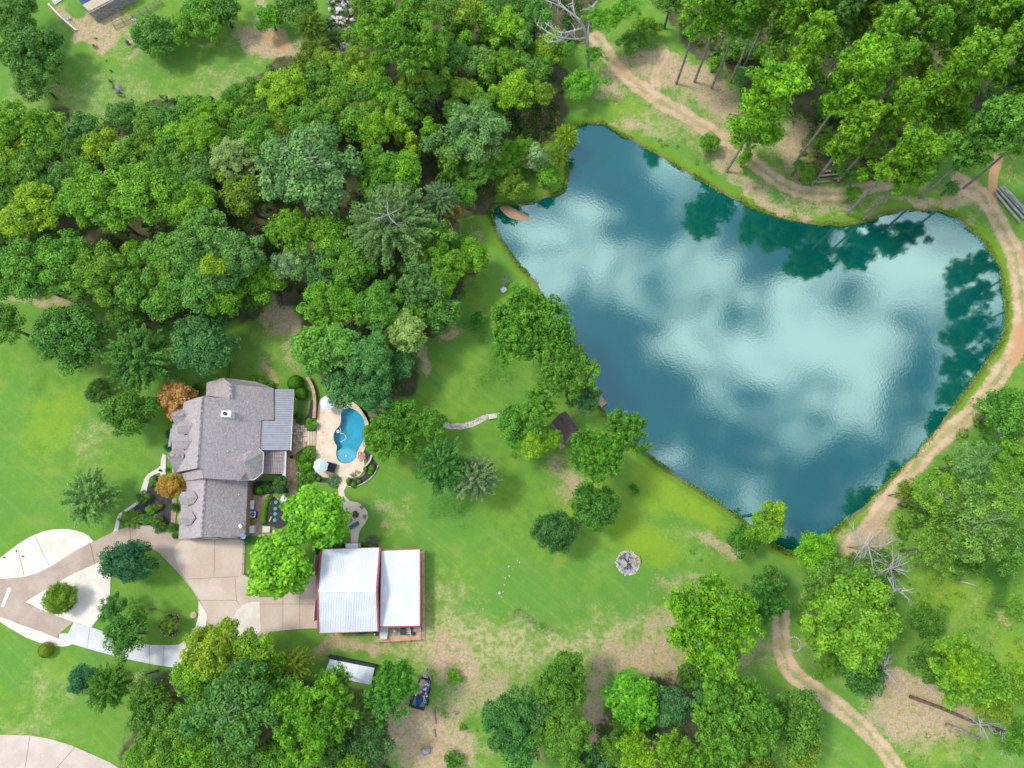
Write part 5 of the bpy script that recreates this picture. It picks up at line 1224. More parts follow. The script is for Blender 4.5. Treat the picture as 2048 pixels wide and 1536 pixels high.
    for pl in (((549, 779), (586.3, 779), (584, 840), (549, 840)), ((522.5, 840), (584, 840), (581, 901), (520, 901))): obj('roof_underlay', MB().slab([P(u, v, zp(u, v)-.05) for u, v in pl], .08), M['charcoal'], h)
    gt = MB(); gt.beam(P(587.5, 779, 2.85), P(581.5, 901, 2.85), .16, .14); obj('gutter', gt, M['trim'], h)
    for v in (790, 818, 846, 874, 899):
        u = 585-(v-779)*.048; obj('porch_post', MB().box(P(u, v, 1.4), (.2, .2, 2.8)), M['trim'], h)
    # pipes and vents
    ch = MB(); c = P(463, 831, zat(463, 831)-.3); ch.box(c+Vector((-.3, 0, .3)), (1.7, 1.1, 2.2)); obj('chimney', ch, M['white'], h)
    cc = MB(); cc.box(c+Vector((-.3, 0, 1.47)), (1.6, 1.1, .12)); obj('chimney_cap', cc, M['trim'], h)
    fl = MB(); fl.cyl(c+Vector((-.4, 0, 1.5)), .28, .35, 12); obj('flue', fl, M['black'], h)
    for (u, v) in ((443, 831), (497, 805), (456, 903)):
        p = P(u, v, zat(u, v)); obj('vent_pipe', MB().cyl(p-Vector((0, 0, .1)), .07, .4, 8), M['white'], h)
    for (u, v, z) in ((452, 966.5, 5.0), (478, 989, 3.8)): obj('vent_pipe', MB().cyl(P(u, v, z)-Vector((0, 0, .1)), .1, .3, 8), M['stone_grey'] if u < 460 else M['white'], h)
    obj('roof_vent', MB().box(P(481, 1052, 3.9), (.5, .6, .3), .5), M['white'], h)
    di = MB(); c = P(487, 1073, 3.5)
    k = 14; ring = [c+Vector((.42*math.cos(6.283*i/k), .42*math.sin(6.283*i/k), .12)) for i in range(k)]; di.add(ring+[c], [(i, (i+1) % k, k) for i in range(k)]); di.tube([c-Vector((0, 0, .6)), c], .04, 6)
    di.tube([c, c+Vector((.25, .1, .4))], .03, 5)
    obj('satellite_dish', di, M['blue_pale'], h)
    # walls
    W = MB()
    foot = [(368,808),(412,790),(415,768),(512,768),(545,779),(546,838),(522,841),(521,890),(526,906),(524,944),(508,957),(494,962),(489,1071),(361,1075),(367,962),(352,943),(347,870)]
    W.slab([P(u, v, 2.95) for u, v in foot], 2.9); obj('wall', W, M['brick'], h)
    # gable end walls
    gw = MB(); q = lambda *a: P(*a)
    up2 = .1
    gw.add([P(402.7, 1073.6, 6.8), P(361, 1076.5, 3.0), P(488, 1072, 3.0)], [(0, 1, 2)])
    gw.add([P(404.5, 794, 9.8), P(368, 805, 5.4), P(461, 799, zat(461, 799)-.2), P(412, 799, 3.2)], [(0, 1, 3, 2)])
    gw.add([P(394.5, 934.5, 9.8), P(352, 943, 3.4), P(402, 945, 3.4), P(404, 938, 8.8)], [(0, 1, 2, 3)])
    gw.add([P(406.8, 955, 8.5), P(368, 961, 3.2), P(480, 960, 3.2), P(478, 960, zat(478, 960)-.25)], [(0, 1, 2, 3)])
    gw.add([P(521, 842, 4.4), P(521, 842, 2.9), P(519.5, 904, 2.9), P(519.5, 904, 4.4)], [(0, 1, 2, 3)])
    obj('gable_wall', gw, M['brick'], h)
    for i, (u, v) in enumerate(((385, 1074.8), (425, 1073.6), (463, 1072.4))):
        p = P(u, v, 1.2); d = obj('garage_door', MB().box(p+Vector((0, -.22, 0)), (2.6, .08, 2.3)), M['trim'], h)
        ORG[d.name] = ORG[h.name]
        for j in range(4): obj('door_panel', MB().box(p+Vector((0, -.29, -.85+.55*j)), (2.4, .04, .45)), M['trim'], d)
    for v in (800, 825, 860, 880):
        u = 546 if v < 838 else 522; obj('window', MB().box(P(u, v, 1.6)+Vector((.05, 0, 0)), (.08, 1.1, 1.3)), M['glass'], h)
    obj('door', MB().box(P(522.5, 852, 1.1)+Vector((.05, 0, 0)), (.08, 1.0, 2.1)), M['wood'], h)
    # entry porch between the front gables
    roof('porch_roof', [(346, 860, 3.2), (341, 893, 3.2), (336, 893, 2.9), (341.5, 856, 2.9)], 'shingle', .12)
    return h
house()
def pergola():
    b0 = P(548, 924, 0); t = thing('pergola', b0, 'weathered slatted wooden pergola beside the octagonal roof bay', 'pergola')
    z = 2.7
    for (u, v) in ((529, 902), (566, 904), (527.5, 946), (565, 948)): obj('post', MB().box(P(u, v, z/2), (.16, .16, z)), M['wood_grey'], t)
    for v in (902, 946): obj('beam', MB().beam(P(525, v, z+.05), P(572, v+1, z+.05), .1, .2), M['trim'], t)
    obj('beam', MB().beam(P(572.5, 900, z-.05), P(570.5, 953, z-.05), .12, .2), M['trim'], t)
    obj('canopy_board', MB().slab([P(567, 903, z), P(572, 903, z), P(570, 951, z), P(564.5, 951, z)], .08), M['grey_metal'], t)
    me = None
    n = 17
    for i in range(n):
        v = 902.5+44*i/(n-1); a, b = P(528, v, z+.2), P(566.5-(v-902)*.04, v, z+.2)
        obj('rafter', MB().beam(a, b, .10, .14), M['trim_pink'], t)
    for i in range(11):
        u = 529.5+36*i/10; obj('lath', MB().beam(P(u, 901.5, z+.3), P(u-1.8, 947.5, z+.3), .08, .05), M['trim_pink'], t)
    fl = MB().slab([P(527, 902, .06), P(570, 902, .06), P(569, 950, .06), P(526, 950, .06)], .05); obj('floor', fl, M['wood'], t)
pergola()

# ---------------------------------------------------------------- barn
def barn():
    b0 = P(698, 1182, 0); t = thing('barn', b0, 'white metal roofed barn with red trim and a lower lean-to roof', 'barn')
    ZE, ZK = 4.2, 6.2
    TL, TR, BR, BL, KL, KR = (642.8, 1098.6, ZE), (760.5, 1095.5, ZE), (757.5, 1262, ZE), (637, 1266, ZE), (635.3, 1181.6, ZK), (754, 1180, ZK)
    def lerp3(a, b, f): return tuple(a[i]+(b[i]-a[i])*f for i in range(3))
    n = 12
    for (e0, e1) in ((TL, TR), (BL, BR)):
        for i in range(n):
            a, b, c, d = P(*lerp3(e0, e1, i/n)), P(*lerp3(e0, e1, (i+1)/n)), P(*lerp3(KL, KR, (i+1)/n)), P(*lerp3(KL, KR, i/n))
            mb = MB().slab([a, b, c, d], .06)
            for f in (0.04, .36, .68): mb.beam(a.lerp(b, f)+Vector((0, 0, .02)), d.lerp(c, f)+Vector((0, 0, .02)), .09, .12)
            obj('roof_panel', mb, M['white_metal'], t)
    obj('ridge_cap', MB().beam(P(*KL)+Vector((0, 0, .06)), P(*KR)+Vector((0, 0, .06)), .4, .05), M['white_metal'], t)
    up = Vector((0, 0, .06))
    for a, b in ((TL, KL), (KL, BL), (TR, KR), (KR, BR)): obj('rake_trim', MB().beam(P(*a)+up, P(*b)+up, .26, .22), M['red_metal'], t)
    for a, b in ((TL, TR), (BL, BR)): obj('eave_trim', MB().beam(P(*a)-up*2, P(*b)-up*2, .16, .2), M['red_metal'], t)
    # lean-to
    n = 17; L0, L1, R1, R0 = (763, 1100.5, 3.9), (760, 1254, 3.9), (840.5, 1252.5, 3.1), (840.5, 1097.5, 3.1)
    for i in range(n):
        a, b, c, d = P(*lerp3(L0, L1, i/n)), P(*lerp3(R0, R1, i/n)), P(*lerp3(R0, R1, (i+1)/n)), P(*lerp3(L0, L1, (i+1)/n))
        mb = MB().slab([a, b, c, d], .05)
        for f in (0.04, .36, .68): mb.beam(a.lerp(d, f)+Vector((0, 0, .02)), b.lerp(c, f)+Vector((0, 0, .02)), .08, .11)
        obj('lean_to_panel', mb, M['white_metal'], t)
    for a, b in ((L0, R0), (R0, R1), (L1, R1)): obj('lean_to_trim', MB().beam(P(*a), P(*b), .2, .18), M['red_metal'], t)
    w = MB().slab([P(645, 1102, 4.0), P(758, 1099.5, 4.0), P(755, 1259, 4.0), P(640, 1262, 4.0)], 4.0); obj('wall', w, M['red_metal'], t)
    g = MB()
    g.add([P(644, 1100, 4.1), P(637, 1181.6, 6.1), P(639.5, 1264, 4.1)], [(0, 1, 2)]); g.add([P(758.5, 1098, 4.1), P(753, 1180, 6.1), P(755.5, 1260, 4.1)], [(0, 1, 2)])
    obj('gable_wall', g, M['red_metal'], t)
    for i in range(7):
        v = 1100+152*i/6; obj('post', MB().box(P(840.5, v, 1.55), (.15, .15, 3.1)), M['red_metal'], t)
    for v in (1130, 1220): obj('barn_door', MB().box(P(637, v, 1.6)+Vector((-.25, 0, 0)), (.08, 3.2, 3.0)), M['trim'], t)
barn()
# awning at the barn door
def awning():
    t = thing('door_awning', P(703, 1092, 0), 'small white awning over the barn side door', 'awning')
    obj('canopy', MB().slab([P(691, 1087, 2.6), P(716, 1086, 2.6), P(716, 1096, 2.9), P(691, 1097, 2.9)], .06), M['white_metal'], t)
    obj('edge_trim', MB().beam(P(690.5, 1086.5, 2.6), P(716.5, 1085.5, 2.6), .1, .14), M['red_metal'], t)
    for u in (692, 715): obj('post', MB().box(P(u, 1087, 1.3), (.1, .1, 2.6)), M['trim'], t)
    obj('side_frame', MB().beam(P(720, 1086, 1.0), P(720, 1096, 1.0), .06, 2.0), M['trim'], t)
awning()
# porch at the lower end of the lean-to
struct('barn_patio', MB().slab([P(760, 1252, .15), P(842, 1249, .15), P(844, 1280, .15), P(761, 1285, .15)], .2), M['paver'], 'terracotta paved patio at the lower end of the lean-to')
struct('patio_strip', MB().slab([P(843, 1100, .06), P(849, 1100, .06), P(850, 1282, .06), P(843.5, 1282, .06)], .1), M['stone_tan'], 'narrow stone strip along the lean-to posts')
def rail(name, pts, h, label, m='red_metal', rails=(.5, 1.0), step=2.0, pr=.05, cat='fence', infill=False):
    w = [P(u, v, 0) for u, v in pts]; t = thing(name, w[0], label, cat)
    for a, b in zip(w[:-1], w[1:]):
        L = (b-a).length; n = max(1, round(L/step))
        for i in range(n+(1 if b is w[-1] else 0)): obj('post', MB().box(a.lerp(b, i/n)+Vector((0, 0, h/2)), (pr*2, pr*2, h), math.atan2((b-a).y, (b-a).x)), M[m], t)
        for r in rails: obj('rail', MB().beam(a+Vector((0, 0, h*r)), b+Vector((0, 0, h*r)), pr, pr*1.3), M[m], t)
        if infill:
            k = int(L/.28); mb = MB()
            for i in range(k): mb.box(a.lerp(b, (i+.5)/k)+Vector((0, 0, h*.5)), (.02, .02, h*.9))
            obj('bars', mb, M[m], t)
    return t
rail('railing', [(761, 1284), (803, 1282), (844, 1279), (844, 1256)], .9, 'low rust red railing round the barn patio', 'red_metal')
rail('fence', [(463, 700), (461, 730), (459, 757)], 1.2, 'black metal fence running up from the house corner', 'black', (.15, .95), 1.8, .035, infill=True)
rail('fence', [(492, 1088), (489, 1148), (503, 1156), (514, 1165)], 1.1, 'black metal fence between the court and the bright maple', 'black', (.15, .95), 1.8, .035, infill=True)
rail('fence', [(634, 1092), (633, 1104), (637, 1114), (638, 1137), (628, 1150), (612, 1159)], .6, 'low black edging fence at the barn corner', 'black', (.2, .95), 1.5, .035)
rail('fence', [(230, 55), (268, 38), (296, 22), (325, 6)], 1.3, 'wire and post fence crossing the top left lawn', 'wood_grey', (.1, .35, .6, .95), 2.0, .05)
rail('fence', [(233, 60), (271, 43), (299, 27), (328, 11)], 1.0, 'second lower line of rails beside the wire fence', 'wood_grey', (.1, .95), 3.0, .05)
def box_thing(name, u, v, size, m, label, cat, rz=0, z=.05, top=None, topm=None, group=None):
    p = P(u, v, z+size[2]/2); t = thing(name, (p.x, p.y, z), label, cat, group)
    obj('body', MB().box((p.x, p.y, z+size[2]/2), size, rz), M[m], t)
    if top: obj('top', MB().box((p.x, p.y, z+size[2]+top[2]/2), top, rz), M[topm or m], t)
    return t
box_thing('cabinet', 768.5, 1263, (1.1, 1.1, .85), 'white', 'white box table on the barn patio beside the red post', 'table', 0, .15, (1.25, 1.25, .05), 'canvas')
def chair(u, v, rz, m, label, z=.1, s=1.0, group=None):
    p = P(u, v, z+.4); p.z = z; t = thing('chair', p, label, 'chair', group); c, s_ = math.cos(rz), math.sin(rz)
    w = lambda x, y, zz: (p.x+(x*c-y*s_)*s, p.y+(x*s_+y*c)*s, z+zz*s)
    obj('seat', MB().box(w(0, 0, .42), (.55*s, .55*s, .07), rz), M[m], t)
    obj('backrest', MB().box(w(-.27, 0, .72), (.07*s, .55*s, .55*s), rz), M[m], t)
    for x in (-.22, .22):
        for y in (-.22, .22): obj('leg', MB().box(w(x, y, .2), (.05, .05, .4), rz), M[m], t)
    return t
chair(764, 1274, 1.5, 'trim', 'white chair nearest the corner of the barn patio', .15, group='white chairs on the barn patio'); chair(771, 1274, 1.6, 'trim', 'white chair second from the corner of the barn patio', .15, group='white chairs on the barn patio')
def umbrella(u, v, r, z, m, label, closed=False, n=8):
    p = P(u, v, z); R = r*mpp(p); t = thing('umbrella', (p.x, p.y, .1), label, 'umbrella')
    gores = []
    for i in range(n):
        a0, a1 = 6.283*i/n+.2, 6.283*(i+1)/n+.2; mb = MB()
        A = Vector((p.x+R*math.cos(a0), p.y+R*math.sin(a0), z)); B = Vector((p.x+R*math.cos(a1), p.y+R*math.sin(a1), z)); T_ = Vector((p.x, p.y, z+R*.42)); mid = (A+B)/2*.97+Vector((p.x, p.y, z))*.03-Vector((0, 0, .0))
        a5, b5 = A.lerp(T_, .5)+Vector((0, 0, .05)), B.lerp(T_, .5)+Vector((0, 0, .05))
        mb.add([A, mid, B, b5, a5, T_], [(0, 1, 2, 3, 4), (4, 3, 5)])
        obj('canopy_panel', mb, m, t)
        obj('rib', MB().beam(A+Vector((0, 0, .02)), T_+Vector((0, 0, .02)), .035), M['white'], t)
    obj('pole', MB().cyl((p.x, p.y, .1), .03, z-.1+R*.42, 8), M['white'], t)
    obj('base', MB().cyl((p.x, p.y, .1), .28, .08, 16), M['stone_grey'], t)
    return t
umbrella(641.5, 931.5, 15.5, 2.3, M['canvas'], 'open pale green umbrella on the pool terrace')
umbrella(655, 806, 15, 2.3, M['canvas_w'], 'open white umbrella under the trees above the pool')
umbrella(789.5, 1263, 3.6, 2.0, M['blue'], 'small bright blue umbrella on the barn patio', n=6)
box_thing('grill', 806.5, 1261, (.75, 1.2, .9), 'green_dark', 'dark green covered grill on the barn patio', 'grill', 0, .15, (.8, 1.3, .12), 'green_dark')
def slat_table(u, v, label):
    p = P(u, v, .6); t = thing('bench', (p.x, p.y, .15), label, 'bench')
    for i in range(5): obj('slat', MB().box((p.x, p.y-.5+.25*i, .62), (1.5, .13, .05)), M['trim'], t)
    for x in (-.6, .6): obj('leg', MB().box((p.x+x, p.y, .37), (.08, 1.1, .44)), M['wood_grey'], t)
slat_table(817, 1260, 'pale slatted bench beside the covered grill')
box_thing('storage_box', 825, 1261, (.5, 1.5, .5), 'charcoal', 'grey box right of the slatted bench on the barn patio', 'box', .2, .15)
box_thing('tool_bench', 835, 1258, (1.2, .7, .6), 'wood', 'cluttered dark workbench in the patio corner', 'bench', 0, .15, (1.25, .75, .06), 'stone_grey')
box_thing('planter', 750, 1268, (.5, .5, .45), 'green_dark', 'dark square planter against the barn corner', 'planter', 0, 0, (.3, .3, .1), 'leaf')
for i, (u, v) in enumerate(((720, 1266), (731, 1265))): box_thing('crate', u, v, (.6, .35, .3), 'navy', ('blue crate against the barn wall, left of two', 'blue crate against the barn wall, right of two')[i], 'crate', .1, 0)
# chaise, fire pit and terrace furniture
def lounger(u, v, rz, m, label, L=1.9, w=.65, z=.1):
    p = P(u, v, .35); t = thing('sun_lounger', (p.x, p.y, z), label, 'sun lounger'); c, s_ = math.cos(rz), math.sin(rz); q = lambda x, y, zz: (p.x+x*c-y*s_, p.y+x*s_+y*c, z+zz)
    obj('cushion', MB().box(q(-.25, 0, .36), (L*.7, w, .1), rz), m, t)
    obj('backrest', MB().box(q(L*.36, 0, .47), (L*.32, w, .1), ax=Matrix.Rotation(rz, 3, 'Z') @ Matrix.Rotation(-.5, 3, 'Y')), m, t)
    for x in (-.8, .5):
        for y in (-.25, .25): obj('leg', MB().box(q(x, y, .15), (.05, .05, .3), rz), M['black'], t)
lounger(663, 931, -.25, M['charcoal'], 'charcoal lounger beside the pale green umbrella, upper one', w=.9)
lounger(660, 939, -.25, M['charcoal'], 'charcoal lounger beside the pale green umbrella, lower one', w=.8)
lounger(708.5, 1051, .55, M['teal_dark'], 'dark teal lounger on the fire pit patio')
def rock_ring(name, u, v, R, n, r, label, cat, fill=None, m='stone_grey', z=.1, logs=0, seed=3):
    p = P(u, v, 0); t = thing(name, (p.x, p.y, z), label, cat); rnd = random.Random(seed)
    for i in range(n):
        a = 6.283*i/n+rnd.uniform(-.05, .05); rr = R*rnd.uniform(.94, 1.06)
        obj('stone', MB().rock((p.x+rr*math.cos(a), p.y+rr*math.sin(a), z+r*.3), r*rnd.uniform(.8, 1.25), rnd.random()), M[m], t)
    if fill: obj('ash_bed', MB().cyl((p.x, p.y, z), R*.95, .06, 24), M[fill], t)
    for i in range(logs):
        a = rnd.uniform(0, 3.14); d = Vector((math.cos(a), math.sin(a), 0))*R*.6; c = Vector((p.x, p.y, z+.12+.05*i))
        obj('charred_log', MB().tube([c-d, c+d], .06, 6), M['deadwood'] if i % 2 else M['black'], t)
    return t
rock_ring('fire_pit', 711, 1029, .62, 14, .14, 'round fire pit with charred logs on the cream patio', 'fire pit', 'mulch', 'stone_tan', .1, 5)
rock_ring('fire_ring', 1256, 1126, 1.85, 34, .22, 'wide ring of stones full of grey ash on the open lawn', 'fire ring', 'ash', 'stone_pale', 0, 3, 8)
for i, (u, v, rz, lab) in enumerate(((724, 1014, -2.3, 'wooden patio chair above and right of the fire pit'), (729, 1033, 3.1, 'wooden patio chair right of the fire pit'), (701, 1040, .8, 'wooden patio chair below and left of the fire pit'))): chair(u, v, rz, 'wood_grey', lab, .1, 1.1, 'chairs round the fire pit')
chair(706, 949, .9, 'wood_grey', 'wooden chair on the round lower end of the pool terrace', .1, 1.1)
def table_round(u, v, r, m, label, z=.1, h=.5):
    p = P(u, v, h); t = thing('table', (p.x, p.y, z), label, 'table'); obj('tabletop', MB().cyl((p.x, p.y, z+h), r, .05, 20), M[m], t); obj('pedestal', MB().cyl((p.x, p.y, z), .08, h, 8), M['black'], t)
table_round(713.5, 943.5, .3, 'stone_rust', 'small round brown table on the pool terrace')
for i in range(5):
    u, v = ((649, 824), (648, 844), (646.3, 865), (645.5, 885.5), (644.8, 907))[i]
    tag(obj('drain', MB().cyl(P(u, v, .1), .07, .03, 10), M['black']), ('topmost', 'second', 'middle', 'fourth', 'lowest')[i]+' of the small dark drains in a column on the pool terrace', 'drain', 'drains in the pool terrace')
# kettle grill, pots
def kettle(u, v):
    p = P(u, v, .8); t = thing('kettle_grill', (p.x, p.y, .05), 'black round kettle grill behind the pergola', 'grill')
    prof = [(.0, 1.15), (.18, 1.12), (.28, 1.0), (.3, .88), (.26, .74), (.12, .64), (0, .62)]; mb = MB(); k = 14
    vs = [(p.x+r*math.cos(6.283*j/k), p.y+r*math.sin(6.283*j/k), z) for r, z in prof for j in range(k)]; mb.add(vs, [(a*k+j, (a+1)*k+j, (a+1)*k+(j+1) % k, a*k+(j+1) % k) for a in range(len(prof)-1) for j in range(k)])
    obj('bowl_and_lid', mb, M['black'], t, True)
    for j in range(3): obj('leg', MB().tube([(p.x+.15*math.cos(j*2.1), p.y+.15*math.sin(j*2.1), .68), (p.x+.3*math.cos(j*2.1), p.y+.3*math.sin(j*2.1), .05)], .02, 5), M['black'], t)
    obj('handle', MB().box((p.x, p.y, 1.2), (.15, .03, .03)), M['wood'], t)
kettle(583.5, 914)
def pot(u, v, r, h, m, label, plant=True, z=.05):
    p = P(u, v, h); t = thing('plant_pot', (p.x, p.y, z), label, 'plant pot'); obj('pot', MB().ring((p.x, p.y, z), r*.75, r, h, 16), M[m], t); obj('soil', MB().cyl((p.x, p.y, z), r*.78, h*.8, 14), M['mulch'], t)
pot(597, 948, .3, .5, 'white', 'round white pot beside the stone patio'); pot(319.3, 940.5, .2, .4, 'black', 'small black pot on the front walk bend')
def retaining():
    pts = spline(PP([(617, 757), (622, 765), (628, 778), (631.5, 795), (632, 815), (630.5, 838)]), 4); t = thing('retaining_wall', pts[0], 'curved tan stone retaining wall beside the pool terrace', 'wall')
    for a, b in zip(pts[:-1], pts[1:]):
        mb = MB().beam(a+Vector((0, 0, .4)), b+Vector((0, 0, .4)), .42, .8); obj('cap_stone', MB().beam(a+Vector((0, 0, .85)), b.lerp(a, .04)+Vector((0, 0, .85)), .52, .1), M['stone_tan'], t); obj('wall_block', mb, M['stone_rust'], t)
retaining()
def steps(px0, px1, n, wv, label, m='stone_tan', z0=.1, rise=.1, axis='u', lo=0, hi=0):
    pass
def pool_steps():
    t = thing('steps', P(624, 876, 0), 'wide tan steps between the patio and the pool terrace', 'steps')
    for i in range(5):
        u0, u1 = 615+3.3*i, 615+3.3*(i+1); z = .62-.11*i
        obj('step', MB().slab([P(u0, 862, z), P(u1-.35, 862, z), P(u1-.35, 891, z), P(u0, 891, z)], z), M['deck'], t)
        obj('riser', MB().slab([P(u1-.35, 862, z-.03), P(u1, 862, z-.03), P(u1, 891, z-.03), P(u1-.35, 891, z-.03)], z-.03), M['wood'], t)
pool_steps()
struct('raised_patio', MB().slab([P(u, v, .6) for u, v in ((586,843),(600,850),(613,858),(615,862),(615,891),(606,897),(594,905),(588,912),(583,905),(581,895),(584,850))], .6), M['gravel'], 'raised flagstone patio above the steps')
def flagstones():
    rnd = random.Random(3); k = 0
    for u in np.arange(589, 613, 4.6):
        for v in np.arange(852, 896, 4.8):
            if u > 600 and v > 893: continue
            uu, vv = u+rnd.uniform(-1, 1), v+rnd.uniform(-1, 1); r = rnd.uniform(1.9, 2.6); mb = MB()
            n = rnd.choice((5, 6)); a0 = rnd.random()*6
            mb.slab([P(uu+r*math.cos(a0+6.283*j/n)*rnd.uniform(.85, 1.15), vv+r*math.sin(a0+6.283*j/n)*rnd.uniform(.85, 1.15), .635) for j in range(n)], .05)
            o = obj('flagstone', mb, M[rnd.choice(('stone_tan', 'stone_rust', 'stone_pale', 'deck', 'stone_pale'))], bpy.data.objects['raised_patio'])
            o.location = (0, 0, 0)
def obj_under(name, mb, m, parent):
    o = obj(name, mb, m, parent); return o
flagstones()
# flagstones of the stone path
par = bpy.data.objects['stone_path']; rnd = random.Random(9)
for i in range(16):
    f = i/15; u = 890+(974-890)*f; v = 850 if f < .45 else 850-(f-.45)*34
    for s in (-3.2, 3.2):
        r = rnd.uniform(2.0, 2.8); uu, vv = u+rnd.uniform(-1, 1), v+s*.75+rnd.uniform(-.6, .6)
        obj('flagstone', MB().slab([P(uu+r*math.cos(6.283*j/5+i)*rnd.uniform(.8, 1.15), vv+r*.8*math.sin(6.283*j/5+i)*rnd.uniform(.8, 1.15), .075) for j in range(5)], .06), M[rnd.choice(('stone_tan', 'stone_pale', 'stone_grey', 'stone_pale'))], par)
def footbridge():
    t = thing('footbridge', P(991, 832, 0), 'small white plank footbridge at the end of the stone path', 'bridge')
    a0, a1, b0, b1 = P(976, 829, .3), P(1006, 824.5, .3), P(978, 838, .3), P(1007, 834, .3)
    for i in range(14):
        f0, f1 = i/14, (i+.94)/14; obj('plank', MB().slab([a0.lerp(a1, f0), a0.lerp(a1, f1), b0.lerp(b1, f1), b0.lerp(b1, f0)], .06), M['concrete_cream'], t)
    for a, b in ((a0, a1), (b0, b1)): obj('side_beam', MB().beam(a-Vector((0, 0, .12)), b-Vector((0, 0, .12)), .12, .2), M['wood_grey'], t)
footbridge()
def stair_path():
    t = thing('garden_steps', P(770, 825, 0), 'shallow stone steps behind the pool end', 'steps')
    for i in range(9):
        u = 752+5.4*i; obj('step', MB().slab([P(u, 818-.3*i, .12), P(u+4.6, 817.5-.3*i, .12), P(u+5, 829-.3*i, .12), P(u+.4, 830-.3*i, .12)], .12), M['stone_tan'], t)
stair_path()
# pool
def pool():
    t = thing('swimming_pool', P(698, 872, 0), 'freeform blue swimming pool with a shallow round end', 'swimming pool')
    w = pool_w; n = len(w); fs = tessellate_polygon([[Vector(p) for p in w]])
    def flat(pts, z):
        v = [Vector((p[0], p[1], z)) for p in pts]; f = tessellate_polygon([v]); f = [q if (v[q[1]]-v[q[0]]).cross(v[q[2]]-v[q[0]]).z > 0 else (q[0], q[2], q[1]) for q in f]; return v, f
    v, f = flat(w, -1.35); obj('pool_floor', MB().add(v, f), M['plaster'], t)
    side = MB(); k = len(w); side.add([Vector((p[0], p[1], .08)) for p in w]+[Vector((p[0], p[1], -1.4)) for p in w], [(i, (i+1) % k, k+(i+1) % k, k+i) for i in range(k)]); obj('pool_wall', side, M['plaster'], t)
    tl = MB(); inner = [Vector(p) for p in w]; cen = sum(inner, Vector())/k
    ins = [p+(cen-p).normalized()*.04 for p in inner]
    tl.add([Vector((p[0], p[1], .06)) for p in ins]+[Vector((p[0], p[1], -.22)) for p in ins], [(i, (i+1) % k, k+(i+1) % k, k+i) for i in range(k)]); obj('tile_band', tl, M['tile_blue'], t)
    v, f = flat(w, -.06); obj('water_surface', MB().add(v, f), M['pool'], t)
    sh = CW([(672,903),(680,900),(695,898),(711,903),(714,908),(712,915),(703,924.5),(690,927.5),(678,922.5),(672.5,912)], -.35, 3)
    v, f = flat(sh, -.16); obj('shallow_shelf', MB().add(v, f), M['plaster_pale'], t)
    st = CW([(676,899),(690,894),(706,896),(716,902),(714,908),(695,902),(680,904)], -.5, 3); v, f = flat(st, -.55); obj('step_ledge', MB().add(v, f), M['plaster'], t)
    cp = MB(); out_ = []
    for i in range(k):
        a, b = w[i-1], w[(i+1) % k]; d = Vector((b[0]-a[0], b[1]-a[1])).normalized(); out_.append((w[i][0]+d.y*.3, w[i][1]-d.x*.3)); 
    sgn = 1
    area = sum(w[i][0]*w[(i+1) % k][1]-w[(i+1) % k][0]*w[i][1] for i in range(k))
    if area < 0: out_ = [(2*w[i][0]-out_[i][0], 2*w[i][1]-out_[i][1]) for i in range(k)]
    for i in range(k):
        j = (i+1) % k
        obj('coping_stone', MB().slab([Vector((w[i][0], w[i][1], .135)), Vector((*out_[i], .135)), Vector((*out_[j], .135)), Vector((w[j][0], w[j][1], .135))], .04), M['deck'], t)
    obj('fountain_head', MB().cyl(P(692, 912.5, -.1), .16, .12, 12), M['white'], t)
pool()
def cleaner():
    pts = spline([P(u, v, .0) for u, v in ((679, 855), (682, 862), (681, 866), (688, 868), (692, 874), (691, 878), (683, 883), (681, 884))], 5); t = thing('pool_cleaner', pts[0], 'white pool cleaner with its floating hose in the pool', 'pool cleaner')
    obj('hose', MB().tube(pts, .05, 6), M['white'], t); c = P(676, 863, .0); obj('body', MB().ring((c.x, c.y, -.05), .12, .28, .14, 14), M['white'], t)
cleaner()
def waterfall():
    t = thing('rock_ledge', P(723, 914, 0), 'tan rock ledge on the right edge of the pool terrace', 'rock ledge'); rnd = random.Random(2)
    for (u, v, r) in ((720, 908, .5), (724, 914, .6), (719, 915, .45), (728, 909, .4), (722, 920, .4)): obj('stone', MB().rock(P(u, v, .15), r, rnd.random(), .4), M['stone_tan'], t)
    w = thing('garden_wall', P(737, 918, 0), 'short pale curved wall in the dark bed right of the terrace', 'wall'); pts = spline(PP([(744, 911), (741, 920), (735, 929), (728, 935)]), 4)
    for a, b in zip(pts[:-1], pts[1:]): obj('wall_block', MB().beam(a+Vector((0, 0, .2)), b+Vector((0, 0, .2)), .28, .4), M['stone_pale'], w)
    e = thing('bed_edging', P(740, 955, 0), 'thin stone edging round the curved dark bed', 'edging'); pts = spline(PP([(757, 930), (750, 946), (738, 959), (722, 969), (706, 974), (694, 972)]), 4)
    for a, b in zip(pts[:-1], pts[1:]): obj('edging_stone', MB().beam(a+Vector((0, 0, .07)), b.lerp(a, .06)+Vector((0, 0, .07)), .18, .16), M['stone_pale'], e)
waterfall()
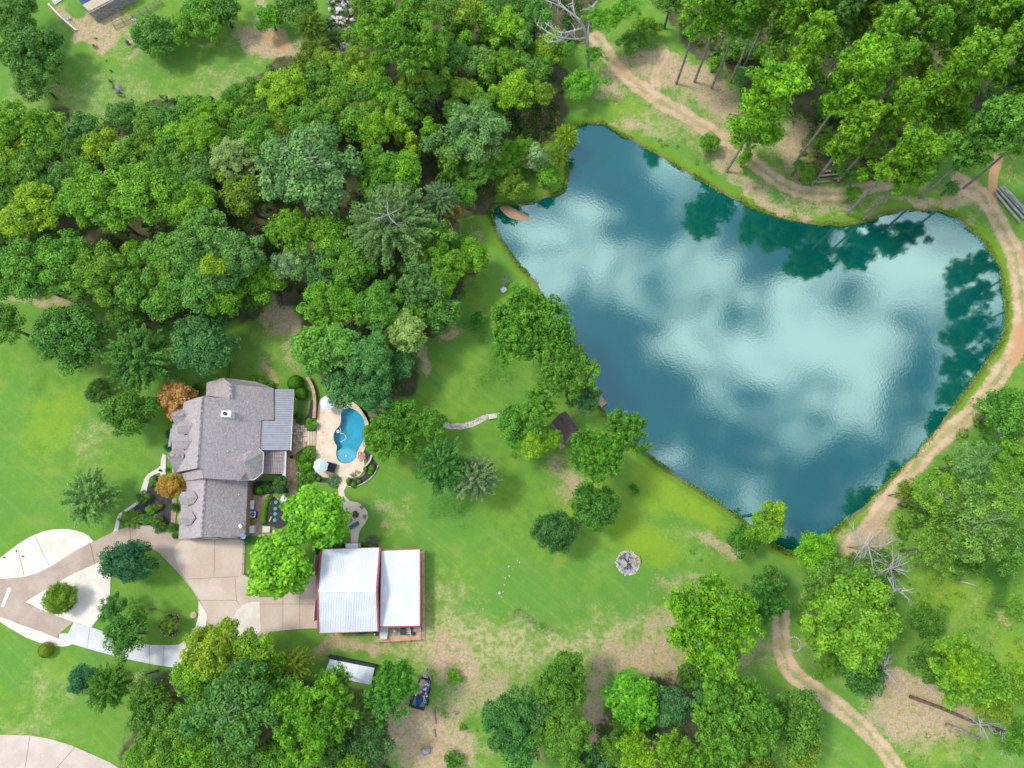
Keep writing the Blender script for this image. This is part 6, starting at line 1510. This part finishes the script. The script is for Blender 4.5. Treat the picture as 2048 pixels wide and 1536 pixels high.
# service yard
def ac_unit(u, v):
    p = P(u, v, .9); t = thing('air_conditioner', (p.x, p.y, .05), 'dark air conditioning unit with a round fan beside the garage', 'air conditioner')
    obj('casing', MB().box((p.x, p.y, .5), (1.05, 1.05, .9)), M['navy'], t); obj('top_frame', MB().ring((p.x, p.y, .95), .4, .5, .05, 20), M['white'], t)
    obj('top_plate', MB().box((p.x, p.y, .955), (.98, .98, .03)), M['white'], t); obj('fan_well', MB().cyl((p.x, p.y, .96), .4, .03, 20), M['navy'], t)
    for i in range(3): obj('fan_blade', MB().box((p.x+.17*math.cos(i*2.09), p.y+.17*math.sin(i*2.09), 1.0), (.3, .12, .02), i*2.09), M['blue_pale'], t)
ac_unit(505.3, 1029)
box_thing('generator', 502, 1010, (1.35, 1.45, .9), 'stone_grey', 'pale grey metal cabinet, topmost in the row beside the garage', 'cabinet', 0, .05, (1.4, 1.5, .05), 'canvas_w')
box_thing('storage_chest', 504, 1059, (.9, 1.2, .8), 'white', 'white lidded chest, lowest in the row beside the garage', 'chest', .05, .05, (.75, 1.25, .06), 'white')
box_thing('bench', 533.5, 1059, (1.2, .95, .45), 'stone_tan', 'cream block seat on the corner of the service court', 'seat', 0, .05, (1.25, 1.0, .06), 'concrete_cream')
box_thing('side_bench', 498, 995, (.4, .9, .5), 'wood', 'small brown bench above the grey cabinet', 'bench', 0, .05, (.45, .95, .05), 'wood_grey')
for i, (u, v) in enumerate(((552, 1004.5), (550.8, 1017.5), (550.6, 1028), (549.6, 1040.3))):
    tag(obj('stepping_disc', MB().cyl(P(u, v, .05), .30, .08, 18), M['teal']), ('topmost', 'second', 'third', 'lowest')[i]+' of the four round green discs in the dark courtyard bed', 'stepping disc', 'green discs in the courtyard bed')
for i, (u, v, r) in enumerate(((564, 999, .35), (568, 1003, .5), (572, 1000, .4), (567, 994, .4))):
    tag(obj('boulder', MB().rock(P(u, v, .2), r, 50+i, .7), M['white']), ('small white rock left in the pile by the courtyard', 'largest white rock of the pile by the courtyard', 'rightmost white rock of the pile by the courtyard', 'upper white rock of the pile by the courtyard')[i], 'rock', 'white rocks by the courtyard')
tag(obj('brick_edging', MB().box(P(579.5, 970, .2), (.35, 1.9, .3)), M['stone_rust']), 'short rust brick wall at the pergola corner', 'wall')
tag(obj('garden_edging', MB().box(P(541, 1038, .1), (.25, .9, .2), -.4), M['stone_tan']), 'short pale stone strip in the courtyard bed', 'edging')
# shrubs
SH = []
def shrub(u, v, r, kind, col, label, h=None, sc_=1.0, rz=0, sx=1.0, name='shrub', zc_=None):
    lst = LIB[kind]; me, R0 = lst[len(SH) % len(lst)]
    zc_ = zc_ if zc_ is not None else .6*r*.085
    p = P(u, v, zc_); R = r*mpp(p); s = R/R0; o = bpy.data.objects.new(name, me); COL.objects.link(o)
    o.location = p if kind != 'grassy' else (p.x, p.y, .1); o.scale = (s*sx, s, s*sc_); o.rotation_euler = (0, 0, rz); c = PAL[col] if isinstance(col, str) else col; o.color = (*c, 1)
    tag(o, label, 'bush' if kind != 'grassy' else 'ornamental grass'); SH.append(o); return o
BALL = (.055, .22, .008)
shrub(591, 766, 16.5, 'ball', BALL, 'largest round clipped bush at the top right corner of the house')
shrub(603, 787, 13.8, 'ball', BALL, 'second round clipped bush below the largest one')
shrub(608.5, 916, 12.5, 'ball', BALL, 'round clipped bush between the steps and the umbrella')
shrub(519.6, 980, 10.8, 'ball', BALL, 'round clipped bush in the corner bed below the pergola')
shrub(599.5, 835, 11.5, 'bush', 'dark', 'dark round bush beside the flagstone patio')
shrub(618.5, 841.5, 6.5, 'ball', (.16,.30,.01), 'small yellow green ball bush at the lower end of the curved wall')
shrub(624.5, 852, 11.5, 'bush', (.11,.30,.05), 'soft green bush above the pool steps')
shrub(622, 905, 14, 'bush', (.13,.30,.03), 'light green bush just below the pool steps')
shrub(605, 898, 6, 'bush', 'mid', 'small leafy bush left of the light green one by the steps')
shrub(610, 934, 13, 'bush', (.10,.30,.015), 'loose bright bush left of the pale green umbrella')
shrub(606, 958, 14, 'bush', (.10,.26,.03), 'spreading bush right of the white pot')
shrub(622, 955, 10, 'bush', 'mid', 'bush left of the lower edge of the pool terrace')
shrub(668, 962, 15.5, 'grassy', (.14,.25,.10), 'grey green spiky shrub at the foot of the pool terrace', zc_=.4)
for i, (u, v, r, s) in enumerate(((637, 958, 5, 'tiny bush left under the terrace edge'), (697, 962, 5.5, 'small ball bush left in the curved bed'), (707, 969, 6.5, 'ball bush at the bottom of the curved bed'), (718, 963, 5, 'low bush in the middle of the curved bed'), (731, 938, 5, 'small bush beside the short curved wall'), (744, 936, 7.5, 'ball bush at the right of the curved bed'), (741, 945, 6, 'ball bush second from the right of the curved bed'))): shrub(u, v, r, 'ball', (.12,.27,.02), s)
shrub(258, 1038, 21, 'grassy', (.13,.26,.03), 'wide feathery grass clump above the drive', sc_=.6, sx=1.4)
shrub(289, 1039, 13, 'grassy', (.06,.24,.04), 'bright green feathery bush right of the wide grass clump', sc_=.8)
shrub(318, 1044, 17, 'bush', (.09,.19,.03), 'olive bush in the lower corner of the front bed')
shrub(317, 1060, 9, 'bush', (.08,.22,.10), 'small bluish bush at the drive edge of the front bed')
shrub(288, 997, 14, 'bush', (.07,.17,.03), 'dark bush overhanging the winding walk')
shrub(302, 1020, 10, 'bush', (.12,.33,.03), 'small bright bush in the middle of the front bed')
shrub(307, 965, 11, 'bush', (.10,.24,.05), 'pale leafy bush at the top of the front bed')
shrub(316, 1014, 9, 'bush', (.13,.18,.04), 'reddish green low bush beside the small bright one')
shrub(349, 1014, 10, 'bush', (.05,.17,.03), 'dark bush against the garage front')
shrub(346, 1056, 10, 'bush', (.05,.16,.02), 'bush at the lower corner of the garage front')
shrub(350, 1072, 6, 'bush', (.07,.15,.02), 'low bush at the bottom corner of the garage')
shrub(352, 974, 10, 'bush', (.05,.16,.02), 'dark bush between golden maple and house wall')
shrub(334, 940, 6, 'bush', (.08,.22,.02), 'narrow green hedge beside the lower front gable', sx=.6, sc_=1)
shrub(340, 868, 9, 'bush', (.04,.17,.06), 'dark green bush at the entrance with red flowers')
shrub(337, 896, 9, 'bush', (.05,.18,.05), 'dark bush beside the top of the front walk')
shrub(393, 778, 10, 'bush', 'dark', 'dark shrub in the notch of the upper left house corner')
shrub(404, 774, 9, 'bush', 'bright', 'bright shrub in the notch of the upper left house corner')
shrub(398, 790, 7, 'bush', 'teal', 'low bluish shrub against the upper left house wall')
shrub(515, 767, 15, 'bush', (.09,.23,.02), 'spreading bush along the upper house wall', sx=1.5, sc_=.7)
shrub(540, 771, 10, 'bush', (.08,.22,.02), 'bush left of the small paved corner')
shrub(536, 974, 13, 'bush', (.05,.19,.03), 'loose dark bush right of the round one in the corner bed')
shrub(561, 970, 18, 'leafy', (.04,.12,.025), 'dark small tree-like shrub below the pergola', zc_=2.2)
shrub(506, 1041.5, 6.5, 'bush', (.32,.33,.02), 'small yellow bush between the fan unit and white chest')
shrub(497, 1080, 9, 'bush', (.04,.2,.04), 'dark green bush at the lower garage corner', sx=1.4)
hd = spline(PP([(541, 995), (535, 1003), (531, 1015), (529, 1030), (528, 1045)]), 4); hm = []; r_ = np.random.RandomState(6)
cs = np.array([tuple(p) for p in hd]); ii = r_.randint(0, len(cs)-1, 5200); tt = r_.rand(5200)[:, None]; C_ = cs[ii]*(1-tt)+cs[ii+1]*tt; dd_ = unit(r_, 5200); dd_[:, 2] = np.abs(dd_[:, 2])
me, at, n_ = leaf_mesh('hedge', C_+dd_*np.array([.5, .5, .65]), dd_+unit(r_, 5200)*.5, .1*r_.uniform(.6, 1.2, 5200), 3, M['leaf']); me.materials.append(M['leaf']); at.data.foreach_set('value', np.repeat(r_.uniform(.1, .8, 5200), 4).astype(np.float32))
o = bpy.data.objects.new('hedge', me); COL.objects.link(o); o.color = (.11, .27, .015, 1); tag(o, 'curved low hedge between service court and dark bed', 'hedge')
shrub(92, 1300, 15.5, 'ball', (.16,.25,.012), 'round olive ball bush at the lower margin of the drive')
shrub(959, 639, 15, 'bush', (.05,.27,.02), 'small bright bush alone on the pond lawn')
shrub(1270, 977, 12, 'bush', (.07,.24,.02), 'low bush on the bank right of the round dark tree')
shrub(910, 1356, 17, 'bush', (.10,.30,.01), 'bright low bush right of the loaded trailer', sc_=.7)
shrub(744, 1084, 15, 'grassy', (.16,.24,.12), 'grey green spiky shrub at the top edge of the barn', zc_=.4)
shrub(731, 1088, 7, 'bush', 'bright', 'small bright bush beside the barn awning')
shrub(655, 1092, 9, 'bush', 'dark', 'dark low bush at the barn corner'); shrub(676, 1092, 8, 'bush', 'mid', 'low bush left of the barn awning')
shrub(1418, 283, 17, 'bush', (.07,.24,.03), 'round bush on the upper pond bank beside the track', zc_=1.0)
shrub(925, 1455, 8, 'bush', 'bright', 'small weedy bush on the bare yard'); shrub(908, 1522, 18, 'bush', (.06,.22,.02), 'bush at the bottom edge of the bare yard')
for i, (u, v) in enumerate(((344, 863), (345, 867))): tag(obj('flower_pot', MB().ring(P(u, v, 0), .14, .2, .35, 10), M['red']), ('red flower pot at the entrance, upper one', 'red flower pot at the entrance, lower one')[i], 'flower pot', 'red pots at the entrance')
rock_ring('tree_ring', 126, 1197, 2.35, 30, .16, 'brick edging round the bush in the cream wedge', 'edging', 'mulch', 'stone_rust', .06)
rock_ring('tree_ring', 341, 1250, 1.75, 26, .13, 'pale edging round the mulch of the young island tree', 'edging', 'mulch', 'stone_tan', 0)
rock_ring('tree_ring', 203, 787, 1.5, 20, .1, 'brown mulch ring under the small olive lawn tree', 'edging', 'wood', 'wood', -.02)
tag(obj('well_cover', MB().cyl(P(387, 1230, 0), .55, .12, 20), M['stone_tan']), 'flat round tan stone cover on the island lawn', 'cover')
tag(obj('lawn_light', MB().tube([P(82, 1198.5, .1), P(92, 1198.5, .1)], .08, 6), M['black']), 'small black fixture left of the round bush in the wedge', 'lamp')
for i, (a, b) in enumerate((((33, 1100), (34, 1104.5)), ((6, 1114.5), (12, 1115.5)), ((44, 1112), (49, 1113.5)))): tag(obj('door_mat', MB().strip([P(*a), P(*b)], .2, .09, .04), M['black']), ('small black object highest on the left apron', 'small black object nearest the left edge on the apron', 'small dark object right on the left apron')[i], 'object', 'dark objects on the left apron')
# pavilion, dock
def pavilion():
    t = thing('pavilion', P(1131, 862, 0), 'brown shingled pavilion half hidden under pond side trees', 'pavilion')
    c = lambda u, v, z: P(u, v, z); zr, ze = 3.9, 2.5
    R0, R1 = c(1118, 829, zr), c(1146, 868, zr)
    NW0, NW1 = c(1103, 842, ze), c(1131, 886, ze); SE0, SE1 = c(1131, 822, ze), c(1159, 861, ze)
    obj('roof_slope', MB().slab([R0, NW0, NW1, R1], .12), M['brownroof'], t); obj('roof_slope', MB().slab([R0, R1, SE1, SE0], .12), M['brownroof'], t)
    obj('ridge', MB().beam(R0+Vector((0, 0, .04)), R1+Vector((0, 0, .04)), .3, .06), M['wood'], t)
    for a, b in ((NW1, R1), (R1, SE1), (NW0, R0), (R0, SE0)): obj('rake_board', MB().beam(a, b, .08, .2), M['wood_pale'], t)
    for p in (NW0, NW1, SE0, SE1, (NW0+NW1)/2, (SE0+SE1)/2): q = p.lerp((R0+R1)/2, .08); obj('post', MB().box((q.x, q.y, 1.25), (.16, .16, 2.5)), M['wood'], t)
    f = [p.copy() for p in (NW0, NW1, SE1, SE0)]
    for i in range(12):
        a, b = f[0].lerp(f[1], i/12), f[3].lerp(f[2], i/12); a2, b2 = f[0].lerp(f[1], (i+.93)/12), f[3].lerp(f[2], (i+.93)/12)
        for p in (a, b, a2, b2): p.z = .45
        obj('floor_board', MB().slab([a, a2, b2, b], .08), M['wood_grey'], t)
    for i in range(4):
        z = .42-.11*i; o_ = 2.3*i; obj('step', MB().slab([P(1121-o_, 884+o_*.6, z), P(1131-o_, 893+o_*.6, z), P(1129.4-o_, 895+o_*.6, z), P(1119.4-o_, 886+o_*.6, z)], .06), M['wood_pale'], t)
pavilion()
def dock():
    t = thing('dock', P(1206, 803, -.3), 'small wooden dock on the left shore of the pond', 'dock')
    a, b, c, d = P(1196, 792, .05), P(1201, 790, .05), P(1215, 806, .05), P(1203, 815, .05)
    a = P(1190, 800, .05); b = P(1202, 791, .05)
    for i in range(11):
        f0, f1 = i/11, (i+.92)/11; obj('plank', MB().slab([a.lerp(d, f0), a.lerp(d, f1), b.lerp(c, f1), b.lerp(c, f0)], .05), M['wood_pale'], t)
    for p in (a, b, c, d): obj('pile', MB().cyl((p.x, p.y, -1.8), .1, 1.95, 8), M['wood_grey'], t)
dock()
# shelter with white panel roof
def shelter():
    t = thing('shelter', P(700, 1345, 0), 'white panel roofed open shelter beside the lower left wood', 'shelter')
    A, B, C, D = P(660.3, 1318.5, 2.6), P(749.4, 1336, 2.6), P(741.8, 1370.4, 2.4), P(649, 1349, 2.4)
    for i in range(6):
        f0, f1 = i/6, (i+.985)/6; a, b, c, d = A.lerp(B, f0), A.lerp(B, f1), D.lerp(C, f1), D.lerp(C, f0)
        mb = MB().slab([a, b, c, d], .05); mb.beam(a+Vector((0, 0, .03)), d+Vector((0, 0, .03)), .06, .06); obj('roof_panel', mb, M['white_metal'], t)
    for a, b in ((A, B), (B, C), (C, D), (D, A)): obj('frame', MB().beam(a-Vector((0, 0, .1)), b-Vector((0, 0, .1)), .1, .12), M['black'], t)
    for p in (A, B, C, D, (A+B)/2, (C+D)/2): obj('post', MB().box((p.x, p.y, 1.25), (.12, .12, 2.45)), M['black'], t)
    w = MB(); a, b = P(657, 1312, 1.2), P(752, 1332, 1.2); w.beam(Vector((a.x, a.y, .9)), Vector((b.x, b.y, .9)), .25, 1.4); obj('side_tarp', w, M['charcoal'], t)
    obj('side_tarp', MB().beam(Vector((P(750, 1338, 1).x, P(750, 1338, 1).y, .9)), Vector((P(743, 1372, 1).x, P(743, 1372, 1).y, .9)), .08, 1.6), M['charcoal'], t)
shelter()
# loaded trailer
def trailer():
    t = thing('trailer', P(843, 1380, 0), 'black flatbed utility trailer loaded with a blue tarp and scrap', 'trailer')
    fw = lambda zx, zy, z: P(800+zx/15.36, 1330+zy/15.36, z)
    deckc = [fw(610, 400, .75), fw(950, 480, .75), fw(870, 900, .75), fw(760, 1330, .75), fw(340, 1230, .75), fw(500, 800, .75)]
    fl, fr_, br_, bl = fw(620, 390, .75), fw(960, 480, .75), fw(750, 1330, .75), fw(350, 1235, .75)
    for i in range(7):
        f0, f1 = i/7, (i+.93)/7; obj('deck_board', MB().slab([fl.lerp(fr_, f0), fl.lerp(fr_, f1), bl.lerp(br_, f1), bl.lerp(br_, f0)], .06), M['bluesteel'], t)
    for a, b in ((fl, fr_), (fr_, br_), (br_, bl), (bl, fl)): obj('side_rail', MB().beam(a+Vector((0, 0, .15)), b+Vector((0, 0, .15)), .1, .14), M['black'], t)
    obj('ramp', MB().beam(bl+Vector((0, -.1, .1)), br_+Vector((0, -.1, .1)), .35, .5), M['black'], t)
    tip = fw(835, 190, .6)
    for p in (fl, fr_): obj('drawbar', MB().beam(p, tip, .1, .12), M['stone_grey'], t)
    obj('coupler', MB().beam(tip, tip+Vector((.03, .4, 0)), .1, .12), M['black'], t)
    c = fw(790, 340, .7); obj('winch', MB().box(c, (.9, .45, .3), -.25), M['stone_grey'], t)
    obj('tongue_plate', MB().slab([fl, fr_, fw(880, 300, .7), fw(730, 290, .7)], .05), M['black'], t)
    for (zx, zy) in ((905, 800), (870, 1130), (455, 880), (330, 1160)):
        p = fw(zx, zy, .38); ax = (fr_-br_).normalized(); side = ax.cross(Vector((0, 0, 1)))
        w = obj('wheel', MB().tube([p-side*.12, p+side*.12], .36, 14), M['black'], t); ORG[w.name] = ORG[t.name]; obj('rim', MB().tube([p-side*.14, p+side*.14], .18, 10), M['stone_grey'], w)
        obj('fender', MB().box(p+Vector((0, 0, .42)), (.3, .95, .04), math.atan2(ax.y, ax.x)-math.pi/2), M['black'], t)
    def cargo(name, mb, m, lab, cat, sm=False): return tag(obj(name, mb, m, None, sm), lab, cat)
    ps = thing('pallet', fw(690, 570, .85), 'orange wooden pallet on the front of the trailer', 'pallet')
    a, b, c, d = fw(710, 440, 1.0), fw(820, 560, 1.0), fw(670, 700, 1.0), fw(570, 580, 1.0)
    for i in range(6):
        f0, f1 = i/6, (i+.62)/6; obj('slat', MB().slab([a.lerp(b, f0), a.lerp(b, f1), d.lerp(c, f1), d.lerp(c, f0)], .04), M['yellow'], ps)
    for e0, e1 in ((a, b), (d, c)): obj('stringer', MB().beam(e0-Vector((0, 0, .1)), e1-Vector((0, 0, .1)), .08, .1), M['orange'], ps)
    tp = MB(); r = random.Random(8); q = [fw(540, 830, .82), fw(800, 980, .82), fw(790, 1060, .82), fw(560, 1230, .82), fw(500, 1190, .82)]
    g = [[0]*7 for _ in range(9)]; vs = []
    for i in range(9):
        for j in range(7):
            p = fw(530, 850, 0).lerp(fw(510, 1200, 0), i/8).lerp(fw(830, 960, 0).lerp(fw(600, 1230, 0), i/8), j/6); e = min(i, 8-i, j, 6-j); vs.append(Vector((p.x, p.y, .84+(.42 if e else .02)*r.uniform(.6, 1.1))))
    tp.add(vs, [(i*7+j, (i+1)*7+j, (i+1)*7+j+1, i*7+j+1) for i in range(8) for j in range(6)]); cargo('tarp', tp, M['navy'], 'crumpled blue tarp spread over the rear of the trailer', 'tarp')
    cargo('cooler', MB().box(fw(640, 910, 1.1), (.45, .4, .35), .4), M['red'], 'red box at the front edge of the blue tarp', 'box')
    cargo('carton', MB().box(fw(630, 830, 1.05), (.5, .4, .4), .7), M['orange'], 'orange tan carton beside the red box', 'box')
    cargo('bucket', MB().ring(fw(770, 1110, .8), .17, .22, .35, 12), M['canvas'], 'cream bucket at the rear right of the trailer', 'bucket')
    cargo('jug', MB().cyl(fw(485, 910, .8), .16, .35, 10, .1), M['white'], 'white jug on the left rail of the trailer', 'jug')
    cargo('jug', MB().cyl(fw(525, 850, .8), .13, .3, 10, .08), M['canvas'], 'smaller cream jug beside the white jug', 'jug')
    sc2 = thing('scrap_pile', fw(800, 700, .8), 'pile of white and grey scrap along the right side of the trailer', 'scrap pile')
    for i in range(26):
        f = i/25; p = fw(840-90*f+r.uniform(-50, 60), 520+520*f, .9+r.uniform(0, .15)); k = r.choice(('white', 'canvas_w', 'stone_grey', 'bluesteel', 'white', 'navy'))
        obj('scrap_piece', MB().box(p, (r.uniform(.12, .5), r.uniform(.08, .25), r.uniform(.05, .2)), r.uniform(0, 3)), M[k], sc2)
trailer()
# rocks
def rocks():
    t = thing('rock_pile', P(690, 60, 0), 'long pile of white rocks in a bare gully at the top', 'rock pile'); rnd = random.Random(12); spots = [(683, -5), (700, 12), (672, 5), (688, 28), (680, 45), (672, 62), (690, 75), (678, 92), (692, 98), (700, 85)]
    for i in range(210):
        u, v = rnd.choice(spots); u += rnd.gauss(0, 9); v += rnd.gauss(0, 8); r = rnd.uniform(.22, .6)
        obj('rock', MB().rock(P(u, v, r*.3+rnd.uniform(0, .5)), r, rnd.random()), M[rnd.choice(('stone_pale', 'trim', 'stone_pale', 'stone_grey'))], t)
    t = thing('brush_pile', P(236, 176, 0), 'small heap of pale sticks on the weedy strip of the top left lawn', 'brush pile')
    for i in range(26):
        a = rnd.uniform(0, 6.28); c = P(236+rnd.uniform(-5, 5), 176+rnd.uniform(-5, 5), rnd.uniform(.1, .6)); d = Vector((math.cos(a), math.sin(a), rnd.uniform(-.2, .3)))*rnd.uniform(.4, 1.0)
        obj('stick', MB().tube([c-d, c+d], .04, 4), M['deadwood'], t)
    tag(obj('boulder', MB().rock(P(1007, 579, .3), .62, 5, .7), M['trim'], None, False), 'large white boulder alone on the pond lawn', 'boulder')
    B = [(1039, 1125, .16), (1035, 1121, .12), (1018, 1133, .22), (1019, 1152, .18), (1011, 1156, .12), (1009, 1170, .12), (1006, 1184, .14), (999, 1186, .26), (1004, 1194, .14), (966, 1218, .12)]
    L = ['upper right', 'topmost', 'large upper', 'middle', 'small middle', 'lone small', 'lower right', 'largest lower', 'lowest', 'far lower left']
    for (u, v, r), l in zip(B, L): tag(obj('stone', MB().rock(P(u, v, .05), r, u*v % 97, .6), M['stone_pale']), l+' pale stone of the loose line on the open lawn', 'stone', 'pale stones on the open lawn')
    tag(obj('boulder', MB().rock(P(852, 1502, .4), .8, 41, .6), M['stone_grey']), 'dark grey tree stump like rock on the bare yard', 'rock')
rocks()
def log_frame():
    t = thing('rustic_seat', P(1274, 1122, 0), 'pale log seat frame on the right rim of the fire ring', 'seat')
    for a, b in (((1268, 1116), (1278, 1114)), ((1270, 1121), (1281, 1119)), ((1271, 1127), (1281, 1125))): obj('log', MB().tube([P(*a, .4), P(*b, .4)], .09, 6), M['wood_pale'], t)
    for a, b in (((1268, 1115), (1272, 1128)), ((1278, 1113), (1281, 1126))): obj('log', MB().tube([P(*a, .25), P(*b, .25)], .1, 6), M['wood_pale'], t)
log_frame()
def swing():
    t = thing('log_circle', P(1588, 1285, 0), 'small ring of stones with a pale post under the very large olive tree', 'stone ring')
    rnd = random.Random(1); c = P(1588, 1288, 0)
    for i in range(22):
        a = 6.283*i/22; obj('stone', MB().rock((c.x+1.1*math.cos(a), c.y+1.1*math.sin(a), .05), .15, rnd.random()), M['stone_pale'], t)
    obj('post', MB().beam(P(1596, 1284, .4), P(1600, 1298, .4), .12), M['deadwood'], t)
swing()
# porch of the neighbouring building at the top edge
def neighbour():
    t = thing('outbuilding', P(190, -10, 0), 'corner of a tan and dark blue building at the top left edge', 'building')
    A, B, C, D = P(164, 9, 3), P(178, 22, 2.7), P(262, -22, 2.7), P(250, -38, 3)
    obj('roof_slope', MB().slab([A, B, C, D], .15), M['tanroof'], t)
    obj('roof_slope', MB().slab([P(164, 9, 3.05), P(250, -38, 3.05), P(225, -70, 4.2), P(140, -25, 4.2)], .15), M['navy'], t)
    obj('wall', MB().slab([P(166, 12, 2.6), P(180, 26, 2.6), P(262, -18, 2.6), P(235, -60, 2.6), P(150, -15, 2.6)], 2.6), M['stone_grey'], t)
    obj('gutter', MB().beam(B-Vector((0, 0, .1)), C-Vector((0, 0, .1)), .2, .2), M['wood_grey'], t)
    c = thing('curb_wall', P(98, 10, 0), 'long thin white curb running across the top left lawn', 'curb')
    pts = PP([(98, 9), (112, 24), (126, 38), (140, 50), (154, 62)])
    for a, b in zip(pts[:-1], pts[1:]): obj('curb_stone', MB().beam(a+Vector((0, 0, .12)), b.lerp(a, .02)+Vector((0, 0, .12)), .32, .25), M['trim'], c); obj('curb_back', MB().beam(a+Vector((-.25, -.1, .1)), b.lerp(a, .02)+Vector((-.25, -.1, .1)), .12, .2), M['stone_rust'], c)
    tag(obj('slab', MB().slab([P(103, 2, .1), P(122, -8, .1), P(128, -3, .1), P(110, 9, .1)], .12), M['stone_pale']), 'pale slab at the top edge beside the tan building', 'slab')
    box_thing('planter', 138, 37, (.6, .5, .35), 'canvas_w', 'pale planter on the long white curb', 'planter', .6, 0, (.4, .3, .1), 'stone_grey')
    box_thing('water_trough', 268, 39.5, (1.0, .4, .4), 'canvas_w', 'pale trough against the wire fence', 'trough', -.4, 0, (.8, .25, .03), 'stone_grey')
    b = thing('barrel', P(257, 88, 0), 'dark blue barrel beside the round dark bush-like tree', 'barrel'); obj('drum', MB().cyl(P(257, 88, 0), .3, .85, 14), M['navy'], b); obj('lid', MB().cyl(P(257, 88, .85), .31, .05, 14), M['black'], b)
neighbour()
